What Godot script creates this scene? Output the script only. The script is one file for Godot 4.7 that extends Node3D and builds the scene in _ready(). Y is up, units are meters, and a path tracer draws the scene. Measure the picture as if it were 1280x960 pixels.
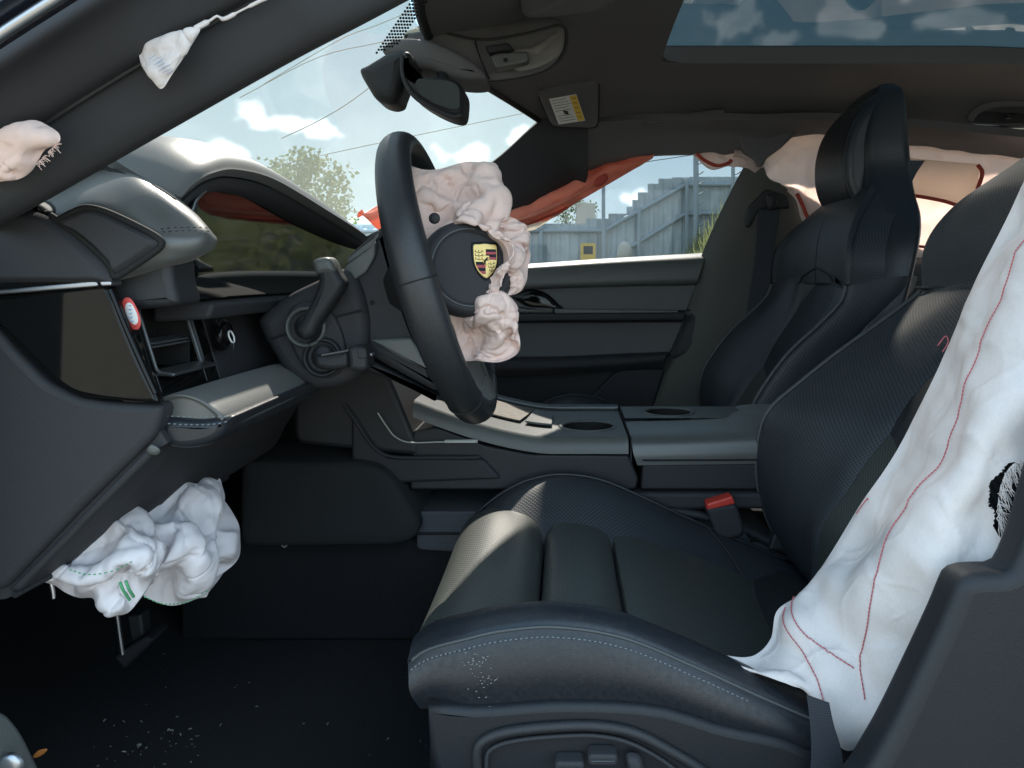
extends Node3D
# The opened front cabin of a damaged car, seen across the driver's seat from the open door.
# Metres; x runs to the rear of the car, y up, z from the passenger side to the driver's side.

var M := {}
var taken := {}


func _ready():
	# --- camera, sky, sun, exposure
	var cam := Camera3D.new()
	cam.name = "camera"
	cam.projection = Camera3D.PROJECTION_FRUSTUM
	cam.near = 0.05
	cam.far = 900.0
	cam.size = 0.05 * 960.0 / 961.0
	cam.frustum_offset = Vector2(-0.0687, -0.1405) * 0.05
	cam.position = Vector3(0, 0.88, 1.32)
	add_child(cam)
	cam.current = true
	var sky_mat := ProceduralSkyMaterial.new()
	sky_mat.sky_top_color = L(0.08, 0.20, 0.33)
	sky_mat.sky_horizon_color = L(0.42, 0.53, 0.56)
	sky_mat.sky_curve = 0.17
	sky_mat.ground_bottom_color = L(0.16, 0.16, 0.14)
	sky_mat.ground_horizon_color = L(0.38, 0.42, 0.42)
	sky_mat.sky_cover = cloud_cover()
	sky_mat.sky_cover_modulate = Color(1, 1, 1, 1)
	sky_mat.sun_angle_max = 12.0
	sky_mat.sun_curve = 0.05
	var env := Environment.new()
	env.background_mode = Environment.BG_SKY
	env.sky = Sky.new()
	env.sky.sky_material = sky_mat
	env.tonemap_mode = Environment.TONE_MAPPER_LINEAR
	env.tonemap_exposure = 4.7
	env.sdfgi_enabled = true
	env.ssao_enabled = true
	env.ssil_enabled = true
	var we := WorldEnvironment.new()
	we.name = "world_environment"
	we.environment = env
	add_child(we)
	var sun := DirectionalLight3D.new()
	sun.name = "sun"
	sun.light_energy = 1.5
	sun.light_color = Color(1.0, 0.97, 0.92)
	sun.light_angular_distance = 0.8
	sun.shadow_enabled = true
	sun.look_at_from_position(Vector3(-0.08, 0.75, -0.74), Vector3.ZERO, Vector3.UP)
	add_child(sun)
	make_materials()
	outside()
	car_body()
	far_door()
	dashboard()
	console()
	seats()
	steering()
	roof_details()
	airbags()
	near_details()
	floor_details()


# ---------------------------------------------------------------- small helpers
func V(x, y, z) -> Vector3:
	return Vector3(x, y, z)


func L(r, g, b, a := 1.0) -> Color:
	var c := Color(r, g, b).linear_to_srgb()
	c.a = a
	return c


func numbered(called: String) -> String:
	if not taken.has(called):
		taken[called] = 0
		return called
	taken[called] += 1
	return "%s_%03d" % [called, taken[called]]


func meta(o: Node, label := "", category := "", group := "", kind := ""):
	if label != "": o.set_meta("label", label)
	if category != "": o.set_meta("category", category)
	if group != "": o.set_meta("group", group)
	if kind != "": o.set_meta("kind", kind)
	return o


func thing(called: String, at: Vector3, label: String, category: String, group := "") -> Node3D:
	var o := Node3D.new()
	o.name = numbered(called)
	o.position = at
	add_child(o)
	meta(o, label, category, group)
	return o


# a part whose mesh is given in the coordinates of the place (or of its thing when local)
func part(parent: Node3D, called: String, mesh: Mesh, m: Material, label := "", local := false) -> MeshInstance3D:
	var o := MeshInstance3D.new()
	o.name = called
	o.mesh = mesh
	o.material_override = m
	if not local and parent != self:
		var q: Node = parent
		while q != self:
			o.position -= q.position
			q = q.get_parent()
	parent.add_child(o, true)
	if label != "": o.set_meta("label", label)
	return o


func stuffed(o: Node):
	o.set_meta("kind", "stuff")
	return o


func solo(called: String, mesh: Mesh, m: Material, label: String, category: String, group := "", kind := "") -> MeshInstance3D:
	var o := part(self, numbered(called), mesh, m)
	meta(o, label, category, group, kind)
	return o


# ---------------------------------------------------------------- mesh building
class MB:
	var p := PackedVector3Array()
	var uv := PackedVector2Array()
	var ix := PackedInt32Array()
	var fixed := []   # runs of vertices whose normal is given: [first, count, normal]

	func grid(rows: Array, close := false, flip := false):
		var base := p.size()
		var n: int = rows[0].size()
		var vv := 0.0
		for r in rows.size():
			var row = rows[r]
			if r > 0:
				vv += row[n / 2].distance_to(rows[r - 1][n / 2])
			var uu := 0.0
			var half := 0.0
			for c in range(1, n / 2 + 1):
				half += row[c].distance_to(row[c - 1])
			for c in n:
				if c > 0:
					uu += row[c].distance_to(row[c - 1])
				p.append(row[c])
				uv.append(Vector2(uu - half, vv))
		var m := n if close else n - 1
		for r in rows.size() - 1:
			for c in m:
				var a := base + r * n + c
				var b := base + r * n + (c + 1) % n
				var d := a + n
				var e := b + n
				if flip:
					ix.append_array([a, d, b, b, d, e])
				else:
					ix.append_array([a, b, d, b, e, d])
		return self

	func cap(loop, flip := false):
		var base := p.size()
		var c := Vector3.ZERO
		for q in loop:
			c += q
		c /= loop.size()
		for q in loop:
			p.append(q)
			uv.append(Vector2(q.x + q.z, q.y))
		p.append(c)
		uv.append(Vector2(c.x + c.z, c.y))
		var n: int = loop.size()
		for i in n:
			var j := (i + 1) % n
			if flip:
				ix.append_array([base + i, base + n, base + j])
			else:
				ix.append_array([base + i, base + j, base + n])
		return self

	func tris(pts, tri, flip := false, facing_ := Vector3.ZERO):
		var base := p.size()
		if facing_ != Vector3.ZERO:
			fixed.append([base, pts.size(), facing_])
		for q in pts:
			p.append(q)
			uv.append(Vector2(q.x + q.z, q.y))
		for k in range(0, tri.size(), 3):
			if flip:
				ix.append_array([base + tri[k], base + tri[k + 2], base + tri[k + 1]])
			else:
				ix.append_array([base + tri[k], base + tri[k + 1], base + tri[k + 2]])
		return self

	func quad(a, b, c, d):
		var base := p.size()
		p.append_array([a, b, c, d])
		uv.append_array([Vector2(0, 0), Vector2(1, 0), Vector2(1, 1), Vector2(0, 1)])
		ix.append_array([base, base + 1, base + 2, base, base + 2, base + 3])
		return self

	func moved(t: Transform3D):
		for i in p.size():
			p[i] = t * p[i]
		for f in fixed:
			f[2] = (t.basis * f[2]).normalized()
		return self

	func add(o):
		var base := p.size()
		for f in o.fixed:
			fixed.append([f[0] + base, f[1], f[2]])
		p.append_array(o.p)
		uv.append_array(o.uv)
		for i in o.ix:
			ix.append(base + i)
		return self

	func mesh() -> ArrayMesh:
		var nn := PackedVector3Array()
		nn.resize(p.size())
		for k in range(0, ix.size(), 3):
			var a := p[ix[k]]
			var f := (p[ix[k + 2]] - a).cross(p[ix[k + 1]] - a)
			nn[ix[k]] += f
			nn[ix[k + 1]] += f
			nn[ix[k + 2]] += f
		for i in nn.size():
			nn[i] = nn[i].normalized() if nn[i].length_squared() > 1e-24 else Vector3.UP
		for f in fixed:
			for i in f[1]:
				nn[f[0] + i] = f[2]
		var s := []
		s.resize(Mesh.ARRAY_MAX)
		s[Mesh.ARRAY_VERTEX] = p
		s[Mesh.ARRAY_NORMAL] = nn
		s[Mesh.ARRAY_TEX_UV] = uv
		s[Mesh.ARRAY_INDEX] = ix
		var m := ArrayMesh.new()
		m.add_surface_from_arrays(Mesh.PRIMITIVE_TRIANGLES, s)
		return m


func cr(a: Vector3, b: Vector3, c: Vector3, d: Vector3, t: float) -> Vector3:
	return b.cubic_interpolate(c, a, d, t)


# n points evenly spaced along a smooth curve through pts
func spl(pts, n: int, closed := false) -> PackedVector3Array:
	var m: int = pts.size()
	var dense := PackedVector3Array()
	var segs := m if closed else m - 1
	for i in segs:
		var a: Vector3
		var d: Vector3
		var b: Vector3 = pts[i]
		var c: Vector3 = pts[(i + 1) % m]
		if closed:
			a = pts[(i - 1 + m) % m]
			d = pts[(i + 2) % m]
		else:
			a = pts[i - 1] if i > 0 else b * 2.0 - c
			d = pts[i + 2] if i + 2 < m else c * 2.0 - b
		for k in 12:
			dense.append(cr(a, b, c, d, k / 12.0))
	dense.append(pts[0] if closed else pts[m - 1])
	return even(dense, n, closed)


func even(dense, n: int, closed := false) -> PackedVector3Array:
	var cum := PackedFloat32Array([0.0])
	for i in range(1, dense.size()):
		cum.append(cum[i - 1] + dense[i].distance_to(dense[i - 1]))
	var total := cum[cum.size() - 1]
	var out := PackedVector3Array()
	var j := 0
	for k in n:
		var s := total * k / (n if closed else n - 1)
		while j < dense.size() - 2 and cum[j + 1] < s:
			j += 1
		var span := maxf(cum[j + 1] - cum[j], 1e-9)
		out.append(dense[j].lerp(dense[j + 1], clampf((s - cum[j]) / span, 0, 1)))
	return out


# a polygon with its corners filleted by r
func rnd(pts, r: float, seg := 4) -> PackedVector3Array:
	var out := PackedVector3Array()
	var n: int = pts.size()
	for i in n:
		var p: Vector3 = pts[i]
		var a: Vector3 = pts[(i - 1 + n) % n]
		var b: Vector3 = pts[(i + 1) % n]
		var ra := minf(r, p.distance_to(a) * 0.45)
		var rb := minf(r, p.distance_to(b) * 0.45)
		var s := p + (a - p).normalized() * ra
		var e := p + (b - p).normalized() * rb
		for k in seg + 1:
			var t := float(k) / seg
			out.append(s.lerp(p, t).lerp(p.lerp(e, t), t))
	return out


# smooth surface through a grid of control points: rows of nu points
func surf(ctrl: Array, nu: int, nv: int) -> Array:
	var cols := []
	for row in ctrl:
		cols.append(spl_u(row, nu))
	var out := []
	for k in nv:
		out.append(PackedVector3Array())
	for c in nu:
		var line := []
		for row in cols:
			line.append(row[c])
		var s := spl_u(line, nv)
		for k in nv:
			out[k].append(s[k])
	return out


func spl_u(pts, n: int) -> PackedVector3Array:
	var out := PackedVector3Array()
	var m: int = pts.size()
	for k in n:
		var t := float(k) / (n - 1) * (m - 1)
		var i := mini(int(t), m - 2)
		var b: Vector3 = pts[i]
		var c: Vector3 = pts[i + 1]
		var a: Vector3 = pts[i - 1] if i > 0 else b * 2.0 - c
		var d: Vector3 = pts[i + 2] if i + 2 < m else c * 2.0 - b
		out.append(cr(a, b, c, d, t - i))
	return out


func normals(rows: Array) -> Array:
	var out := []
	var nr := rows.size()
	var nc: int = rows[0].size()
	for r in nr:
		var line := PackedVector3Array()
		for c in nc:
			var du: Vector3 = rows[r][mini(c + 1, nc - 1)] - rows[r][maxi(c - 1, 0)]
			var dv: Vector3 = rows[mini(r + 1, nr - 1)][c] - rows[maxi(r - 1, 0)][c]
			line.append(dv.cross(du).normalized())
		out.append(line)
	return out


func displaced(rows: Array, f: Callable) -> Array:
	var nn := normals(rows)
	var out := []
	for r in rows.size():
		var line := PackedVector3Array()
		for c in rows[r].size():
			line.append(rows[r][c] + nn[r][c] * f.call(rows[r][c], float(c) / (rows[r].size() - 1), float(r) / (rows.size() - 1)))
		out.append(line)
	return out


# a sheet with thickness t
func shell(rows: Array, t: float) -> MB:
	var back := displaced(rows, func(_p, _u, _v): return -t)
	var mb := MB.new()
	mb.grid(rows)
	mb.grid(back, false, true)
	var nr := rows.size()
	var nc: int = rows[0].size()
	mb.grid([back[0], rows[0]])
	mb.grid([rows[nr - 1], back[nr - 1]])
	var l0 := PackedVector3Array()
	var l1 := PackedVector3Array()
	var r0 := PackedVector3Array()
	var r1 := PackedVector3Array()
	for r in nr:
		l0.append(rows[r][0])
		l1.append(back[r][0])
		r0.append(rows[r][nc - 1])
		r1.append(back[r][nc - 1])
	mb.grid([l0, l1])
	mb.grid([r1, r0])
	return mb


func ccw(loop) -> PackedVector3Array:
	var area := 0.0
	var n: int = loop.size()
	for i in n:
		var a: Vector3 = loop[i]
		var b: Vector3 = loop[(i + 1) % n]
		area += a.x * b.y - b.x * a.y
	var out := PackedVector3Array(loop)
	if area < 0:
		out.reverse()
	return out


func inset(loop: PackedVector3Array, t: float) -> PackedVector3Array:
	var out := PackedVector3Array()
	var n := loop.size()
	for i in n:
		var a := loop[(i - 1 + n) % n]
		var b := loop[i]
		var c := loop[(i + 1) % n]
		var e := (b - a)
		var f := (c - b)
		var m := Vector3(-e.y, e.x, 0).normalized() + Vector3(-f.y, f.x, 0).normalized()
		m = m.normalized() if m.length() > 0.01 else Vector3.ZERO
		out.append(b + m * t)
	# where a tight corner would turn inside out, its points are drawn together
	for pass_ in 12:
		var turned := false
		for i in n:
			var j := (i + 1) % n
			var was := loop[j] - loop[i]
			if (out[j] - out[i]).dot(was) < -1e-12:
				var h := (i - 1 + n) % n
				var k := (j + 1) % n
				var mid := (out[h] + out[i] + out[j] + out[k]) * 0.25
				out[i] = mid
				out[j] = mid
				turned = true
		if not turned:
			break
	return out


# an outline (seen along z) given depth from z0 to z1 with rounded edges
func slab(loop_in, z0: float, z1: float, bevel := 0.004, steps := 3) -> MB:
	var loop := ccw(loop_in)
	var mb := MB.new()
	var rows := []
	for k in steps + 1:
		var a := PI / 2 * k / steps
		rows.append(_at_z(inset(loop, bevel * (1.0 - sin(a))), z0 + bevel * (1.0 - cos(a))))
	for k in steps + 1:
		var a := PI / 2 * k / steps
		rows.append(_at_z(inset(loop, bevel * (1.0 - cos(a))), z1 - bevel * (1.0 - sin(a))))
	mb.grid(rows, true)
	for s in 2:
		var l: PackedVector3Array = rows[0] if s == 0 else rows[rows.size() - 1]
		var flat := PackedVector2Array()
		for q in loop:
			flat.append(Vector2(q.x, q.y) * 1000.0)
		var tri := Geometry2D.triangulate_polygon(flat)
		if tri.is_empty():
			mb.cap(l, s == 0)
		else:
			var area := 0.0
			for k in range(0, tri.size(), 3):
				area += (flat[tri[k + 1]] - flat[tri[k]]).cross(flat[tri[k + 2]] - flat[tri[k]])
			mb.tris(l, tri, (area > 0) == (s == 1), Vector3(0, 0, -1 if s == 0 else 1))
	return mb


func _at_z(l: PackedVector3Array, z: float) -> PackedVector3Array:
	var out := PackedVector3Array()
	for q in l:
		out.append(Vector3(q.x, q.y, z))
	return out


# a soft cushion inside a closed outline: bulging along n by h in front and hb behind
func pillow(loop, n: Vector3, h: float, hb: float, rim := 0.5, rings := 10, dome := 0.3) -> MB:
	var mb := MB.new()
	var c := Vector3.ZERO
	for q in loop:
		c += q
	c /= loop.size()
	for s in 2:
		var rows := []
		var hh := h if s == 0 else -hb
		for k in rings + 1:
			var t := 1.0 - pow(1.0 - float(k) / rings, 1.6) if rim < 0.4 else float(k) / rings
			t = minf(t, 0.995)
			var kk := 1.0 - t
			var e := clampf((kk - (1.0 - rim)) / rim, 0, 1)
			var up: float = hh * ((1.0 - dome) * sqrt(1.0 - e * e) + dome * (1.0 - kk * kk))
			var line := PackedVector3Array()
			for q in loop:
				line.append(c + (q - c) * kk + n * up)
			rows.append(line)
		mb.grid(rows, true, s == 1)
		mb.cap(rows[rows.size() - 1], s == 1)
	return mb


func tube(pts, r, sides := 10, closed := false, flat := 1.0) -> MB:
	var mb := MB.new()
	var n: int = pts.size()
	var rows := []
	var t0: Vector3 = (pts[1] - pts[0]).normalized()
	var up := Vector3.UP if absf(t0.y) < 0.9 else Vector3.RIGHT
	var side := t0.cross(up).normalized()
	for i in n:
		var a: Vector3 = pts[(i - 1 + n) % n] if closed else pts[maxi(i - 1, 0)]
		var b: Vector3 = pts[(i + 1) % n] if closed else pts[mini(i + 1, n - 1)]
		var t := (b - a).normalized()
		side = (side - t * side.dot(t)).normalized()
		var o := t.cross(side)
		var rr: float = r if (r is float or r is int) else r[mini(i * r.size() / n, r.size() - 1)]
		var line := PackedVector3Array()
		for k in sides:
			var w := TAU * k / sides
			line.append(pts[i] + (side * cos(w) + o * sin(w) * flat) * rr)
		rows.append(line)
	if closed:
		rows.append(rows[0])
	mb.grid(rows, true)
	if not closed:
		mb.cap(rows[0], true)
		mb.cap(rows[n - 1])
	return mb


# turned shape: profile of (radius, height) about the axis of the transform's y
func lathe(profile: Array, t: Transform3D, sides := 32) -> MB:
	var rows := []
	for q in profile:
		var line := PackedVector3Array()
		for k in sides:
			var w := TAU * k / sides
			line.append(t * Vector3(cos(w) * q.x, q.y, sin(w) * q.x))
		rows.append(line)
	return MB.new().grid(rows, true)


func facing(at: Vector3, n: Vector3, up := Vector3.UP) -> Transform3D:
	# z axis along n, y as near to up as can be
	var z := n.normalized()
	var x := up.cross(z).normalized()
	return Transform3D(Basis(x, z.cross(x), z), at)


func block(c: Vector3, size: Vector3, bevel := 0.003) -> MB:
	var h := size / 2
	var l := PackedVector3Array([Vector3(-h.x, -h.y, 0), Vector3(h.x, -h.y, 0), Vector3(h.x, h.y, 0), Vector3(-h.x, h.y, 0)])
	return slab(rnd(l, bevel, 2), -h.z, h.z, bevel, 2).moved(Transform3D(Basis(), c))


# dashes of thread along a path
func stitches(pts, dash: float, gap: float, r: float) -> MB:
	var total := 0.0
	for i in range(1, pts.size()):
		total += pts[i].distance_to(pts[i - 1])
	var n := maxi(2, int(total / (dash + gap)))
	var e := even(pts, n * 2)
	var mb := MB.new()
	for k in n:
		var a := e[k * 2]
		var b := e[k * 2 + 1].lerp(a, 0.12)
		mb.add(tube([a, a.lerp(b, 0.5), b], r, 5))
	return mb


func mesh_of(rows: Array, flip := false) -> ArrayMesh:
	return MB.new().grid(rows, false, flip).mesh()


# ---------------------------------------------------------------- cloth
func coons(loop_in, n: int) -> Array:
	# a grid of n x n points inside a closed loop
	var loop := even(PackedVector3Array(loop_in) + PackedVector3Array([loop_in[0]]), 4 * (n - 1), true)
	var m := n - 1
	var rows := []
	for r in n:
		var v := float(r) / m
		var line := PackedVector3Array()
		for c in n:
			var u := float(c) / m
			var bot := loop[c]
			var top := loop[(3 * m - c)]
			var lef := loop[(4 * m - r) % (4 * m)]
			var rig := loop[m + r]
			var cc := loop[0].lerp(loop[m], u).lerp(loop[3 * m].lerp(loop[2 * m], u), v)
			line.append(bot.lerp(top, v) + lef.lerp(rig, u) - cc)
		rows.append(line)
	return rows


# lets a sheet that is larger than its outline buckle into folds; pin(r, c) tells what is held
func crumple(rows: Array, grow: float, its: int, key: int, amp: float, freq: float, push: Vector3, pin: Callable, bend := 0.35, smooth := 2) -> Array:
	var nr := rows.size()
	var nc: int = rows[0].size()
	var nz := FastNoiseLite.new()
	nz.seed = key
	nz.noise_type = FastNoiseLite.TYPE_SIMPLEX
	nz.frequency = freq
	nz.fractal_octaves = 2
	var p := PackedVector3Array()
	for r in nr:
		p.append_array(rows[r])
	var w := PackedFloat32Array()
	for r in nr:
		for c in nc:
			w.append(0.0 if pin.call(r, c) else 1.0)
	var pa := PackedInt32Array()
	var pb := PackedInt32Array()
	var rest := PackedFloat32Array()
	var kk := PackedFloat32Array()
	for r in nr:
		for c in nc:
			for o in [[0, 1, 1.0], [1, 0, 1.0], [1, 1, 0.6], [1, -1, 0.6], [0, 2, -bend], [2, 0, -bend], [0, 4, -bend * 0.5], [4, 0, -bend * 0.5]]:
				var r2: int = r + o[0]
				var c2: int = c + o[1]
				if r2 < nr and c2 < nc and c2 >= 0:
					var i := r * nc + c
					var j := r2 * nc + c2
					if w[i] + w[j] == 0.0:
						continue
					pa.append(i)
					pb.append(j)
					rest.append(p[i].distance_to(p[j]) * grow * (0.93 if o[2] < 0 else 1.0))
					kk.append(o[2])
	var nn := normals(rows)
	for r in nr:
		for c in nc:
			var i := r * nc + c
			if w[i] > 0:
				p[i] += nn[r][c] * nz.get_noise_3dv(p[i]) * amp * 2.0
	for it in its:
		for k in pa.size():
			var i := pa[k]
			var j := pb[k]
			var d := p[j] - p[i]
			var l := d.length()
			var s := kk[k]
			if s < 0:
				if l > rest[k]:
					continue
				s = -s
			var ws := w[i] + w[j]
			d *= s * 0.5 * (l - rest[k]) / (maxf(l, 1e-6) * ws * 0.5)
			p[i] += d * (w[i] * 0.5)
			p[j] -= d * (w[j] * 0.5)
		for i in p.size():
			if w[i] > 0:
				p[i] += push
	# a light smoothing takes the grid's own zigzag out
	for pass_ in smooth:
		var q := p.duplicate()
		for r in range(1, nr - 1):
			for c in range(1, nc - 1):
				var i := r * nc + c
				if w[i] > 0:
					q[i] = p[i] * 0.5 + (p[i - 1] + p[i + 1] + p[i - nc] + p[i + nc]) * 0.125
		p = q
	var out := []
	for r in nr:
		out.append(p.slice(r * nc, r * nc + nc))
	return out


# a crumpled bag inside a closed outline: large folds first, then small creases
func bag(loop, n: Vector3, front: float, back: float, grow: float, key: int, coarse := 17, amp := 0.02, freq := 14.0, fine := 1.025, bend := 0.4, sharp := 0.0022) -> MB:
	var mb := MB.new()
	var size := coarse
	var flat := coons(loop, size)
	var rows := []
	for r in size:
		rows.append(_dome_row(flat[r], r, size, n, front))
	var edge := func(r, c): return r == 0 or c == 0 or r == size - 1 or c == size - 1
	rows = crumple(rows, grow, 60, key, amp, freq, n * 0.00002, edge, bend, 0)
	var size2 := 48
	rows = surf(rows, size2, size2)
	var rim := coons(loop, size2)
	for i in size2:
		for rc in [[0, i], [size2 - 1, i], [i, 0], [i, size2 - 1]]:
			rows[rc[0]][rc[1]] = rim[rc[0]][rc[1]]
	var edge2 := func(r, c): return r == 0 or c == 0 or r == size2 - 1 or c == size2 - 1
	rows = crumple(rows, fine, 14, key + 7, 0.0010, 40.0, Vector3.ZERO, edge2, 0.25, 1)
	mb.grid(creased(surf(rows, size2 * 2 - 1, size2 * 2 - 1), key, sharp))
	var behind := []
	for r in size2:
		behind.append(_dome_row(rim[r], r, size2, n, -back))
	mb.grid(surf(behind, size2 * 2 - 1, size2 * 2 - 1), false, true)
	return mb


# thin raised crease lines, as folded cloth keeps them
func creased(rows: Array, key: int, high := 0.0022, freq := 11.0) -> Array:
	var a := FastNoiseLite.new()
	a.seed = key + 100
	a.frequency = freq
	a.fractal_octaves = 1
	a.domain_warp_enabled = true
	a.domain_warp_amplitude = 0.01
	a.domain_warp_frequency = freq * 1.5
	var b := FastNoiseLite.new()
	b.seed = key + 200
	b.frequency = freq * 1.7
	b.fractal_octaves = 1
	return displaced(rows, func(p, u, v):
		var e := clampf(minf(minf(u, 1 - u), minf(v, 1 - v)) / 0.06, 0, 1)
		return -e * high * (pow(1.0 - absf(a.get_noise_3dv(p)), 14.0) * 1.2 + pow(1.0 - absf(b.get_noise_3dv(p)), 18.0) * 0.7 - 0.4))


func _dome_row(row: PackedVector3Array, r: int, size: int, n: Vector3, h: float) -> PackedVector3Array:
	var line := PackedVector3Array()
	for c in size:
		var u := float(c) / (size - 1)
		var v := float(r) / (size - 1)
		line.append(row[c] + n * h * pow(16.0 * u * (1 - u) * v * (1 - v), 0.45))
	return line


# ---------------------------------------------------------------- materials
func cloud_cover() -> ImageTexture:
	var w := 2048
	var h := 1024
	var im := Image.create(w, h, false, Image.FORMAT_RGBAF)
	var big := FastNoiseLite.new()
	big.seed = 5
	big.frequency = 1.7
	big.fractal_octaves = 5
	var fine := FastNoiseLite.new()
	fine.seed = 9
	fine.frequency = 9.0
	fine.fractal_octaves = 5
	# heaps of cumulus: azimuth from straight across the car, elevation, half width, half height (degrees)
	var heaps := [[-20.5, 10.6, 3.6, 1.2], [-17.6, 10.2, 1.6, 1.0], [-25.0, 8.0, 2.4, 1.2], [-7.2, 9.0, 2.2, 1.3], [-3.0, 10.0, 2.0, 1.2], [-12.5, 8.8, 2.0, 0.8], [13.2, 18.0, 2.4, 2.1], [15.3, 16.3, 3.0, 1.0], [19.0, 17.4, 1.9, 1.5], [21.5, 16.8, 3.0, 1.0], [24.2, 19.0, 1.8, 2.6], [28.5, 18.6, 2.6, 2.2], [27.0, 16.4, 5.0, 1.0], [6.0, 5.5, 2.5, 0.9], [10.5, 5.0, 2.2, 0.9], [-3.0, 4.5, 2.0, 0.8]]
	for y in h:
		var up := (0.5 - (y + 0.5) / h) * PI
		if up < -0.02:
			continue
		for x in w:
			var az := wrapf((x + 0.5) / w * TAU, -PI, PI)
			var d := Vector3(sin(az) * cos(up), sin(up), -cos(az) * cos(up))
			var f := fine.get_noise_3dv(d * 2.2)
			var v := 0.0
			var near := absf(az) < 0.7 and up < 0.5
			if near:
				var a := rad_to_deg(az)
				var e := rad_to_deg(up)
				for b in heaps:
					var q := Vector2((a - b[0]) / b[2], (e - b[1]) / (b[3] if e > b[1] else b[3] * 0.7))
					v = maxf(v, 1.05 - q.length() + f * 1.2)
				v = smoothstep(0.25, 0.62, v)
				v = maxf(v, 0.10 * smoothstep(0.05, 0.6, big.get_noise_3dv(d * 2.0) + f * 0.4))
			else:
				v = 0.75 * smoothstep(-0.18, 0.3, big.get_noise_3dv(d * Vector3(1, 1.8, 1)) + f * 0.35)
			v *= smoothstep(-0.02, 0.03, up)
			var shade := 0.72 + 0.5 * fine.get_noise_3dv(d * 1.3 + Vector3(0, 0.06, 0))
			im.set_pixel(x, y, Color(0.8 * shade, 0.8 * shade, 0.78 * shade, v * 0.9))
	return ImageTexture.create_from_image(im)


func noise_tex(size: int, freq: float, oct: int, key: int, as_normal := 0.0, ramp = null, cell := false) -> NoiseTexture2D:
	var n := FastNoiseLite.new()
	n.seed = key
	n.frequency = freq
	n.fractal_octaves = oct
	n.noise_type = FastNoiseLite.TYPE_CELLULAR if cell else FastNoiseLite.TYPE_SIMPLEX_SMOOTH
	if cell:
		n.cellular_return_type = FastNoiseLite.RETURN_DISTANCE2_SUB
	var t := NoiseTexture2D.new()
	t.width = size
	t.height = size
	t.seamless = true
	t.noise = n
	if as_normal > 0:
		t.as_normal_map = true
		t.bump_strength = as_normal
	if ramp != null:
		var g := Gradient.new()
		g.set_color(0, Color(ramp[0], ramp[0], ramp[0]))
		g.set_color(1, Color(ramp[1], ramp[1], ramp[1]))
		t.color_ramp = g
	return t


func mat(called: String, c: Color, rough: float, metal := 0.0) -> StandardMaterial3D:
	var m := StandardMaterial3D.new()
	m.resource_name = called
	m.albedo_color = c
	m.roughness = rough
	m.metallic = metal
	M[called] = m
	return m


func grain(m: StandardMaterial3D, bump: Texture2D, depth: float, per_m: float, tint: Texture2D = null, rough: Texture2D = null, tri := true):
	m.uv1_triplanar = tri
	m.uv1_world_triplanar = tri
	m.uv1_triplanar_sharpness = 4.0
	m.uv1_scale = Vector3.ONE * per_m
	if bump:
		m.heightmap_enabled = true
		m.heightmap_texture = bump
		m.heightmap_scale = depth
	if tint:
		m.albedo_texture = tint
	if rough:
		m.roughness_texture = rough
	return m


func perforation(hole: float, base: float, dark: float) -> Array:
	# staggered round holes: [tint, height]
	var n := 64
	var a := Image.create(n, n, false, Image.FORMAT_RGB8)
	var b := Image.create(n, n, false, Image.FORMAT_RGB8)
	for y in n:
		for x in n:
			var best := 9.0
			for c in [Vector2(16, 16), Vector2(48, 48)]:
				var d = Vector2(x, y) - c
				d.x = wrapf(d.x, -32, 32)
				d.y = wrapf(d.y, -32, 32)
				best = minf(best, d.length() / hole)
			var t := smoothstep(0.75, 1.1, best)
			var g := lerpf(dark, base, t)
			a.set_pixel(x, y, Color(g, g, g))
			b.set_pixel(x, y, Color(t, t, t))
	return [ImageTexture.create_from_image(a), ImageTexture.create_from_image(b)]


func weave_tex(n: int, lines: int, lo: float) -> ImageTexture:
	var a := Image.create(n, n, false, Image.FORMAT_RGB8)
	for y in n:
		for x in n:
			var u := sin(TAU * x * lines / n)
			var v := sin(TAU * y * lines / n)
			var k := (int(floor(2.0 * x * lines / n)) + int(floor(2.0 * y * lines / n))) % 2
			var g := lerpf(lo, 1.0, 0.5 + 0.5 * (u if k == 0 else v))
			a.set_pixel(x, y, Color(g, g, g))
	return ImageTexture.create_from_image(a)


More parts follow.
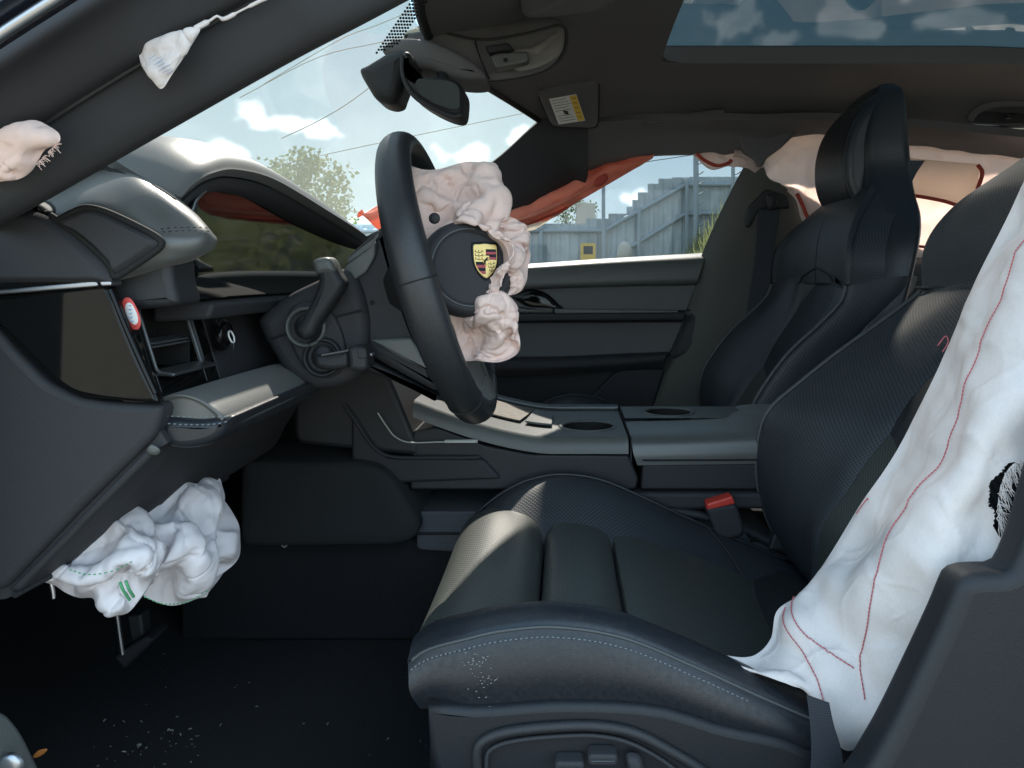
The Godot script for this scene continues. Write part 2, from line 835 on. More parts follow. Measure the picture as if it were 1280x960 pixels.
func make_materials():
	var pores := noise_tex(256, 0.055, 2, 3, 0.0, null, true)
	var hide := noise_tex(256, 0.10, 3, 17)
	var fuzz := noise_tex(256, 0.25, 3, 4)
	var cloudy := noise_tex(512, 0.012, 4, 8, 0.0, [0.84, 1.0])
	var smudge := noise_tex(512, 0.010, 5, 12, 0.0, [0.55, 1.0])
	var weave := weave_tex(64, 8, 0.7)
	var perf := perforation(14.0, 1.0, 0.10)
	# leathers
	grain(mat("leather", L(0.014, 0.017, 0.022), 0.52), hide, 0.012, 26.0, cloudy, smudge)
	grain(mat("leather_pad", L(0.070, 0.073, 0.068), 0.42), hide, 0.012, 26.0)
	var pf := mat("leather_perforated", L(0.030, 0.036, 0.044), 0.5)
	grain(pf, perf[1], 0.02, 1.0 / 0.0060, perf[0], null, false)
	var pc := mat("leather_insert", L(0.066, 0.075, 0.066), 0.42)
	grain(pc, perf[1], 0.03, 1.0 / 0.0064, perf[0], null, false)
	grain(mat("wheel_leather", L(0.022, 0.024, 0.027), 0.42), hide, 0.012, 26.0, cloudy)
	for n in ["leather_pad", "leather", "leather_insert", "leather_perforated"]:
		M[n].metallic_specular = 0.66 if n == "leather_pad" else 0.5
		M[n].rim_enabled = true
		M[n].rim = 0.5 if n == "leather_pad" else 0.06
	mat("piping", L(0.055, 0.060, 0.062), 0.5)
	mat("thread", L(0.16, 0.18, 0.20), 0.8)
	mat("dark_thread", L(0.02, 0.02, 0.022), 0.8)
	mat("red_thread", L(0.48, 0.11, 0.13), 0.8)
	mat("green_thread", L(0.10, 0.38, 0.18), 0.8)
	# plastics
	grain(mat("soft_plastic", L(0.023, 0.023, 0.026), 0.72), pores, 0.015, 34.0)
	grain(mat("pillar_plastic", L(0.0065, 0.008, 0.011), 0.58), pores, 0.015, 34.0)
	grain(mat("dark_plastic", L(0.016, 0.017, 0.019), 0.6), pores, 0.02, 30.0)
	grain(mat("pillar_trim", L(0.026, 0.026, 0.028), 0.85), fuzz, 0.02, 30.0)
	grain(mat("grey_plastic", L(0.085, 0.090, 0.085), 0.42), pores, 0.02, 30.0)
	mat("piano_black", L(0.005, 0.005, 0.005), 0.06).metallic_specular = 0.36
	mat("rubber", L(0.014, 0.014, 0.015), 0.55)
	var disp := mat("display_glass", L(0.004, 0.005, 0.005), 0.03)
	disp.metallic_specular = 0.52
	mat("paint", L(0.012, 0.014, 0.022), 0.12)
	mat("chrome", L(0.62, 0.64, 0.66), 0.18, 1.0)
	mat("satin_metal", L(0.42, 0.43, 0.45), 0.35, 1.0)
	mat("grey_trim", L(0.10, 0.105, 0.11), 0.38, 0.4)
	mat("black", L(0.006, 0.006, 0.006), 0.8)
	# cloths
	grain(mat("headliner", L(0.135, 0.135, 0.137), 0.95), fuzz, 0.05, 26.0)
	grain(mat("carpet", L(0.018, 0.020, 0.024), 1.0), fuzz, 0.25, 22.0, cloudy)
	grain(mat("side_mesh", L(0.085, 0.088, 0.10), 0.85), weave, 0.06, 1.0 / 0.022, weave)
	grain(mat("belt", L(0.022, 0.028, 0.040), 0.7), weave, 0.04, 1.0 / 0.016, weave)
	var nyl = grain(mat("airbag_white", L(0.66, 0.60, 0.575), 0.85), weave, 0.01, 1.0 / 0.012, smudge_tint())
	nyl.rim_enabled = false
	grain(mat("airbag_pink", L(0.74, 0.56, 0.50), 0.85), weave, 0.012, 1.0 / 0.012)
	grain(mat("airbag_blue_white", L(0.72, 0.68, 0.70), 0.8), weave, 0.012, 1.0 / 0.012)
	var cur = grain(mat("curtain_red", L(0.80, 0.37, 0.27), 0.8), weave, 0.012, 1.0 / 0.012)
	cur.backlight_enabled = true
	cur.backlight = L(0.95, 0.38, 0.26)
	var cpk = grain(mat("curtain_pink", L(0.82, 0.72, 0.68), 0.8), weave, 0.012, 1.0 / 0.012)
	cpk.backlight_enabled = true
	cpk.backlight = L(1.0, 0.87, 0.81)
	var cwh = grain(mat("curtain_white", L(0.74, 0.72, 0.68), 0.8), weave, 0.012, 1.0 / 0.012)
	cwh.backlight_enabled = true
	cwh.backlight = L(1.0, 0.94, 0.85)
	mat("seam_red", L(0.42, 0.06, 0.04), 0.8)
	# glass
	for g in [["windscreen_glass", L(0.03, 0.04, 0.04), 0.64], ["window_glass", L(0.04, 0.05, 0.05), 0.42], ["rear_glass", L(0.04, 0.05, 0.05), 0.12], ["roof_glass", L(0.006, 0.010, 0.012), 0.78]]:
		var m := mat(g[0], g[1], 0.02)
		m.albedo_color.a = g[2]
		m.transparency = BaseMaterial3D.TRANSPARENCY_ALPHA
		m.metallic_specular = 0.5 if g[0] == "roof_glass" else 0.3
	M.roof_glass.backlight_enabled = true
	M.roof_glass.backlight = L(0.003, 0.018, 0.025)
	var film := mat("dust_film", L(0.60, 0.64, 0.50), 0.95)
	film.albedo_color.a = 0.23
	film.transparency = BaseMaterial3D.TRANSPARENCY_ALPHA
	film.backlight_enabled = true
	film.backlight = L(0.94, 1.0, 0.84)
	# outside
	grain(mat("dry_ground", L(0.30, 0.27, 0.22), 1.0), fuzz, 0.6, 0.5, noise_tex(512, 0.02, 5, 31, 0.0, [0.6, 1.0]))
	grain(mat("fence_sheet", L(0.48, 0.55, 0.57), 0.6), null, 0, 0.4, cloudy)
	mat("fence_steel", L(0.30, 0.36, 0.39), 0.6)
	mat("sign_yellow", L(0.75, 0.50, 0.08), 0.6)
	grain(mat("bark", L(0.10, 0.08, 0.06), 0.95), fuzz, 1.0, 3.0)
	for g in [["leaf", L(0.075, 0.105, 0.045)], ["leaf_pale", L(0.085, 0.115, 0.040)], ["dry_grass", L(0.19, 0.21, 0.09)]]:
		var m := mat(g[0], g[1], 0.75)
		m.backlight_enabled = true
		m.backlight = g[1]
	mat("wire", L(0.03, 0.03, 0.03), 0.7)
	mat("stone", L(0.5, 0.48, 0.42), 0.9)
	mat("red_plastic", L(0.62, 0.05, 0.03), 0.4)
	mat("gold", L(0.66, 0.45, 0.17), 0.3, 0.85)
	mat("enamel_red", L(0.36, 0.03, 0.04), 0.3)
	mat("leaf_orange", L(0.50, 0.18, 0.04), 0.7)
	mat("debris", L(0.34, 0.34, 0.31), 0.9)
	mat("white_plastic", L(0.75, 0.75, 0.73), 0.5)
	more_materials()


func smudge_tint() -> NoiseTexture2D:
	return noise_tex(512, 0.006, 4, 40, 0.0, [0.96, 1.0])


func more_materials():
	mat("enamel_bright", L(0.62, 0.07, 0.06), 0.45)
	grain(mat("pillar_cloth", L(0.085, 0.083, 0.075), 0.9), noise_tex(256, 0.25, 3, 4), 0.04, 26.0)
	mat("pale_edge", L(0.42, 0.43, 0.40), 0.5)
	mat("blue_print", L(0.25, 0.33, 0.5), 0.7)
	grain(mat("inlay", L(0.16, 0.125, 0.09), 0.6), noise_tex(256, 0.03, 4, 21), 0.02, 12.0, noise_tex(256, 0.02, 5, 22, 0.0, [0.6, 1.0]))
	grain(mat("carpet_grey", L(0.030, 0.032, 0.034), 1.0), noise_tex(256, 0.25, 3, 4), 0.2, 22.0)
	grain(mat("grey_lens", L(0.13, 0.125, 0.115), 0.45), null, 0, 1.0)
	var dm := mat("dark_mirror", L(0.02, 0.024, 0.02), 0.08, 0.3)
	dm.metallic_specular = 0.4


# ---------------------------------------------------------------- the yard outside
func outside():
	var g := MB.new()
	var rows := []
	for r in 41:
		var line := PackedVector3Array()
		for c in 41:
			var x := (c / 20.0 - 1.0)
			var z := (r / 20.0 - 1.0)
			line.append(Vector3(signf(x) * pow(absf(x), 2.2) * 400, 0, signf(z) * pow(absf(z), 2.2) * 400))
		rows.append(line)
	meta(part(self, "ground", g.grid(rows).mesh(), M.dry_ground), "bare dusty ground of the yard under the car", "", "", "structure")
	fence()
	# grassy bank behind the passenger side
	var bank := func(x: float, z: float) -> float:
		var k := smoothstep(0.8, 2.5, x) * smoothstep(-5.0, -8.0, z)
		return k * (1.6 + 0.08 * sin(x * 3.1) + 0.06 * sin(x * 7.7 + z * 3.0)) - 0.02
	rows = []
	for r in 24:
		var line := PackedVector3Array()
		for c in 40:
			var x := 0.6 + 7.4 * c / 39.0
			var z := -5.2 - 6.0 * r / 23.0
			line.append(Vector3(x, bank.call(x, z), z))
		rows.append(line)
	meta(part(self, "grass_bank", mesh_of(rows), M.dry_ground), "low earth bank rising against the fence", "", "", "structure")
	var rng := RandomNumberGenerator.new()
	rng.seed = 77
	var blades := MB.new()
	for i in 9000:
		var x := rng.randf_range(0.9, 6.5)
		var z := rng.randf_range(-10.7, -6.2)
		var y: float = bank.call(x, z)
		if y < 0.05 and rng.randf() < 0.85:
			continue
		var h := rng.randf_range(0.10, 0.30) * (1.8 if rng.randf() < 0.06 else 1.0)
		var a := rng.randf() * TAU
		var s := Vector3(cos(a), 0, sin(a)) * 0.012
		var lean := Vector3(rng.randf_range(-0.1, 0.1), h, rng.randf_range(-0.1, 0.1))
		var b := Vector3(x, y - 0.02, z)
		blades.quad(b - s, b + s, b + s * 0.3 + lean, b - s * 0.3 + lean)
	meta(part(self, "bank_grass", blades.mesh(), M.dry_grass), "dry yellow green grass growing on the earth bank", "grass", "", "stuff")
	tree("leafy_tree", Vector3(-11.0, 0, -31), 6.2, 2.3, 11, M.leaf, "large round tree seen through the windscreen above the instrument hood", 3200)
	tree("leafy_tree", Vector3(-24.5, 0, -48), 8.6, 3.2, 12, M.leaf, "distant low tree seen through the windscreen beside the near pillar", 9000)
	tree("leafy_tree", Vector3(-14.6, 0, -34), 4.6, 1.8, 15, M.leaf, "small tree at the left foot of the large round tree", 5000)
	tree("small_tree", Vector3(0.35, 0, -19), 2.9, 0.7, 13, M.leaf_pale, "pale small tree behind the fence beside the concrete post", 1600)
	var tall := MB.new()
	for i in 420:
		var x := rng.randf_range(3.3, 6.2)
		var z := rng.randf_range(-9.5, -8.2)
		var y: float = bank.call(x, z)
		var h := rng.randf_range(0.8, 1.6)
		var a := rng.randf() * TAU
		var s := Vector3(cos(a), 0, sin(a)) * 0.022
		var lean := Vector3(rng.randf_range(-0.2, 0.2), h, rng.randf_range(-0.2, 0.2))
		var b := Vector3(x, y - 0.02, z)
		blades = tall
		blades.quad(b - s, b + s, b + s * 0.2 + lean, b - s * 0.2 + lean)
	meta(part(self, "tall_weeds", tall.mesh(), M.leaf_pale), "tall green weeds growing on top of the bank", "weeds", "", "stuff")
	solo("concrete_post", slab(rnd([V(0.28, 0, 0), V(0.72, 0, 0), V(0.72, 2.62, 0), V(0.28, 2.62, 0)], 0.05), -17.3, -16.9, 0.03).mesh(), M.stone, "pale square concrete post standing behind the fence", "post")
	# power lines, sagging a little
	var lines := [
		[V(-10.6971, 6.7555, -24), V(-8.0624, 8.0992, -24), V(-5.4276, 8.7316, -24), V(-0.1581, 10.2334, -24), "upper power line crossing the windscreen beside the mirror"],
		[V(-14.3849, 3.8082, -26), V(-10.2628, 4.7747, -26), V(-7.562, 5.4002, -26), V(0.398, 7.049, -26), "lower power line running behind the steering wheel"],
		[V(-8.5903, 5.0538, -22), V(-7.4255, 5.6119, -22), V(-6.1637, 6.4127, -22), V(-3.5429, 8.5239, -22), "slanting power line over the small cloud"],
		[V(-10.2979, 7.4532, -25), V(-7.6687, 8.9869, -25), V(-6.1897, 9.562, -25), V(-1.8076, 11.4244, -25), "topmost power line near the windscreen header"],
		[V(-0.1643, 4.2761, -25), V(2.8484, 4.7965, -25), V(3.9439, 4.9608, -25), V(8.0521, 5.6181, -25), "power line above the stepped fence in the far window"]]
	for l in lines:
		solo("power_line", tube(spl([l[0], l[1], l[2], l[3]], 24), 0.014, 6).mesh(), M.wire, l[4], "wire", "power lines")


func fence():
	var z := -11.0
	var f := thing("sheet_fence", V(0, 0, z), "tall pale blue corrugated sheet fence with stepped top across the yard", "fence")
	# panels between the posts; the top climbs in steps where the yard climbs
	var spans := [[-9.0, -6.6, 1.71], [-6.6, -4.2, 1.71], [-4.2, -2.2, 1.71], [-2.2, -0.38, 1.72], [-0.38, 0.34, 1.72], [0.34, 0.40, 1.8], [0.40, 0.70, 1.80], [0.70, 0.99, 1.88], [0.99, 1.08, 1.99], [1.08, 1.17, 2.10], [1.17, 1.33, 2.22], [1.33, 1.50, 2.36], [1.50, 1.72, 2.44], [1.72, 2.0, 2.46], [2.0, 3.2, 2.47], [3.2, 4.6, 2.48], [4.6, 6.4, 2.5], [6.4, 8.4, 2.55]]
	for s in spans:
		var rows := [PackedVector3Array(), PackedVector3Array()]
		var n := maxi(2, int((s[1] - s[0]) / 0.012))
		for k in n + 1:
			var x: float = lerpf(s[0], s[1], float(k) / n)
			var w := clampf(sin(x * TAU / 0.15) * 2.2, -1, 1) * 0.011
			rows[0].append(V(x, s[2], z + w))
			rows[1].append(V(x, 0.0, z + w))
		part(f, "sheet_panel", shell(rows, 0.003).mesh(), M.fence_sheet)
	var post := func(x: float, h: float, w: float): part(f, "post", slab(rnd([V(x - w, 0, 0), V(x + w, 0, 0), V(x + w, h, 0), V(x - w, h, 0)], 0.008, 2), z + 0.03, z + 0.11, 0.006).mesh(), M.fence_steel)
	for q in [[-6.6, 1.66], [-4.2, 1.66], [-2.2, 1.66], [-0.38, 1.66], [0.615, 2.35], [1.18, 1.98], [1.94, 2.42], [3.25, 2.42], [4.6, 2.42]]:
		post.call(q[0], q[1], 0.028)
	var rail := func(a: Vector3, b: Vector3): part(f, "rail", tube([a, a.lerp(b, 0.5), b], 0.034, 8).mesh(), M.fence_steel)
	rail.call(V(-9, 1.60, z + 0.06), V(0.615, 1.60, z + 0.06))
	rail.call(V(-9, 0.55, z + 0.06), V(0.615, 0.55, z + 0.06))
	rail.call(V(0.615, 1.60, z + 0.06), V(1.94, 2.34, z + 0.06))
	rail.call(V(0.615, 1.08, z + 0.06), V(1.94, 1.88, z + 0.06))
	rail.call(V(1.94, 2.34, z + 0.06), V(8.4, 2.36, z + 0.06))
	rail.call(V(1.94, 1.88, z + 0.06), V(8.4, 1.90, z + 0.06))
	# masts with hooks for wire
	for q in [[2.05, 3.0, "thicker left mast with wire hooks standing at the fence"], [2.63, 2.75, "thinner right mast with wire hooks standing at the fence"]]:
		var x: float = q[0]
		var mast := thing("hook_mast", V(x, 0, z + 0.3), q[2], "mast", "masts at the fence")
		part(mast, "pole", tube([V(x, 0, z + 0.3), V(x, 1.4, z + 0.3), V(x, q[1], z + 0.3)], 0.042 if x < 2.4 else 0.03, 8).mesh(), M.fence_steel)
		for k in 8:
			var y: float = 1.5 + k * 0.16
			part(mast, "hook", tube([V(x, y, z + 0.3), V(x + 0.06, y + 0.015, z + 0.32), V(x + 0.11, y + 0.05, z + 0.33)], 0.012, 5).mesh(), M.fence_steel)
	var sy := slab(rnd([V(0.25, 1.12, 0), V(0.49, 1.12, 0), V(0.49, 1.40, 0), V(0.25, 1.40, 0)], 0.02, 2), z + 0.12, z + 0.13, 0.002)
	var sign_ := thing("warning_sign", V(0.37, 1.1, z + 0.12), "small yellow warning plate fixed to the fence", "sign")
	part(sign_, "plate", sy.mesh(), M.sign_yellow)
	part(sign_, "panel", block(V(0.37, 1.29, z + 0.132), V(0.15, 0.13, 0.004), 0.002).mesh(), M.wire)
	solo("stone_block", pillow(spl([V(0.82, 1.16, z + 0.3), V(1.02, 1.15, z + 0.3), V(1.05, 1.3, z + 0.3), V(0.97, 1.42, z + 0.3), V(0.85, 1.38, z + 0.3)], 24, true), V(0, 0, 1), 0.1, 0.1).mesh(), M.stone, "pale lump of stone caught against the fence right of the yellow plate", "stone")


func tree(called: String, at: Vector3, h: float, r: float, key: int, m: Material, label: String, leaves: int):
	var rng := RandomNumberGenerator.new()
	rng.seed = key
	var t := thing(called, at, label, "tree")
	part(t, "trunk", tube([at, at + V(0.05, h * 0.25, 0), at + V(-0.05, h * 0.5, 0.05), at + V(0.02, h * 0.75, 0)], [0.16 * r, 0.12 * r, 0.08 * r, 0.03 * r], 8).mesh(), M.bark)
	var crown := MB.new()
	var balls := []
	for k in 44:
		var a := rng.randf() * TAU
		var e := rng.randf_range(-1.0, 1.0)
		var d := sqrt(1 - minf(e * e, 0.98)) * rng.randf_range(0.35, 0.95)
		var c := at + V(cos(a) * d * r, h - r * 0.9 + e * r * 0.72, sin(a) * d * r)
		balls.append([c, r * rng.randf_range(0.18, 0.40)])
		if k < 8:
			part(t, "limb", tube([at + V(0, h * rng.randf_range(0.35, 0.6), 0), (at + V(0, h * 0.6, 0)).lerp(c, 0.6) + V(0, -0.1, 0), c], [0.05 * r, 0.03 * r, 0.012 * r], 6).mesh(), M.bark)
	for i in leaves:
		var b = balls[rng.randi() % balls.size()]
		var d = V(rng.randfn(), rng.randfn(), rng.randfn()).normalized() * b[1] * sqrt(rng.randf_range(0.25, 1.15))
		var c: Vector3 = b[0] + d
		var n := V(rng.randfn(), rng.randfn() + 0.6, rng.randfn()).normalized()
		var s := n.cross(V(rng.randfn(), rng.randfn(), rng.randfn())).normalized() * r * rng.randf_range(0.03, 0.06)
		var q := n.cross(s) * 0.75
		crown.quad(c - s, c + q, c + s, c - q)
	stuffed(part(t, "crown", crown.mesh(), m))


# ---------------------------------------------------------------- the car's shell
func arc_z(z: float) -> float:
	return z * z


func car_body():
	var car := thing("car_body", V(0.3, 0, 0), "dark cabin shell of the car with headliner pillars glass and floor", "car")
	# headliner with its large opening: front piece, side rails, rear piece, joined as one lining
	var hy := func(x: float, z: float) -> float:
		return 1.378 - 0.10 * pow(absf(z) / 0.66, 3.0) - 0.28 * pow(maxf(0.20 - x, 0.0), 1.35) - 0.10 * pow(maxf(x - 0.9, 0.0), 1.5)
	var hx := func(z: float) -> float: return -0.235 + 0.5 * z * z
	var zs := []
	for k in 37:
		zs.append(0.66 - 1.32 * k / 36.0)
	var lining := MB.new()
	var x0 := 0.215   # front edge of the roof glass
	var x1 := 1.25
	var zr := 0.40    # its side edges
	var rows := []
	for k in 13:
		var line := PackedVector3Array()
		for z in zs:
			var xf: float = hx.call(z)
			var x := lerpf(xf, x0, k / 12.0)
			line.append(V(x, hy.call(x, z), z))
		rows.append(line)
	lining.grid(rows)
	for side in [-1.0, 1.0]:
		rows = []
		for k in 9:
			var z: float = side * lerpf(zr, 0.66, k / 8.0)
			var line := PackedVector3Array()
			for c in 25:
				var x := lerpf(x0, x1, c / 24.0)
				line.append(V(x, hy.call(x, z), z))
			rows.append(line)
		lining.grid(rows, false, side < 0)
	rows = []
	for k in 9:
		var line := PackedVector3Array()
		for z in zs:
			var x := lerpf(x1, 1.7, k / 8.0)
			line.append(V(x, hy.call(x, z), z))
		rows.append(line)
	lining.grid(rows)
	# rounded front corners and lip of the opening
	for side in [-1.0, 1.0]:
		var lip := []
		for k in 3:
			var z: float = side * zr
			var line := PackedVector3Array()
			for c in 25:
				var x := lerpf(x0, x1, c / 24.0)
				line.append(V(x, hy.call(x, z) + 0.02 * k, z))
			lip.append(line)
		lining.grid(lip)
		var corner := PackedVector3Array([V(x0 - 0.002, 0, 0)])
		for c in 9:
			var a := PI / 2 * c / 8.0
			corner.append(V(x0 + 0.045 * (1 - sin(a)), 0, 0.045 * (1 - cos(a))))
		var ring := PackedVector3Array()
		var base := PackedVector3Array()
		for q in corner:
			var z: float = side * (zr + 0.002 - q.z)
			ring.append(V(q.x, hy.call(x0, side * zr) + 0.0015, z))
		ring.append(V(x0 - 0.002, hy.call(x0, side * zr) + 0.0015, side * (zr + 0.002)))
		lining.cap(ring)
	part(car, "headliner", lining.mesh(), M.headliner)
	# outer roof skin round the glass
	var skin := MB.new()
	for sgn in [-1.0, 1.0]:
		rows = []
		for k in 7:
			var z: float = sgn * lerpf(zr + 0.012, 0.74, k / 6.0)
			var line := PackedVector3Array()
			for c in 25:
				var x := lerpf(hx.call(minf(absf(z), 0.66)), 1.7, c / 24.0)
				line.append(V(x, hy.call(maxf(x, -0.1), minf(absf(z), 0.66)) + 0.035 - 0.1 * maxf(absf(z) - 0.66, 0), z))
			rows.append(line)
		skin.grid(rows)
	rows = []
	for k in 4:
		var line := PackedVector3Array()
		for z in zs:
			var x := lerpf(hx.call(z) - 0.01, x0 - 0.012, k / 3.0)
			line.append(V(x, hy.call(x, z) + 0.03, z))
		rows.append(line)
	skin.grid(rows)
	part(car, "roof", skin.mesh(), M.paint)
	rows = []
	for k in 10:
		var line := PackedVector3Array()
		for c in 25:
			var z := lerpf(zr + 0.01, -zr - 0.01, c / 24.0)
			var x := lerpf(x0 - 0.01, x1 + 0.03, k / 9.0)
			line.append(V(x, 1.396 + 0.012 * (1 - z * z / 0.18) - 0.10 * pow(maxf(x - 0.9, 0.0), 1.5), z))
		rows.append(line)
	part(car, "roof_glass", shell(rows, 0.004).mesh(), M.roof_glass)
	# windscreen
	rows = []
	for k in 12:
		var line := PackedVector3Array()
		for c in 25:
			var z := lerpf(0.74, -0.76, c / 24.0)
			var t := k / 11.0
			var top := V(hx.call(z) - 0.012, hy.call(hx.call(z), z) + 0.012, z)
			var bot := V(-1.08 + 0.42 * z * z, 0.84, z * 1.06)
			var q := top.lerp(bot, t)
			q += V(-0.05, 0.045, 0) * 4.0 * t * (1 - t) * 1.0 + V(-0.02, 0.02, 0) * minf(t * 8.0, 1.0)
			line.append(q)
		rows.append(line)
	var ws := part(car, "windscreen", mesh_of(rows), M.windscreen_glass)
	part(ws, "dust_film", mesh_of(displaced(rows, func(_p, _u, _v): return 0.003)), M.dust_film)
	# header lip that hides the cut edge of the lining
	var lip := PackedVector3Array()
	for z in zs:
		lip.append(V(hx.call(z) + 0.002, hy.call(hx.call(z), z) + 0.004, z))
	part(car, "header_seal", tube(lip, 0.009, 8).mesh(), M.rubber)
	# far front pillar: runs from the roof rail down to the foot of the windscreen
	var pil := surf([
		[V(0.0573, 1.3446, -0.58), V(-0.0079, 1.3141, -0.585), V(-0.0839, 1.2536, -0.6), V(-0.1928, 1.1641, -0.63), V(-0.3832, 1.051, -0.66), V(-0.6537, 0.9115, -0.7)],
		[V(0.0588, 1.1641, -0.63), V(0, 1.1937, -0.625), V(-0.0773, 1.1668, -0.635), V(-0.1636, 1.1233, -0.645), V(-0.3645, 1.0105, -0.67), V(-0.6432, 0.88, -0.7)],
		[V(0.0599, 1.1341, -0.665), V(0.0124, 1.1403, -0.665), V(-0.0704, 1.0933, -0.67), V(-0.1495, 1.0523, -0.675), V(-0.3472, 0.9637, -0.69), V(-0.6358, 0.8441, -0.71)],
		[V(0.0568, 1.1385, -0.7), V(0.0084, 1.1385, -0.7), V(-0.076, 1.0891, -0.71), V(-0.1563, 1.0469, -0.71), V(-0.3566, 0.9585, -0.72), V(-0.6421, 0.8373, -0.73)]], 30, 14)
	part(car, "front_pillar", shell(pil, 0.02).mesh(), M.soft_plastic)
	var pocket := pillow(spl([V(-0.1544, 1.1502, -0.632), V(-0.1036, 1.1583, -0.632), V(-0.0894, 1.1502, -0.632), V(-0.1038, 1.1344, -0.636), V(-0.1426, 1.1306, -0.638)], 24, true), V(0.2, 0.3, 0.9).normalized(), 0.002, 0.003, 0.4)
	part(car, "pillar_recess", pocket.mesh(), M.grey_plastic)
	part(car, "pillar_seam", tube(spl([V(-0.0879, 1.2396, -0.6), V(-0.0565, 1.1929, -0.62), V(-0.0185, 1.1533, -0.655), V(0, 1.1344, -0.668)], 16), 0.0022, 6).mesh(), M.black)
	# far roof rail lining: from the pillar over both doors
	var rail := surf([
		[V(-0.09, 1.3202, -0.56), V(0.0277, 1.2655, -0.58), V(0.1858, 1.2655, -0.58), V(0.3836, 1.2655, -0.58), V(0.5022, 1.2655, -0.58), V(0.6604, 1.2655, -0.58), V(0.8976, 1.2458, -0.58), V(1.2139, 1.2141, -0.58)],
		[V(-0.0522, 1.2315, -0.61), V(0.0484, 1.203, -0.62), V(0.1907, 1.2351, -0.63), V(0.3937, 1.2452, -0.63), V(0.5053, 1.2351, -0.63), V(0.6169, 1.2513, -0.63), V(0.9009, 1.2392, -0.63), V(1.2459, 1.2067, -0.63)],
		[V(-0.0082, 1.1334, -0.66), V(0.0865, 1.1664, -0.66), V(0.1942, 1.1919, -0.665), V(0.3181, 1.1981, -0.665), V(0.4462, 1.2002, -0.665), V(0.616, 1.2447, -0.66), V(0.8942, 1.2364, -0.66), V(1.2651, 1.187, -0.66)],
		[V(-0.0021, 1.1322, -0.7), V(0.0925, 1.1659, -0.7), V(0.2018, 1.1911, -0.7), V(0.3237, 1.1974, -0.7), V(0.454, 1.1995, -0.7), V(0.6285, 1.2457, -0.7), V(0.9123, 1.2142, -0.7), V(1.2906, 1.1764, -0.7)]], 60, 14)
	part(car, "roof_rail_trim", shell(rail, 0.02).mesh(), M.headliner)
	part(car, "pillar_tip", slab(rnd([V(0.4223, 1.2592, -0.65), V(0.6232, 1.2756, -0.65), V(0.5514, 1.2059, -0.65), V(0.5145, 1.1793, -0.65), V(0.5063, 1.1608, -0.65), V(0.494, 1.1588, -0.65), V(0.4858, 1.1752, -0.65), V(0.4592, 1.1916, -0.65)], 0.008), -0.70, -0.635, 0.008).mesh(), M.headliner)
	# outer far roof frame
	part(car, "roof_frame", slab([V(-0.0021, 1.1772, -0.72), V(0.0722, 1.2303, -0.72), V(0.3269, 1.26, -0.72), V(1.3034, 1.2727, -0.72), V(1.3034, 1.485, -0.72), V(0.1146, 1.485, -0.72), V(0.0297, 1.2939, -0.72)], -0.80, -0.715, 0.01).mesh(), M.paint)
	# far centre pillar with its belt guide
	var bp := surf([
		[V(0.5024, 1.2058, -0.7), V(0.4415, 1.0817, -0.72), V(0.3754, 0.9333, -0.73), V(0.3242, 0.7627, -0.73), V(0.2325, 0.5174, -0.73), V(0.2005, 0.4214, -0.73)],
		[V(0.5192, 1.1696, -0.668), V(0.4683, 1.0777, -0.68), V(0.4016, 0.9114, -0.69), V(0.3556, 0.765, -0.69), V(0.2907, 0.6186, -0.69), V(0.228, 0.4303, -0.69)],
		[V(0.5275, 1.1272, -0.66), V(0.4949, 1.0353, -0.67), V(0.4558, 0.9112, -0.68), V(0.4142, 0.7655, -0.68), V(0.3621, 0.6199, -0.68), V(0.2997, 0.4325, -0.68)],
		[V(0.6103, 1.1084, -0.675), V(0.5806, 0.9945, -0.68), V(0.5417, 0.8905, -0.69), V(0.5103, 0.765, -0.69), V(0.4685, 0.6186, -0.69), V(0.4267, 0.4303, -0.69)],
		[V(0.6666, 1.1029, -0.72), V(0.6453, 0.9755, -0.72), V(0.6272, 0.8907, -0.73), V(0.5952, 0.7627, -0.73), V(0.5418, 0.6134, -0.73), V(0.5205, 0.4214, -0.73)]], 40, 24)
	part(car, "centre_pillar", shell(bp, 0.015).mesh(), M.pillar_cloth)
	part(car, "pillar_joint", tube(spl([V(0.3219, 0.7889, -0.715), V(0.3625, 0.7904, -0.682), V(0.4117, 0.7931, -0.668), V(0.4747, 0.795, -0.672)], 14), 0.0025, 6).mesh(), M.black)
	part(car, "pillar_foot_trim", pillow(rnd([V(0.3237, 0.7833, -0.7), V(0.4291, 0.7867, -0.672), V(0.4125, 0.7142, -0.672), V(0.3714, 0.6746, -0.674), V(0.2719, 0.6625, -0.69)], 0.02), V(-0.3, 0.1, 0.95).normalized(), 0.012, 0.02, 0.3).mesh(), M.soft_plastic)
	part(car, "belt_guide", slab(rnd([V(0.4691, 1.0574, -0.64), V(0.514, 1.1043, -0.64), V(0.569, 1.088, -0.64), V(0.5792, 1.0534, -0.64), V(0.4976, 1.0493, -0.64), V(0.4732, 1.0024, -0.64), V(0.4609, 1.0085, -0.64)], 0.01), -0.66, -0.645, 0.006).mesh(), M.dark_plastic)
	part(car, "belt_bolt", pillow(spl([V(0.5113, 1.0829, -0.63), V(0.5276, 1.089, -0.63), V(0.5398, 1.0728, -0.63), V(0.5316, 1.0484, -0.63), V(0.5154, 1.0484, -0.63)], 20, true), V(-0.2, 0.1, 1).normalized(), 0.012, 0.01).mesh(), M.dark_plastic)
	# dark rear quarter behind the passenger seat
	part(car, "rear_quarter_trim", slab([V(0.6302, 1.0944, -0.74), V(1.3376, 0.9122, -0.74), V(1.3376, 0.2476, -0.74), V(0.2015, 0.2476, -0.74), V(0.373, 0.7621, -0.74)], -0.80, -0.74, 0.01).mesh(), M.dark_plastic)
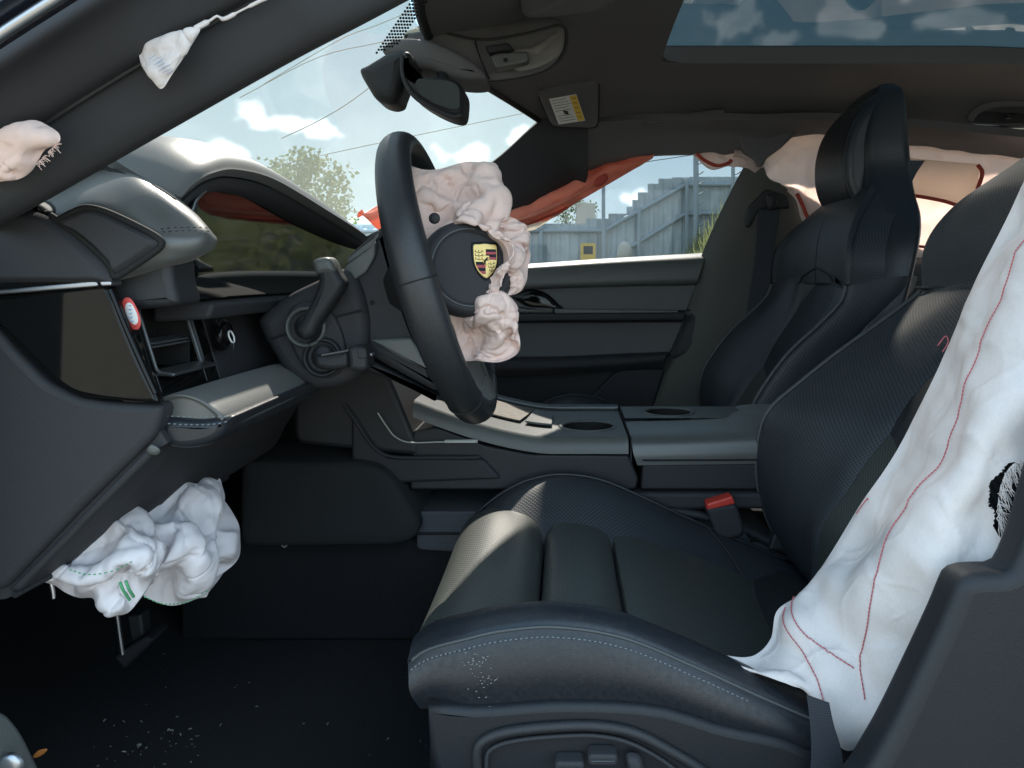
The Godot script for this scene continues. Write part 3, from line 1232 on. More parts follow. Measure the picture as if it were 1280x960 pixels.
	part(car, "rear_door_glass", slab([V(0.6053, 1.2705, -0.765), V(1.3755, 1.2163, -0.765), V(1.3755, 0.88, -0.765), V(0.5511, 0.9776, -0.765)], -0.772, -0.766, 0.001).mesh(), M.rear_glass)
	part(car, "rear_door_trim", slab(rnd([V(0.7055, 0.9117, -0.71), V(1.3393, 0.937, -0.71), V(1.3393, 0.2568, -0.71), V(0.5365, 0.2568, -0.71)], 0.02), -0.74, -0.70, 0.01).mesh(), M.dark_plastic)
	# floor, firewall, sills, rear
	var floor_rows := surf([
		[V(-1.0, 0.62, 0.72), V(-0.85, 0.42, 0.72), V(-0.62, 0.315, 0.72), V(-0.3, 0.30, 0.72), V(0.4, 0.30, 0.72), V(1.1, 0.30, 0.72), V(1.7, 0.30, 0.72)],
		[V(-1.0, 0.62, 0.4), V(-0.85, 0.42, 0.4), V(-0.62, 0.315, 0.4), V(-0.3, 0.297, 0.4), V(0.4, 0.30, 0.4), V(1.1, 0.30, 0.4), V(1.7, 0.30, 0.4)],
		[V(-1.0, 0.62, 0.0), V(-0.85, 0.42, 0.0), V(-0.62, 0.32, 0.0), V(-0.3, 0.31, 0.0), V(0.4, 0.31, 0.0), V(1.1, 0.30, 0.0), V(1.7, 0.30, 0.0)],
		[V(-1.0, 0.62, -0.72), V(-0.85, 0.42, -0.72), V(-0.62, 0.315, -0.72), V(-0.3, 0.30, -0.72), V(0.4, 0.30, -0.72), V(1.1, 0.30, -0.72), V(1.7, 0.30, -0.72)]], 60, 30)
	part(car, "floor_carpet", mesh_of(floor_rows), M.carpet)
	part(car, "underbody", block(V(0.35, 0.27, 0), V(2.7, 0.03, 1.44), 0.004).mesh(), M.black)
	part(car, "firewall", slab([V(-1.02, 0.25, 0), V(-0.98, 0.25, 0), V(-0.98, 0.9, 0), V(-1.02, 0.9, 0)], -0.74, 0.70, 0.003).mesh(), M.black)
	part(car, "rear_wall", slab([V(1.7, 0.25, 0), V(1.74, 0.25, 0), V(1.74, 1.4, 0), V(1.7, 1.4, 0)], -0.76, 0.76, 0.003).mesh(), M.headliner)
	part(car, "kick_panel", slab([V(-1.05, 0.25, 0), V(-0.28, 0.25, 0), V(-0.30, 0.86, 0), V(-1.05, 0.92, 0)], -0.80, -0.745, 0.004).mesh(), M.dark_plastic)
	part(car, "kick_panel", slab([V(-1.05, 0.25, 0), V(-0.52, 0.25, 0), V(-0.50, 0.92, 0), V(-1.05, 0.95, 0)], 0.672, 0.78, 0.004).mesh(), M.dark_plastic)
	# near rear side behind the pillar
	part(car, "quarter_panel", slab([V(0.62, 0.3, 0), V(1.7, 0.3, 0), V(1.7, 0.92, 0), V(0.62, 0.92, 0)], 0.74, 0.80, 0.004).mesh(), M.dark_plastic)
	# near sill
	part(car, "door_sill", slab(rnd([V(-0.42, 0.36, 0), V(0.8, 0.36, 0), V(0.8, 0.44, 0), V(-0.42, 0.44, 0)], 0.02), 0.655, 0.80, 0.015).mesh(), M.dark_plastic)
	part(car, "sill_corner", slab(rnd([V(-0.5101, 0.517, 0.68), V(-0.4715, 0.515, 0.68), V(-0.4569, 0.4971, 0.68), V(-0.4422, 0.4671, 0.68), V(-0.4302, 0.4371, 0.68), V(-0.5101, 0.4371, 0.68)], 0.01), 0.67, 0.75, 0.008).mesh(), M.grey_plastic)
	part(car, "sill_clip", pillow(spl([V(-0.4555, 0.491, 0.7), V(-0.4439, 0.4961, 0.7), V(-0.4361, 0.4884, 0.7), V(-0.4387, 0.4735, 0.7), V(-0.4555, 0.4703, 0.7)], 24, true), V(0, 0.4, 0.9).normalized(), 0.006, 0.004).mesh(), M.satin_metal)
	# near front pillar
	var np := surf([
		[V(-0.4578, 0.9855, 0.8), V(-0.3712, 1.044, 0.8), V(-0.2846, 1.0991, 0.8), V(-0.1764, 1.1695, 0.8), V(0.0082, 1.3025, 0.76)],
		[V(-0.4524, 0.9747, 0.8), V(-0.3658, 1.0331, 0.8), V(-0.2819, 1.0862, 0.8), V(-0.171, 1.1533, 0.8), V(0.0111, 1.285, 0.76)],
		[V(-0.4543, 0.9652, 0.785), V(-0.3708, 1.0242, 0.785), V(-0.2873, 1.0765, 0.785), V(-0.1704, 1.1444, 0.785), V(0.0142, 1.2744, 0.75)],
		[V(-0.4539, 0.9476, 0.765), V(-0.376, 1.0007, 0.765), V(-0.2922, 1.0515, 0.765), V(-0.1652, 1.1231, 0.765), V(0.0207, 1.2513, 0.735)],
		[V(-0.4557, 0.9409, 0.752), V(-0.3806, 0.9953, 0.752), V(-0.2961, 1.0473, 0.752), V(-0.1661, 1.1206, 0.752), V(0.0241, 1.2484, 0.725)]], 30, 20)
	part(car, "door_pillar_flange", shell(np, 0.01).mesh(), M.soft_plastic)
	var np2 := surf([
		[V(-0.4607, 0.9389, 0.748), V(-0.3845, 0.9943, 0.748), V(-0.2988, 1.0461, 0.748), V(-0.2238, 1.0865, 0.748), V(-0.1643, 1.1199, 0.748), V(0.0243, 1.249, 0.72)],
		[V(-0.4464, 0.9297, 0.745), V(-0.3805, 0.9775, 0.745), V(-0.2956, 1.0266, 0.745), V(-0.219, 1.0673, 0.745), V(-0.1592, 1.102, 0.745), V(0.0284, 1.2348, 0.7)],
		[V(-0.4419, 0.9208, 0.735), V(-0.3932, 0.9512, 0.735), V(-0.305, 1.0011, 0.735), V(-0.2106, 1.0523, 0.735), V(-0.1437, 1.0888, 0.735), V(0.0354, 1.2111, 0.69)],
		[V(-0.4508, 0.9171, 0.715), V(-0.4168, 0.9348, 0.715), V(-0.3217, 0.9889, 0.715), V(-0.2166, 1.0481, 0.715), V(-0.141, 1.0878, 0.715), V(0.0433, 1.208, 0.67)],
		[V(-0.4917, 0.9205, 0.66), V(-0.4547, 0.9411, 0.66), V(-0.3509, 1.0002, 0.66), V(-0.2363, 1.0647, 0.66), V(-0.1538, 1.108, 0.66), V(0.046, 1.2297, 0.63)]], 30, 20)
	part(car, "door_pillar_trim", shell(np2, 0.012).mesh(), M.pillar_trim)
	part(car, "pillar_bead", tube(spl([V(-0.4563, 0.9403, 0.752), V(-0.3806, 0.9947, 0.752), V(-0.2961, 1.0467, 0.752), V(-0.2222, 1.0875, 0.752), V(-0.1661, 1.1206, 0.752), V(0.0241, 1.2484, 0.725)], 30), 0.0022, 8).mesh(), M.rubber)
	# painted outer edge in the top left corner with its bright strip
	var ot := surf([
		[V(-0.4097, 0.9992, 0.86), V(-0.3379, 1.0442, 0.86), V(-0.2805, 1.0815, 0.86)],
		[V(-0.4231, 0.9813, 0.845), V(-0.349, 1.0308, 0.845), V(-0.2896, 1.0683, 0.845)],
		[V(-0.4454, 0.9752, 0.82), V(-0.3673, 1.0272, 0.82), V(-0.3049, 1.0668, 0.82)]], 16, 10)
	part(car, "door_frame_edge", shell(ot, 0.006).mesh(), M.paint)
	part(car, "frame_strip", tube(spl([V(-0.4023, 0.9857, 0.852), V(-0.3438, 1.0266, 0.852), V(-0.3, 1.0548, 0.852)], 16), 0.004, 8).mesh(), M.satin_metal)
	# near roof rail above the frame
	part(car, "roof_rail", slab([V(-0.2, 1.24, 0), V(0.1, 1.29, 0), V(1.7, 1.26, 0), V(1.7, 1.36, 0), V(0.1, 1.42, 0), V(-0.2, 1.34, 0)], 0.64, 0.76, 0.012).mesh(), M.headliner)


# ---------------------------------------------------------------- passenger door
func far_door():
	var d := thing("passenger_door", V(0, 0.4, -0.74), "closed front passenger door with dark layered trim and window", "car door")
	var z := -0.72
	part(d, "door_shell", slab([V(-0.6988, 0.88, -0.74), V(0.3816, 0.9336, -0.74), V(0.3301, 0.7621, -0.74), V(0.2015, 0.2476, -0.74), V(-0.6988, 0.2476, -0.74)], -0.80, -0.742, 0.005).mesh(), M.dark_plastic)
	var sill := surf([
		[V(-0.625, 0.8844, -0.78), V(-0.1442, 0.9106, -0.78), V(0.118, 0.9281, -0.78), V(0.389, 0.9434, -0.78)],
		[V(-0.6116, 0.88, -0.735), V(-0.1411, 0.9078, -0.735), V(0.1155, 0.9249, -0.735), V(0.3764, 0.9377, -0.735)],
		[V(-0.6027, 0.8652, -0.705), V(-0.1391, 0.8948, -0.705), V(0.1138, 0.9095, -0.705), V(0.3666, 0.9221, -0.705)],
		[V(-0.5997, 0.8318, -0.695), V(-0.1384, 0.8611, -0.695), V(0.1132, 0.8737, -0.695), V(0.3523, 0.8821, -0.695)],
		[V(-0.6012, 0.8148, -0.7), V(-0.1387, 0.8443, -0.7), V(0.1135, 0.8548, -0.7), V(0.3447, 0.8611, -0.7)],
		[V(-0.6071, 0.8099, -0.72), V(-0.1401, 0.8397, -0.72), V(0.1146, 0.8503, -0.72), V(0.3481, 0.8566, -0.72)]], 24, 26)
	part(d, "window_sill", shell(sill, 0.01).mesh(), M.grey_plastic)
	part(d, "trim_band", slab(rnd([V(-0.6071, 0.8439, -0.72), V(0.3481, 0.8566, -0.72), V(0.3227, 0.7887, -0.72), V(-0.6071, 0.7845, -0.72)], 0.006), -0.735, -0.712, 0.004).mesh(), M.headliner)
	part(d, "grip_bowl", pillow(spl([V(-0.1391, 0.8231, -0.705), V(-0.0927, 0.8442, -0.705), V(-0.0506, 0.8357, -0.705), V(-0.0169, 0.8062, -0.705), V(-0.0042, 0.7873, -0.705), V(-0.0969, 0.7894, -0.705)], 36, true), V(0, 0, 1), 0.01, 0.01, 0.5).mesh(), M.piano_black)
	part(d, "pull_handle", slab(rnd([V(-0.2217, 0.8654, -0.69), V(-0.138, 0.8235, -0.69), V(-0.0962, 0.7984, -0.69), V(-0.0293, 0.7963, -0.69), V(-0.0293, 0.7817, -0.69), V(-0.1171, 0.7817, -0.69), V(-0.2217, 0.8068, -0.69)], 0.008), -0.712, -0.69, 0.006).mesh(), M.grey_plastic)
	part(d, "trim_strip", slab(rnd([V(-0.0272, 0.7942, -0.69), V(0.297, 0.7901, -0.69), V(0.297, 0.7838, -0.69), V(-0.0272, 0.7817, -0.69)], 0.003, 2), -0.71, -0.692, 0.002).mesh(), M.grey_plastic)
	part(d, "armrest_shelf", slab(rnd([V(-0.5952, 0.778, -0.68), V(0.3163, 0.7843, -0.68), V(0.3101, 0.7655, -0.68), V(-0.5952, 0.7551, -0.68)], 0.006), -0.72, -0.675, 0.006).mesh(), M.soft_plastic)
	part(d, "trim_band", slab(rnd([V(-0.6071, 0.7548, -0.72), V(0.3142, 0.759, -0.72), V(0.2802, 0.6783, -0.72), V(-0.0127, 0.6656, -0.72), V(-0.6071, 0.6614, -0.72)], 0.008), -0.735, -0.715, 0.004).mesh(), M.headliner)
	var shelf := surf([
		[V(-0.6056, 0.6661, -0.715), V(-0.1398, 0.6661, -0.715), V(-0.0127, 0.6661, -0.715), V(0.1567, 0.6746, -0.715), V(0.2795, 0.6788, -0.715)],
		[V(-0.5982, 0.6562, -0.69), V(-0.138, 0.6562, -0.69), V(-0.0125, 0.6583, -0.69), V(0.1548, 0.6667, -0.69), V(0.2677, 0.675, -0.69)],
		[V(-0.5967, 0.6359, -0.685), V(-0.1377, 0.6359, -0.685), V(-0.0125, 0.6401, -0.685), V(0.1544, 0.6505, -0.685), V(0.2587, 0.6609, -0.685)],
		[V(-0.6012, 0.6173, -0.7), V(-0.1387, 0.6173, -0.7), V(-0.0126, 0.6215, -0.7), V(0.1555, 0.632, -0.7), V(0.2522, 0.6383, -0.7)]], 24, 14)
	part(d, "map_pocket_edge", shell(shelf, 0.008).mesh(), M.soft_plastic)
	part(d, "speaker_panel", slab(rnd([V(0.034, 0.5255, -0.72), V(0.1274, 0.6231, -0.72), V(0.1571, 0.6338, -0.72), V(0.2632, 0.6359, -0.72), V(0.1995, 0.4236, -0.72), V(-0.034, 0.4236, -0.72)], 0.01), -0.72, -0.70, 0.006).mesh(), M.soft_plastic)
	part(d, "door_seal", tube(spl([V(0.3849, 0.9506, -0.735), V(0.3421, 0.7945, -0.735), V(0.2908, 0.6448, -0.735), V(0.2267, 0.463, -0.735)], 20), 0.009, 8).mesh(), M.rubber)
	part(d, "window_pane", slab([V(-0.3168, 0.88, -0.765), V(-0.23, 1.1078, -0.765), V(-0.0347, 1.238, -0.765), V(0.5511, 1.2814, -0.765), V(0.3862, 0.9017, -0.765)], -0.772, -0.766, 0.001).mesh(), M.window_glass)


# ---------------------------------------------------------------- dashboard
func dashboard():
	var d := thing("dashboard", V(-0.5, 0.6, 0), "black leather dashboard with stitched top and hooded curved display", "dashboard")
	# hood over the display: lip, crown, and the top running forward to the windscreen
	var lip := [V(-0.362, 0.948, 0.602), V(-0.356, 0.962, 0.588), V(-0.352, 0.975, 0.562), V(-0.350, 0.984, 0.515), V(-0.347, 0.985, 0.42), V(-0.343, 0.966, 0.25), V(-0.342, 0.942, 0.05), V(-0.36, 0.925, -0.15), V(-0.38, 0.915, -0.68)]
	var rows := []
	var offs := [[0.0, 0.0, 0.0], [-0.012, 0.010, 0.004], [-0.05, 0.022, 0.006], [-0.11, 0.026, 0.0], [-0.22, 0.010, -0.02], [-0.38, -0.03, -0.05], [-0.62, -0.075, -0.09]]
	# its near edge runs along the seam with the near pad
	var seam_edge := [V(-0.362, 0.948, 0.602), V(-0.37, 0.9521, 0.606), V(-0.3923, 0.9647, 0.606), V(-0.4252, 0.9807, 0.598), V(-0.4907, 1.0015, 0.59), V(-0.72, 0.98, 0.58), V(-1.0, 0.90, 0.58)]
	for k in offs.size():
		var o = offs[k]
		var line := []
		for i in lip.size():
			var q: Vector3 = lip[i]
			line.append(V(q.x + o[0], q.y + o[1] + (o[2] if i < 6 else 0.0), q.z))
		line[1] = line[1].lerp(seam_edge[k] + line[1] - line[0], 0.6)
		line[2] = line[2].lerp(seam_edge[k] + line[2] - line[0], 0.2)
		line[0] = seam_edge[k]
		rows.append(line)
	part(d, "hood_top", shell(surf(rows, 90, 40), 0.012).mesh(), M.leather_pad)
	# the shadowed inside of the hood
	var inner := []
	for o in [[0.002, -0.002], [-0.002, -0.014], [-0.02, -0.022], [-0.05, -0.026]]:
		var line := []
		for q in lip:
			line.append(V(q.x + o[0], q.y + o[1], q.z))
		inner.append(line)
	part(d, "hood_lining", shell(surf(inner, 90, 12), 0.006).mesh(), M.soft_plastic)
	# display: a gently curved dark mirror, with a thin edge
	var face := []
	for k in 9:
		var v := k / 8.0
		var line := PackedVector3Array()
		for c in 49:
			var u := c / 48.0
			var z := lerpf(0.600, 0.02, u)
			var top := lin([[0.02, 0.930], [0.05, 0.933], [0.25, 0.957], [0.42, 0.976], [0.515, 0.975], [0.562, 0.965], [0.588, 0.951], [0.602, 0.935]], z)
			var y := lerpf(top, 0.858, v)
			var x := -0.352 + 0.014 * pow((z - 0.33) / 0.3, 2.0) - 0.010 * (1.0 - v) - 0.006 * v
			line.append(V(x, y, z))
		face.append(line)
	var disp := part(d, "instrument_display", shell(face, 0.012).mesh(), M.display_glass)
	part(disp, "bezel", tube(face[0], 0.0016, 6).mesh(), M.satin_metal)
	part(d, "display_foot", slab(rnd([V(-0.40, 0.835, 0), V(-0.345, 0.838, 0), V(-0.340, 0.853, 0), V(-0.37, 0.857, 0), V(-0.40, 0.855, 0)], 0.005), 0.02, 0.575, 0.004).mesh(), M.soft_plastic)
	# near pad in leather: from the seam of the hood over the end face to the underside
	var pad := surf([
		[V(-0.5497, 0.9545, 0.55), V(-0.503, 0.9662, 0.56), V(-0.4512, 0.9809, 0.58), V(-0.4091, 0.9796, 0.6), V(-0.3775, 0.9679, 0.61), V(-0.3507, 0.9482, 0.615), V(-0.3369, 0.9339, 0.61), V(-0.3357, 0.9242, 0.6)],
		[V(-0.514, 0.9467, 0.6), V(-0.4699, 0.9554, 0.61), V(-0.4283, 0.9667, 0.62), V(-0.392, 0.9654, 0.63), V(-0.3642, 0.9527, 0.635), V(-0.3407, 0.9384, 0.635), V(-0.3262, 0.9277, 0.625), V(-0.3251, 0.9192, 0.61)],
		[V(-0.4854, 0.9387, 0.64), V(-0.4453, 0.9411, 0.645), V(-0.4129, 0.9488, 0.652), V(-0.3813, 0.9416, 0.655), V(-0.3568, 0.9286, 0.653), V(-0.3357, 0.9213, 0.648), V(-0.3193, 0.9199, 0.635), V(-0.3191, 0.9145, 0.615)],
		[V(-0.4747, 0.9284, 0.655), V(-0.434, 0.9274, 0.66), V(-0.4055, 0.9339, 0.664), V(-0.3761, 0.9264, 0.664), V(-0.3519, 0.9156, 0.662), V(-0.3335, 0.9111, 0.655), V(-0.3184, 0.9104, 0.64), V(-0.3191, 0.9101, 0.615)],
		[V(-0.4711, 0.904, 0.66), V(-0.4293, 0.9026, 0.663), V(-0.3988, 0.9038, 0.666), V(-0.3721, 0.9052, 0.665), V(-0.3499, 0.9026, 0.662), V(-0.3354, 0.9001, 0.654), V(-0.3241, 0.9005, 0.64), V(-0.3228, 0.9042, 0.615)],
		[V(-0.4747, 0.8793, 0.655), V(-0.4312, 0.8766, 0.658), V(-0.397, 0.8773, 0.66), V(-0.3747, 0.8821, 0.658), V(-0.3559, 0.887, 0.652), V(-0.3428, 0.8905, 0.645), V(-0.3336, 0.895, 0.632), V(-0.331, 0.9007, 0.61)],
		[V(-0.4997, 0.872, 0.62), V(-0.456, 0.8705, 0.62), V(-0.4181, 0.872, 0.62), V(-0.3933, 0.8764, 0.62), V(-0.3741, 0.8822, 0.615), V(-0.3646, 0.8867, 0.605), V(-0.3546, 0.8921, 0.595), V(-0.3472, 0.8991, 0.585)]], 60, 44)
	var p := part(d, "end_pad", shell(pad, 0.008).mesh(), M.leather_pad)
	for k in 2:
		var a := spl([V(-0.3537, 0.9193, 0.6575).lerp(V(-0.3517, 0.9172, 0.6585), k), V(-0.3435, 0.9216, 0.6545).lerp(V(-0.3413, 0.9187, 0.656), k), V(-0.3296, 0.9227, 0.6475).lerp(V(-0.3275, 0.9198, 0.649), k), V(-0.3174, 0.9227, 0.636).lerp(V(-0.3151, 0.9197, 0.638), k)], 30)
		stuffed(part(p, "stitching", stitches(a, 0.003, 0.0016, 0.0005).mesh(), M.dark_thread))
	part(p, "hood_seam", tube(spl([V(-0.4496, 0.9878, 0.575), V(-0.4258, 0.9786, 0.597), V(-0.4017, 0.9712, 0.613), V(-0.3712, 0.9592, 0.622), V(-0.3534, 0.9481, 0.624)], 24), 0.0028, 6).mesh(), M.black)
	# end covers with soft edges, in a dark gap
	var gap := spl([V(-0.4362, 0.931, 0.667), V(-0.4308, 0.9276, 0.667), V(-0.4186, 0.9337, 0.667), V(-0.4063, 0.9378, 0.667), V(-0.39, 0.9344, 0.667), V(-0.3656, 0.9235, 0.667), V(-0.3459, 0.9126, 0.667), V(-0.3425, 0.9065, 0.667), V(-0.3506, 0.899, 0.667), V(-0.3771, 0.8814, 0.667), V(-0.3826, 0.88, 0.667), V(-0.3853, 0.8882, 0.667), V(-0.3995, 0.9031, 0.667), V(-0.4172, 0.9174, 0.667)], 90, true)
	part(d, "cover_gap", tube(gap, 0.0032, 8, true).mesh(), M.black)
	var c1 := spl([V(-0.4301, 0.9268, 0.668), V(-0.4179, 0.9322, 0.668), V(-0.4064, 0.9363, 0.668), V(-0.3908, 0.9329, 0.668), V(-0.3664, 0.9214, 0.668), V(-0.3474, 0.9119, 0.668), V(-0.3447, 0.9065, 0.668), V(-0.3508, 0.9004, 0.668), V(-0.3765, 0.8834, 0.668), V(-0.3806, 0.882, 0.668), V(-0.3833, 0.8888, 0.668), V(-0.3976, 0.9044, 0.668), V(-0.4152, 0.9187, 0.668)], 90, true)
	part(d, "speaker_cover", pillow(c1, V(0.05, 0, 1).normalized(), 0.006, 0.006, 0.12, 14, 0.15).mesh(), M.soft_plastic)
	var c2 := spl([V(-0.5197, 0.9322, 0.668), V(-0.4926, 0.9343, 0.668), V(-0.4654, 0.935, 0.668), V(-0.4437, 0.9329, 0.668), V(-0.422, 0.9194, 0.668), V(-0.403, 0.9031, 0.668), V(-0.3901, 0.8895, 0.668), V(-0.384, 0.8773, 0.668), V(-0.3881, 0.8746, 0.668), V(-0.4383, 0.8746, 0.668), V(-0.4993, 0.8746, 0.668), V(-0.5211, 0.8766, 0.668), V(-0.5238, 0.9037, 0.668)], 90, true)
	part(d, "end_cover", pillow(c2, V(0.02, 0, 1).normalized(), 0.008, 0.006, 0.12, 14, 0.15).mesh(), M.soft_plastic)
	part(d, "pillar_foot_cover", slab(rnd([V(-0.5398, 0.9439, 0.66), V(-0.4643, 0.948, 0.66), V(-0.445, 0.9398, 0.66), V(-0.4395, 0.9329, 0.66), V(-0.4574, 0.9329, 0.66), V(-0.5398, 0.9301, 0.66)], 0.008), 0.60, 0.665, 0.006).mesh(), M.soft_plastic)
	# underside of the pad down to the fascia
	part(d, "pad_underside", slab(rnd([V(-0.454, 0.88, 0.6), V(-0.4053, 0.8793, 0.6), V(-0.3506, 0.9002, 0.6), V(-0.3461, 0.8927, 0.6), V(-0.3454, 0.8763, 0.6), V(-0.3401, 0.8598, 0.6), V(-0.3416, 0.8538, 0.6), V(-0.3866, 0.8493, 0.6), V(-0.454, 0.8523, 0.6)], 0.008), 0.596, 0.645, 0.008).mesh(), M.dark_plastic)
	# gloss side panel with its bright upper edge
	var g := part(d, "gloss_panel", slab(spl([V(-0.5329, 0.8608, 0.66), V(-0.4711, 0.8649, 0.66), V(-0.4231, 0.8697, 0.66), V(-0.3983, 0.8724, 0.66), V(-0.3887, 0.8683, 0.66), V(-0.3764, 0.8388, 0.66), V(-0.3626, 0.8065, 0.66), V(-0.3475, 0.7749, 0.66), V(-0.3503, 0.7715, 0.66), V(-0.3819, 0.7735, 0.66), V(-0.4128, 0.7777, 0.66), V(-0.4313, 0.7873, 0.66), V(-0.4519, 0.8065, 0.66), V(-0.4766, 0.8299, 0.66), V(-0.5055, 0.8525, 0.66), V(-0.5329, 0.8573, 0.66)], 100, true), 0.651, 0.664, 0.004).mesh(), M.piano_black)
	part(g, "bright_edge", slab(rnd([V(-0.5329, 0.8635, 0.66), V(-0.4643, 0.8697, 0.66), V(-0.3983, 0.8766, 0.66), V(-0.3956, 0.8745, 0.66), V(-0.3956, 0.8711, 0.66), V(-0.4437, 0.867, 0.66), V(-0.5329, 0.8601, 0.66)], 0.002, 2), 0.655, 0.669, 0.0015).mesh(), M.satin_metal)
	part(g, "edge_cap", slab(rnd([V(-0.3949, 0.8766, 0.66), V(-0.3846, 0.8766, 0.66), V(-0.3839, 0.8718, 0.66), V(-0.3935, 0.8711, 0.66)], 0.002, 2), 0.652, 0.669, 0.0015).mesh(), M.satin_metal)
	part(g, "edge_rib", tube(spl([V(-0.3865, 0.8684, 0.666), V(-0.375, 0.8398, 0.666), V(-0.3607, 0.8072, 0.666), V(-0.3484, 0.78, 0.666)], 20), 0.0022, 8).mesh(), M.piano_black)
	# fascia that faces the driver, built as a frame round the air vent
	var fx := func(y: float) -> float: return -0.392 + (0.86 - y) * 0.30
	var strip := func(z0: float, z1: float, y0: float, y1: float, called: String, m: Material):
		var l := PackedVector3Array([V(fx.call(y0), y0, 0), V(fx.call(y1), y1, 0), V(fx.call(y1) - 0.02, y1, 0), V(fx.call(y0) - 0.02, y0, 0)])
		return part(d, called, slab(l, z0, z1, 0.002).mesh(), m)
	strip.call(0.622, 0.652, 0.765, 0.875, "fascia", M.piano_black)
	strip.call(0.533, 0.6215, 0.765, 0.792, "fascia", M.piano_black)
	strip.call(0.533, 0.6215, 0.852, 0.875, "fascia", M.piano_black)
	strip.call(0.505, 0.5325, 0.765, 0.875, "fascia", M.piano_black)
	strip.call(0.34, 0.5045, 0.765, 0.852, "fascia", M.soft_plastic)
	# air vent: dark box, slats, bright lower lip and side bar
	var vent := part(d, "air_vent", block(V(-0.43, 0.82, 0.577), V(0.03, 0.065, 0.092)).mesh(), M.black)
	part(vent, "side_wall", block(V(-0.42, 0.82, 0.5355), V(0.075, 0.062, 0.003), 0.001).mesh(), M.black)
	part(vent, "side_wall", block(V(-0.42, 0.82, 0.6205), V(0.06, 0.062, 0.003), 0.001).mesh(), M.black)
	for k in 2:
		var y := 0.814 + k * 0.005
		part(vent, "slat", slab(rnd([V(fx.call(y) - 0.018, y - 0.002, 0), V(fx.call(y) - 0.003, y - 0.001 - k * 0.002, 0), V(fx.call(y) - 0.003, y + 0.001 - k * 0.002, 0), V(fx.call(y) - 0.018, y + 0.002, 0)], 0.0008, 2), 0.536, 0.619, 0.0006).mesh(), M.grey_trim)
	part(vent, "lip", slab(rnd([V(-0.374, 0.789, 0), V(-0.357, 0.788, 0), V(-0.355, 0.791, 0), V(-0.374, 0.7945, 0)], 0.001, 2), 0.533, 0.620, 0.001).mesh(), M.satin_metal)
	var frame := PackedVector3Array()
	for q in rnd([V(0.622, 0.853, 0), V(0.532, 0.853, 0), V(0.532, 0.7915, 0), V(0.622, 0.7915, 0)], 0.007):
		frame.append(V(fx.call(q.y) + 0.0015, q.y, q.x))
	part(vent, "frame", tube(frame, 0.0017, 8, true).mesh(), M.grey_trim)
	part(vent, "side_bar", slab(rnd([V(-0.370, 0.79, 0), V(-0.366, 0.79, 0), V(-0.386, 0.853, 0), V(-0.390, 0.853, 0)], 0.001, 2), 0.536, 0.542, 0.001).mesh(), M.grey_trim)
	# round sticker and start button
	var st := thing("round_sticker", V(-0.3757, 0.8475, 0.655), "round white sticker with red rim stuck on the gloss fascia by the vent", "sticker")
	var sq := spl([V(-0.3845, 0.8557, 0.653), V(-0.381, 0.8613, 0.653), V(-0.3755, 0.8592, 0.653), V(-0.3699, 0.8488, 0.653), V(-0.3679, 0.839, 0.653), V(-0.3706, 0.8335, 0.653), V(-0.3769, 0.8356, 0.653), V(-0.3824, 0.8453, 0.653)], 40, true)
	part(st, "rim", pillow(sq, V(0.75, 0.1, 0.66).normalized(), 0.0012, 0.001, 0.2).mesh(), M.enamel_bright)
	var mid := V(-0.3762, 0.8474, 0.653)
	var sq2 := PackedVector3Array()
	for q in sq:
		sq2.append(mid + (q - mid) * 0.68 + V(0.0007, 0, 0.0007))
	part(st, "face", pillow(sq2, V(0.75, 0.1, 0.66).normalized(), 0.0012, 0.001, 0.2).mesh(), M.white_plastic)
	var print_ := MB.new()
	for k in 5:
		var y := 0.0068 - k * 0.0034
		var w = [0.004, 0.006, 0.0045, 0.006, 0.0035][k]
		print_.add(block(V(0, y, 0.0022), V(w, 0.0011, 0.0003), 0.0001))
	stuffed(part(st, "print", print_.moved(facing(mid, V(0.75, 0.1, 0.66))).mesh(), M.blue_print))
	var sb := part(d, "start_button", lathe([V(0.0, 0.006, 0), V(0.013, 0.005, 0), V(0.0155, 0.001, 0), V(0.0155, -0.004, 0)], Transform3D(Basis(V(0, 0, 1), V(1, 0.25, 0.15).normalized(), V(0, 1, 0)), V(-0.3754, 0.816, 0.5) + V(0.012, 0, 0))).mesh(), M.piano_black)
	var ring := PackedVector3Array()
	for k in 28:
		var a := TAU * k / 28
		ring.append(V(-0.3746, 0.8152, 0.5) + V(0.019, 0, 0) + V(-0.002 * sin(a), sin(a) * 0.0062, cos(a) * 0.0055))
	part(sb, "ring_mark", tube(ring, 0.0009, 6, true).mesh(), M.white_plastic)
	var arc := PackedVector3Array()
	for k in 24:
		var a := -1.2 + 3.6 * k / 23.0
		arc.append(V(-0.3754, 0.816, 0.5) + V(0.014, 0, 0) + V(-0.004 * sin(a), sin(a) * 0.0175, -cos(a) * 0.016))
	part(sb, "edge_ring", tube(arc, 0.0012, 6).mesh(), M.satin_metal)
	# knee pad: a stitched leather bolster across the lower dash
	var kp := thing("knee_pad", V(-0.34, 0.7, 0.5), "pale lit stitched leather knee pad jutting from the lower dashboard", "pad")
	var sec := func(z: float, grow: float) -> PackedVector3Array:
		var l := [V(-0.372, 0.764, z), V(-0.352, 0.7745, z), V(-0.335, 0.776, z), V(-0.318, 0.770, z), V(-0.302, 0.758, z), V(-0.297, 0.749, z), V(-0.302, 0.744, z), V(-0.33, 0.742, z), V(-0.37, 0.742, z), V(-0.38, 0.752, z)]
		var c := V(-0.342, 0.756, z)
		var o := []
		for q in l:
			o.append(c + (q - c) * grow)
		return spl(o, 60, true)
	rows = []
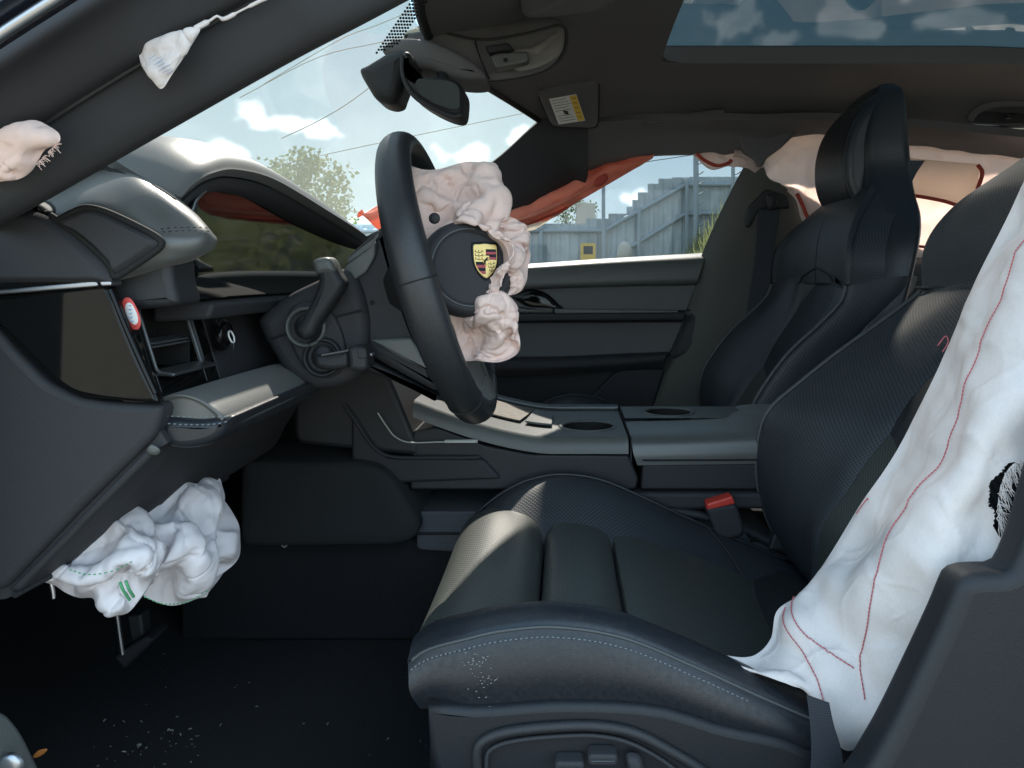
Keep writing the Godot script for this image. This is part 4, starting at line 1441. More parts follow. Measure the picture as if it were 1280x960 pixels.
	for q in [[0.638, 0.75], [0.643, 0.9], [0.641, 0.975], [0.634, 1.0], [0.60, 1.0], [0.55, 1.01], [0.50, 1.0], [0.45, 0.99], [0.41, 0.96], [0.392, 0.9], [0.386, 0.7]]:
		rows.append(sec.call(q[0], q[1]))
	rows.reverse()
	var mb = MB.new().grid(rows, true)
	mb.cap(rows[0], true)
	mb.cap(rows[rows.size() - 1])
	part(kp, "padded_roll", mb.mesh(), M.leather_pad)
	part(kp, "front_welt", tube(spl([V(-0.3, 0.7455, 0.638), V(-0.2975, 0.7465, 0.60), V(-0.297, 0.747, 0.52), V(-0.299, 0.748, 0.44), V(-0.306, 0.75, 0.40)], 20), 0.0017, 8).mesh(), M.piping)
	var lower := slab(spl([V(-0.3526, 0.755, 0.645), V(-0.3203, 0.7536, 0.645), V(-0.295, 0.7564, 0.645), V(-0.2943, 0.7515, 0.645), V(-0.3006, 0.7395, 0.645), V(-0.3119, 0.7318, 0.645), V(-0.3308, 0.7276, 0.645), V(-0.347, 0.729, 0.645), V(-0.3589, 0.7381, 0.645), V(-0.3561, 0.7465, 0.645)], 60, true), 0.38, 0.645, 0.008)
	part(kp, "padded_base", lower.mesh(), M.leather)
	for k in 2:
		var y0 := 519.0 if k == 0 else 528.0
		var a: PackedVector3Array
		if k == 0:
			a = spl([V(-0.3497, 0.7574, 0.6465), V(-0.3266, 0.7567, 0.6465), V(-0.306, 0.7565, 0.6455), V(-0.2973, 0.756, 0.643)], 20)
		else:
			a = spl([V(-0.3527, 0.751, 0.6462), V(-0.3267, 0.7496, 0.6462), V(-0.3057, 0.7503, 0.6462), V(-0.2962, 0.7523, 0.6455)], 20)
		stuffed(part(kp, "stitching", stitches(a, 0.0028, 0.0018, 0.00055).mesh(), M.thread))
	# lower side panel and its strip
	part(d, "side_panel", slab(rnd([V(-0.5439, 0.88, 0.655), V(-0.5093, 0.8558, 0.655), V(-0.4885, 0.8336, 0.655), V(-0.4678, 0.8101, 0.655), V(-0.4456, 0.788, 0.655), V(-0.4166, 0.7748, 0.655), V(-0.3847, 0.7707, 0.655), V(-0.3467, 0.7693, 0.655), V(-0.3474, 0.7575, 0.655), V(-0.3529, 0.7423, 0.655), V(-0.3598, 0.7347, 0.655), V(-0.4193, 0.6759, 0.655), V(-0.483, 0.6094, 0.655), V(-0.5439, 0.6032, 0.655)], 0.008), 0.60, 0.66, 0.007).mesh(), M.soft_plastic)
	part(d, "panel_strip", slab(rnd([V(-0.3604, 0.7329, 0.65), V(-0.3528, 0.7287, 0.65), V(-0.4197, 0.6604, 0.65), V(-0.4727, 0.606, 0.65), V(-0.4832, 0.6074, 0.65), V(-0.4197, 0.6722, 0.65)], 0.004), 0.60, 0.655, 0.004).mesh(), M.soft_plastic)
	part(d, "strip_end", pillow(rnd([V(-0.3582, 0.7346, 0.658), V(-0.3527, 0.7346, 0.658), V(-0.3472, 0.7298, 0.658), V(-0.3513, 0.725, 0.658), V(-0.361, 0.7278, 0.658)], 0.006), V(0.2, 0.5, 0.8).normalized(), 0.003, 0.003).mesh(), M.grey_plastic)
	# knee panel facing the driver's legs
	var knee := surf([
		[V(-0.345, 0.735, 0.652), V(-0.345, 0.735, 0.5), V(-0.345, 0.735, 0.30), V(-0.36, 0.735, 0.18)],
		[V(-0.375, 0.715, 0.652), V(-0.372, 0.712, 0.5), V(-0.37, 0.71, 0.30), V(-0.38, 0.71, 0.18)],
		[V(-0.42, 0.665, 0.652), V(-0.412, 0.665, 0.5), V(-0.405, 0.665, 0.30), V(-0.41, 0.665, 0.18)],
		[V(-0.476, 0.605, 0.652), V(-0.455, 0.612, 0.5), V(-0.434, 0.622, 0.33), V(-0.44, 0.62, 0.18)],
		[V(-0.50, 0.60, 0.652), V(-0.50, 0.61, 0.5), V(-0.50, 0.62, 0.33), V(-0.5, 0.62, 0.18)]], 20, 24)
	part(d, "knee_panel", shell(knee, 0.012).mesh(), M.soft_plastic)
	part(d, "knee_panel_edge", tube(spl([V(-0.476, 0.604, 0.655), V(-0.455, 0.611, 0.5), V(-0.434, 0.621, 0.33)], 12), 0.003, 6).mesh(), M.dark_plastic)
	# body of the dash behind and below, the far half too
	part(d, "dash_core", slab(rnd([V(-1.0, 0.60, 0), V(-0.52, 0.62, 0), V(-0.43, 0.70, 0), V(-0.425, 0.90, 0), V(-0.6, 0.94, 0), V(-1.0, 0.86, 0)], 0.03), -0.68, 0.598, 0.01).mesh(), M.dark_plastic)
	part(d, "passenger_fascia", slab(rnd([V(-0.45, 0.72, 0), V(-0.33, 0.74, 0), V(-0.32, 0.82, 0), V(-0.36, 0.90, 0), V(-0.45, 0.91, 0)], 0.02), -0.68, -0.16, 0.01).mesh(), M.soft_plastic)
	part(d, "centre_stack", slab(rnd([V(-0.42, 0.62, 0), V(-0.22, 0.60, 0), V(-0.27, 0.72, 0), V(-0.34, 0.86, 0), V(-0.42, 0.88, 0)], 0.02), -0.15, 0.13, 0.008).mesh(), M.dark_plastic)
	part(d, "fascia_shelf", slab(rnd([V(-0.40, 0.74, 0), V(-0.335, 0.752, 0), V(-0.345, 0.768, 0), V(-0.40, 0.775, 0)], 0.004), 0.14, 0.40, 0.004).mesh(), M.soft_plastic)


# ---------------------------------------------------------------- centre console
func console():
	var c := thing("centre_console", V(0.15, 0.31, 0), "high centre console with two cup holders and leather armrest lid", "console")
	# front tray: a top sweeping up to the dash, pierced for one cup, sides rolled over
	var h1 := V(0.0388, 0.6366, 0.035)
	var top_y := func(x: float) -> float: return 0.629 + 0.62 * pow(maxf(-0.02 - x, 0.0), 1.55)
	var rows := []
	var nz := 33
	var xs := []
	for k in 49:
		xs.append(lerpf(-0.235, 0.0985, k / 48.0))
	for k in nz:
		var z := lerpf(0.118, -0.118, k / float(nz - 1))
		var line := PackedVector3Array()
		for x in xs:
			line.append(V(x, top_y.call(x), z))
		rows.append(line)
	var hole := 0.0425
	part(c, "front_tray", with_hole(rows, h1, hole).mesh(), M.grey_plastic)
	part(c, "cup_holder", cup(V(h1.x, 0.629, h1.z), hole).mesh(), M.black)
	part(c, "cup_rim", ring_at(V(h1.x, 0.630, h1.z), hole + 0.003, 0.004).mesh(), M.grey_plastic)
	var edge := []
	for z in [[0.118, 0.0, 0.0], [0.126, -0.004, 0.0], [0.131, -0.014, 0.0], [0.132, -0.024, 0.0]]:
		var line := PackedVector3Array()
		for x in xs:
			line.append(V(x, top_y.call(x) + z[1], z[0]))
		edge.append(line)
	part(c, "tray_edge", mesh_of(edge, true), M.grey_plastic)
	var far_edge := PackedVector3Array()
	for x in xs:
		far_edge.append(V(x, top_y.call(x) + 0.004, -0.121))
	part(c, "tray_rail", tube(far_edge, 0.006, 8).mesh(), M.grey_trim)
	# inlay and switch plate ahead of the cup
	var inlay := []
	for z in [0.045, 0.02, -0.02, -0.06, -0.085]:
		var line := PackedVector3Array()
		for k in 15:
			var x := lerpf(-0.225 + (0.045 - z) * 0.1, -0.075 + (0.045 - z) * 0.16, k / 14.0)
			line.append(V(x, top_y.call(x) + 0.003, z))
		inlay.append(line)
	part(c, "wood_inlay", shell(inlay, 0.002).mesh(), M.inlay)
	var plate := []
	for z in [0.05, 0.0, -0.06]:
		var line := PackedVector3Array()
		for k in 9:
			var x := lerpf(-0.066 + (0.05 - z) * 0.1, -0.022, k / 8.0)
			line.append(V(x, top_y.call(x) + 0.004, z))
		plate.append(line)
	var pl := part(c, "switch_plate", shell(plate, 0.003).mesh(), M.grey_plastic)
	for k in 3:
		part(pl, "key_outline", block(V(-0.034, 0.6345, 0.028 - k * 0.018), V(0.022, 0.0012, 0.002), 0.0004).mesh(), M.dark_plastic)
	# armrest block with the second cup
	var h2 := V(0.1856, 0.6359, -0.052)
	rows = []
	for k in nz:
		var z := lerpf(0.0, -0.118, k / float(nz - 1))
		var line := PackedVector3Array()
		for j in 41:
			line.append(V(lerpf(0.103, 0.345, j / 40.0), 0.636, z))
		rows.append(line)
	part(c, "rear_tray", with_hole(rows, V(h2.x, 0.636, -0.058), 0.041).mesh(), M.grey_plastic)
	part(c, "cup_holder", cup(V(h2.x, 0.636, -0.058), 0.041).mesh(), M.black)
	part(c, "cup_rim", ring_at(V(h2.x, 0.637, -0.058), 0.044, 0.004).mesh(), M.grey_plastic)
	var lid := surf([
		[V(0.104, 0.630, -0.004), V(0.20, 0.632, -0.004), V(0.26, 0.634, -0.012), V(0.31, 0.637, -0.06), V(0.345, 0.640, -0.118), V(0.62, 0.645, -0.125)],
		[V(0.103, 0.632, 0.03), V(0.20, 0.634, 0.03), V(0.27, 0.637, 0.028), V(0.34, 0.641, 0.02), V(0.42, 0.646, 0.0), V(0.62, 0.65, -0.01)],
		[V(0.103, 0.632, 0.09), V(0.20, 0.634, 0.09), V(0.28, 0.637, 0.09), V(0.36, 0.640, 0.09), V(0.45, 0.643, 0.09), V(0.62, 0.646, 0.09)],
		[V(0.104, 0.624, 0.124), V(0.20, 0.626, 0.124), V(0.28, 0.629, 0.124), V(0.36, 0.631, 0.124), V(0.45, 0.633, 0.124), V(0.62, 0.636, 0.124)],
		[V(0.106, 0.606, 0.134), V(0.20, 0.608, 0.134), V(0.28, 0.610, 0.134), V(0.36, 0.612, 0.134), V(0.45, 0.614, 0.134), V(0.62, 0.616, 0.134)],
		[V(0.112, 0.588, 0.134), V(0.20, 0.589, 0.134), V(0.28, 0.590, 0.134), V(0.36, 0.591, 0.134), V(0.45, 0.592, 0.134), V(0.62, 0.593, 0.134)]], 50, 40)
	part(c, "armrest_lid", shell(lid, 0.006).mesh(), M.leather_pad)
	part(c, "lid_front", slab([V(0.100, 0.56, 0), V(0.106, 0.56, 0), V(0.1045, 0.628, 0), V(0.1025, 0.628, 0)], -0.118, 0.122, 0.0015).mesh(), M.dark_plastic)
	part(c, "lid_seam", tube(spl([V(0.12, 0.596, 0.1355), V(0.3, 0.597, 0.1355), V(0.6, 0.6, 0.1355)], 12), 0.0014, 6).mesh(), M.black)
	# side walls in steps
	var front_side := slab(rnd([V(-0.236, 0.640, 0), V(-0.20, 0.646, 0), V(-0.12, 0.616, 0), V(-0.05, 0.603, 0), V(0.0985, 0.602, 0), V(0.115, 0.565, 0), V(0.11, 0.548, 0), V(-0.05, 0.548, 0), V(-0.24, 0.548, 0)], 0.006), -0.125, 0.128, 0.004)
	part(c, "tray_side", front_side.mesh(), M.dark_plastic)
	part(c, "armrest_side", slab(rnd([V(0.12, 0.588, 0), V(0.62, 0.592, 0), V(0.62, 0.548, 0), V(0.118, 0.548, 0)], 0.004), -0.125, 0.129, 0.004).mesh(), M.dark_plastic)
	part(c, "ledge", slab(rnd([V(-0.10, 0.546, 0), V(0.62, 0.546, 0), V(0.62, 0.524, 0), V(0.2, 0.520, 0), V(-0.08, 0.518, 0)], 0.006), -0.13, 0.138, 0.006).mesh(), M.soft_plastic)
	# meshed lower side and its sweeping upper rim
	part(c, "mesh_side", slab(rnd([V(-0.23, 0.515, 0), V(0.16, 0.516, 0), V(0.24, 0.505, 0), V(0.33, 0.465, 0), V(0.36, 0.44, 0), V(0.2, 0.43, 0), V(-0.23, 0.455, 0)], 0.01), -0.125, 0.13, 0.004).mesh(), M.side_mesh)
	part(c, "mesh_groove", tube(spl([V(-0.3, 0.482, 0.1305), V(0.05, 0.480, 0.1305), V(0.24, 0.468, 0.1305), V(0.30, 0.473, 0.1305), V(0.34, 0.482, 0.128)], 30), 0.0022, 6).mesh(), M.black)
	part(c, "side_arch", tube(spl([V(-0.1, 0.519, 0.136), V(0.10, 0.520, 0.136), V(0.19, 0.514, 0.136), V(0.26, 0.496, 0.136), V(0.33, 0.462, 0.134), V(0.38, 0.43, 0.13)], 40), 0.0075, 8).mesh(), M.dark_plastic)
	part(c, "tunnel_side", slab([V(-0.6, 0.31, 0), V(0.7, 0.31, 0), V(0.7, 0.44, 0), V(0.3, 0.46, 0), V(-0.6, 0.47, 0)], -0.128, 0.12, 0.01).mesh(), M.carpet)
	# front foot of the console: kicked panels in the dark of the footwell
	part(c, "footwell_panel", slab(rnd([V(-0.3294, 0.6757, 0.13), V(-0.2972, 0.6237, 0.13), V(-0.2724, 0.5989, 0.13), V(-0.1263, 0.5989, 0.13), V(-0.0966, 0.5667, 0.13), V(-0.2675, 0.5593, 0.13), V(-0.3294, 0.5766, 0.13)], 0.008), 0.02, 0.136, 0.006).mesh(), M.soft_plastic)
	part(c, "footwell_rim", tube(spl([V(-0.3398, 0.683, 0.137), V(-0.3151, 0.6461, 0.137), V(-0.293, 0.6153, 0.137), V(-0.2659, 0.6018, 0.137), V(-0.2043, 0.6006, 0.137), V(-0.1305, 0.6006, 0.137)], 30), 0.0028, 8).mesh(), M.soft_plastic)
	part(c, "bright_trim", tube(spl([V(-0.2873, 0.67, 0.14), V(-0.2726, 0.6479, 0.14), V(-0.2603, 0.6332, 0.14), V(-0.2382, 0.6246, 0.14), V(-0.1916, 0.6252, 0.14), V(-0.1338, 0.6264, 0.14)], 40), 0.0011, 8).mesh(), M.pale_edge)
	part(c, "trim_blade", slab(rnd([V(-0.1842, 0.6283, 0.14), V(-0.1338, 0.6288, 0.14), V(-0.1338, 0.6241, 0.14), V(-0.1842, 0.6239, 0.14)], 0.0008, 2), 0.134, 0.1425, 0.0008).mesh(), M.pale_edge)
	part(c, "carpet_bump", slab(rnd([V(-0.4901, 0.6, 0.16), V(-0.3211, 0.5988, 0.16), V(-0.2825, 0.5927, 0.16), V(-0.2583, 0.5722, 0.16), V(-0.2173, 0.5058, 0.16), V(-0.2245, 0.4853, 0.16), V(-0.2487, 0.4732, 0.16), V(-0.4901, 0.4708, 0.16)], 0.02), 0.0, 0.17, 0.02).mesh(), M.carpet_grey)


# a flat-ish sheet with a round hole at c
func with_hole(rows: Array, c: Vector3, r: float) -> MB:
	var out := []
	var deep := PackedByteArray()
	for row in rows:
		var line := PackedVector3Array()
		for q in row:
			var d := Vector2(q.x - c.x, q.z - c.z)
			deep.append(1 if d.length() < r * 0.995 else 0)
			var l := d.length()
			# points near the rim are drawn onto it, those inside sink down the wall
			if l < r * 1.0:
				var e := d.normalized() if l > 1e-5 else Vector2(1, 0)
				line.append(V(c.x + e.x * r, q.y - (r - l) * 1.2, c.z + e.y * r))
			else:
				line.append(q)
		out.append(line)
	var mb: MB = MB.new().grid(out)
	var keep := PackedInt32Array()
	for k in range(0, mb.ix.size(), 3):
		if deep[mb.ix[k]] + deep[mb.ix[k + 1]] + deep[mb.ix[k + 2]] < 3:
			keep.append_array([mb.ix[k], mb.ix[k + 1], mb.ix[k + 2]])
	mb.ix = keep
	return mb


func cup(c: Vector3, r: float) -> MB:
	return lathe([V(r * 0.999, 0.001, 0), V(r * 0.97, -0.01, 0), V(r * 0.9, -0.075, 0), V(0.001, -0.078, 0)], Transform3D(Basis(), c), 40)


func ring_at(c: Vector3, r: float, w: float) -> MB:
	var l := PackedVector3Array()
	for k in 48:
		l.append(c + V(cos(TAU * k / 48.0) * r, -0.001, sin(TAU * k / 48.0) * r))
	return tube(l, w, 8, true, 0.6)


# ---------------------------------------------------------------- seats
func lin(tab: Array, x: float) -> float:
	# smooth table look-up: [[x, y], ...]
	var n := tab.size()
	if x <= tab[0][0]:
		return tab[0][1]
	for i in n - 1:
		if x <= tab[i + 1][0]:
			var t: float = (x - tab[i][0]) / (tab[i + 1][0] - tab[i][0])
			var p0: float = tab[maxi(i - 1, 0)][1]
			var p3: float = tab[mini(i + 2, n - 1)][1]
			return cubic_interpolate(tab[i][1], tab[i + 1][1], p0, p3, t)
	return tab[n - 1][1]


func make_seat(label: String, shift: float, bol: Array) -> Node3D:
	var s := thing("front_seat", Vector3.ZERO, label, "car seat", "front seats of the car")
	var put := func(called: String, mb: MB, m: Material, parent: Node3D = s): return part(parent, called, mb.mesh(), m, "", true)
	# --- cushion insert: front roll, middle panel, rear panel
	var bulge := func(prof: Array, ws: Array, sag: float) -> Array:
		var rows := []
		for w in ws:
			var line := []
			for i in prof.size():
				var e := absf(w[0])
				line.append(V(prof[i][0], prof[i][1] - sag * (1.0 - pow(e / 0.17, 2.0)) + w[1], w[0]))
			rows.append(line)
		return rows
	var roll := [[-0.136, 0.470], [-0.143, 0.482], [-0.152, 0.508], [-0.136, 0.530], [-0.105, 0.543], [-0.072, 0.544], [-0.046, 0.537], [-0.0325, 0.521], [-0.030, 0.500], [-0.032, 0.48]]
	put.call("cushion_roll", MB.new().grid(surf(bulge.call(roll, [[0.197, -0.004], [0.15, 0.0], [0.07, 0.0], [0.0, 0.0], [-0.07, 0.0], [-0.15, 0.0], [-0.197, -0.004]], 0.004), 60, 40)), M.leather_insert)
	put.call("cushion_front", MB.new().grid(surf([[V(-0.137, 0.474, 0.165), V(-0.137, 0.470, 0.0), V(-0.137, 0.474, -0.165)], [V(-0.125, 0.44, 0.155), V(-0.128, 0.44, 0.0), V(-0.125, 0.44, -0.155)], [V(-0.09, 0.36, 0.145), V(-0.095, 0.36, 0.0), V(-0.09, 0.36, -0.145)]], 20, 12)), M.leather)
	var midp := [[-0.030, 0.485], [-0.028, 0.506], [-0.024, 0.523], [-0.010, 0.532], [0.018, 0.531], [0.042, 0.526], [0.058, 0.518], [0.064, 0.508], [0.065, 0.495]]
	put.call("cushion_panel", MB.new().grid(surf(bulge.call(midp, [[0.20, 0.0], [0.17, 0.0], [0.09, 0.0], [0.0, 0.0], [-0.09, 0.0], [-0.17, 0.0], [-0.20, 0.0]], 0.006), 40, 30)), M.leather_insert)
	var rear := [[0.066, 0.490], [0.067, 0.506], [0.073, 0.515], [0.10, 0.512], [0.15, 0.496], [0.21, 0.474], [0.27, 0.45], [0.32, 0.43], [0.38, 0.41]]
	put.call("cushion_panel", MB.new().grid(surf(bulge.call(rear, [[0.20, 0.004], [0.17, 0.0], [0.09, 0.0], [0.0, 0.0], [-0.09, 0.0], [-0.17, 0.0], [-0.20, 0.004]], 0.008), 50, 30)), M.leather_insert)
	# --- cushion bolsters
	var crest := [[-0.19, 0.46], [-0.172, 0.50], [-0.155, 0.528], [-0.128, 0.552], [-0.095, 0.566], [-0.06, 0.575], [-0.01, 0.579], [0.05, 0.570], [0.11, 0.546], [0.174, 0.517], [0.24, 0.489], [0.30, 0.466], [0.38, 0.44]]
	var crest_in := [[-0.19, 0.44], [-0.172, 0.47], [-0.150, 0.498], [-0.125, 0.528], [-0.095, 0.551], [-0.06, 0.569], [-0.01, 0.579], [0.05, 0.572], [0.11, 0.548], [0.174, 0.518], [0.24, 0.489], [0.30, 0.464], [0.38, 0.43]]
	var base := [[-0.19, 0.42], [-0.172, 0.45], [-0.155, 0.49], [-0.13, 0.515], [-0.08, 0.527], [-0.03, 0.522], [0.02, 0.518], [0.07, 0.508], [0.12, 0.494], [0.18, 0.472], [0.25, 0.447], [0.32, 0.424], [0.38, 0.41]]
	var trim := [[-0.19, 0.50], [-0.117, 0.505], [-0.074, 0.5035], [-0.004, 0.508], [0.08, 0.504], [0.136, 0.487], [0.2135, 0.4657], [0.38, 0.40]]
	for sgn in [1.0, -1.0]:
		var rows := []
		var side := []
		var tab: Array = crest if sgn > 0 else crest_in
		var x_front := -0.142 if sgn > 0 else -0.146
		for k in 40:
			var x := lerpf(x_front, 0.36, k / 39.0)
			var c := lin(tab, x)
			var b := lin(base, x)
			var f := smoothstep(0.0, 0.06, x - x_front)
			var line := [V(x, b - 0.03, 0.115 * sgn), V(x, b + 0.0, 0.145 * sgn), V(x, lerpf(b, c, 0.45), 0.172 * sgn), V(x, lerpf(b, c, 0.83), 0.198 * sgn), V(x, c - 0.0005, 0.219 * sgn), V(x, c - 0.001, 0.232 * sgn), V(x, c - 0.006, 0.242 * sgn), V(x - 0.001, c - 0.0105, 0.2465 * sgn)]
			for i in line.size():
				line[i].z -= sgn * 0.012 * (1 - f)
			rows.append(line)
			var t := lin(trim, x) - 0.012
			var ex := -0.012 * (1 - f)
			side.append([V(x, c - 0.0105, 0.2465 * sgn - sgn * 0.012 * (1 - f)), V(x + 0.002, lerpf(c - 0.0105, t, 0.2), (0.253 + ex) * sgn), V(x + 0.004 * (1 - f), lerpf(c - 0.0105, t, 0.55), (0.257 + ex) * sgn), V(x + 0.012 * (1 - f), t, (0.252 + ex) * sgn)])
		var flipped := []
		for r in rows:
			flipped.append(spl_u(r, 26))
		put.call("cushion_bolster", MB.new().grid(surf(flipped, 26, 80), false, sgn < 0), M.leather_perforated if sgn < 0 else M.leather)
		var sp: MeshInstance3D = put.call("cushion_side", MB.new().grid(surf(side, 16, 80), false, sgn < 0), M.leather)
		# turned-in front of the bolster
		var nose := MB.new()
		var l := PackedVector3Array(flipped[0])
		for q in spl_u(side[0], 12):
			l.append(q)
		l.append(V(x_front + 0.01, 0.45, 0.12 * sgn))
		var l2 := PackedVector3Array()
		for q in l:
			l2.append(q + V(0.0, 0, 0))
		nose.cap(l2, sgn > 0)
		put.call("bolster_front", nose, M.leather)
		# seam with two rows of stitching
		var seam := PackedVector3Array()
		var st := PackedVector3Array()
		for k in 60:
			var x := lerpf(x_front + 0.004, 0.33, k / 59.0)
			var f := smoothstep(0.0, 0.06, x - x_front)
			var c := lin(tab, x)
			var zz = (0.2465 - 0.012 * (1 - f)) * sgn
			seam.append(V(x, c - 0.011, zz + 0.0005 * sgn))
			st.append(V(x, c - 0.0175, zz + 0.0056 * sgn))
		put.call("seam", tube(seam, 0.0016, 6), M.piping, sp)
		stuffed(put.call("stitching", stitches(st, 0.0030, 0.0016, 0.0006), M.thread, sp))
		# piping on the inner edge of the bolster roll
		if sgn > 0:
			var fold := PackedVector3Array()
			for k in 50:
				var x := lerpf(x_front + 0.008, 0.2, k / 49.0)
				fold.append(V(x, lin(tab, x) - 0.0035, 0.214 * sgn))
			stuffed(put.call("inner_stitching", stitches(fold, 0.0022, 0.0016, 0.00045), M.dark_thread, sp))
		else:
			var pipe := PackedVector3Array()
			for k in 60:
				var x := lerpf(-0.14, 0.33, k / 59.0)
				pipe.append(V(x, lin(tab, x) + 0.0012, 0.2315 * sgn))
			put.call("piping", tube(pipe, 0.0028, 8), M.leather, sp)
	# seams across the insert
	for q in [[-0.031, 0.513], [0.0655, 0.5015]]:
		var l := PackedVector3Array()
		for k in 21:
			var w := lerpf(0.19, -0.19, k / 20.0)
			l.append(V(q[0], q[1] - 0.006 * (1.0 - pow(w / 0.17, 2.0)), w))
		put.call("cushion_seam", tube(l, 0.002, 6), M.dark_thread)
	# seam across the far bolster where the rear piece is sewn on
	var cs := PackedVector3Array()
	for k in 16:
		var t := k / 15.0
		var x := lerpf(0.215, 0.255, t)
		cs.append(V(x, lerpf(lin(crest_in, x), lin(base, x) + 0.004, t) + 0.002 + 0.006 * sin(t * PI), lerpf(-0.228, -0.145, t)))
	put.call("bolster_seam", tube(cs, 0.0018, 6), M.dark_thread)
	# --- plastic base
	for sgn in [1.0, -1.0]:
		var l := []
		for k in 24:
			var x := lerpf(-0.120, 0.36, k / 23.0)
			l.append(V(x, lin(trim, x), 0))
		l.append(V(0.36, 0.30, 0))
		l.append(V(-0.06, 0.30, 0))
		l.append(V(-0.098, 0.40, 0))
		l.append(V(-0.118, 0.465, 0))
		var loop := PackedVector3Array(l)
		put.call("seat_base", slab(loop, 0.20 if sgn > 0 else -0.262, 0.262 if sgn > 0 else -0.20, 0.007, 4), M.pillar_plastic)
	put.call("seat_pan", block(V(0.11, 0.40, 0), V(0.48, 0.10, 0.42), 0.02), M.dark_plastic)
	for sgn in [1.0, -1.0]:
		put.call("seat_rail", block(V(0.12, 0.325, 0.2 * sgn), V(0.62, 0.03, 0.05), 0.006), M.dark_plastic)
	# --- backrest: insert and bolsters
	var ins := [[0.335, 0.42], [0.338, 0.48], [0.345, 0.536], [0.378, 0.585], [0.411, 0.634], [0.446, 0.675], [0.482, 0.720], [0.510, 0.775], [0.524, 0.825], [0.530, 0.866], [0.531, 0.885]]
	for k in ins.size():
		ins[k][0] += shift * smoothstep(0.66, 0.88, ins[k][1])
	var rows := []
	for w in [0.16, 0.125, 0.06, 0.0, -0.06, -0.125, -0.16]:
		var line := []
		for q in ins:
			var e := absf(w) / 0.16
			line.append(V(q[0] + 0.012 * (1 - e * e) - (0.0 if e < 0.95 else -0.015), q[1], w * (1.0 if q[1] < 0.75 else 1.0 - (q[1] - 0.75) * 0.9)))
		rows.append(line)
	put.call("backrest_insert", MB.new().grid(surf(rows, 70, 36)), M.leather_insert)
	for sgn in [1.0, -1.0]:
		rows = []
		for k in ins.size():
			var a := V(ins[k][0], ins[k][1], 0)
			var b := V(bol[k][0], bol[k][1], 0)
			var nar = 1.0 if ins[k][1] < 0.75 else 1.0 - (ins[k][1] - 0.75) * 0.9
			var wi = 0.118 * nar
			var p := func(t: float, w: float, dx := 0.0, dy := 0.0): return a.lerp(b, t) + V(dx, dy, w * sgn)
			rows.append([p.call(-0.1, wi - 0.015, 0.02), p.call(0.04, wi + 0.004), p.call(0.33, wi + 0.03, 0.004), p.call(0.70, wi + 0.075, 0.0), p.call(0.95, 0.236), p.call(1.0, 0.252), p.call(1.0, 0.262, 0.004, 0.001), p.call(1.0, 0.268, 0.02, 0.006), p.call(1.0, 0.270, 0.06, 0.015), p.call(1.0, 0.262, 0.11, 0.02), p.call(1.0, 0.23, 0.15, 0.02)])
		var bm: MeshInstance3D = put.call("backrest_bolster", MB.new().grid(surf(rows, 50, 70), false, sgn < 0), M.leather_perforated)
		var pipe := []
		for k in bol.size():
			pipe.append(V(bol[k][0] + 0.001, bol[k][1] + 0.002, 0.2615 * sgn))
		put.call("piping", tube(spl(pipe, 70), 0.0034, 8), M.piping, bm)
		put.call("piping_groove", tube(spl(pipe.map(func(q): return q + V(0.0015, -0.0012, -0.006 * sgn)), 70), 0.0016, 6), M.black, bm)
	var recline := func(q: Vector3) -> Vector3: return q + V(shift * (smoothstep(0.66, 0.88, q.y) + 3.0 * maxf(q.y - 1.0, 0.0)), 0, 0)
	var put_up := func(called: String, mb: MB, m: Material, parent: Node3D = s):
		for i in mb.p.size():
			mb.p[i] = recline.call(mb.p[i])
		return part(parent, called, mb.mesh(), m, "", true)
	# --- shoulder piece tapering to the neck
	var sh := [[0.530, 0.864, 0.262, -0.055], [0.530, 0.905, 0.264, -0.055], [0.533, 0.945, 0.252, -0.045], [0.541, 0.985, 0.222, -0.02], [0.556, 1.02, 0.180, 0.01], [0.578, 1.055, 0.142, 0.03], [0.602, 1.09, 0.122, 0.03], [0.625, 1.12, 0.114, 0.03]]
	rows = []
	for q in sh:
		var line := []
		for e in [1.0, 1.0, 0.97, 0.88, 0.6, 0.3, 0.0, -0.3, -0.6, -0.88, -0.97, -1.0, -1.0]:
			var dx: float = q[3] * pow(absf(e), 3.5) * 0.6
			line.append(V(q[0] + dx, q[1], q[2] * e))
		line[0].x += 0.075
		line[12].x += 0.075
		line[1].x += 0.02
		line[11].x += 0.02
		rows.append(line)
	put_up.call("shoulder_panel", MB.new().grid(surf(rows, 60, 44)), M.leather_perforated)
	var sl := []
	for q in sh:
		sl.append(V(q[0] - 0.0005, q[1] - 0.004, -0.005))
	put_up.call("shoulder_seam", tube(spl(sl.slice(0, 6), 30), 0.0016, 6), M.dark_thread)
	var low := []
	for w in [0.262, 0.19, 0.12, 0.10, 0.07, 0.0, -0.07, -0.10, -0.12, -0.19, -0.262]:
		var up := 0.035 * pow(maxf(1.0 - absf(w) / 0.12, 0.0), 0.5)
		low.append(V(0.528 - 0.033 * pow(absf(w) / 0.262, 3.5), 0.862 + up, w))
	put_up.call("seam", tube(spl(low, 60), 0.0022, 6), M.dark_thread)
	for sgn in [1.0, -1.0]:
		var es := []
		for q in sh:
			es.append(V(q[0] + q[3] * 0.6 + 0.012, q[1], q[2] * sgn * 1.0))
		put_up.call("edge_seam", tube(spl(es, 40), 0.0022, 8), M.leather)
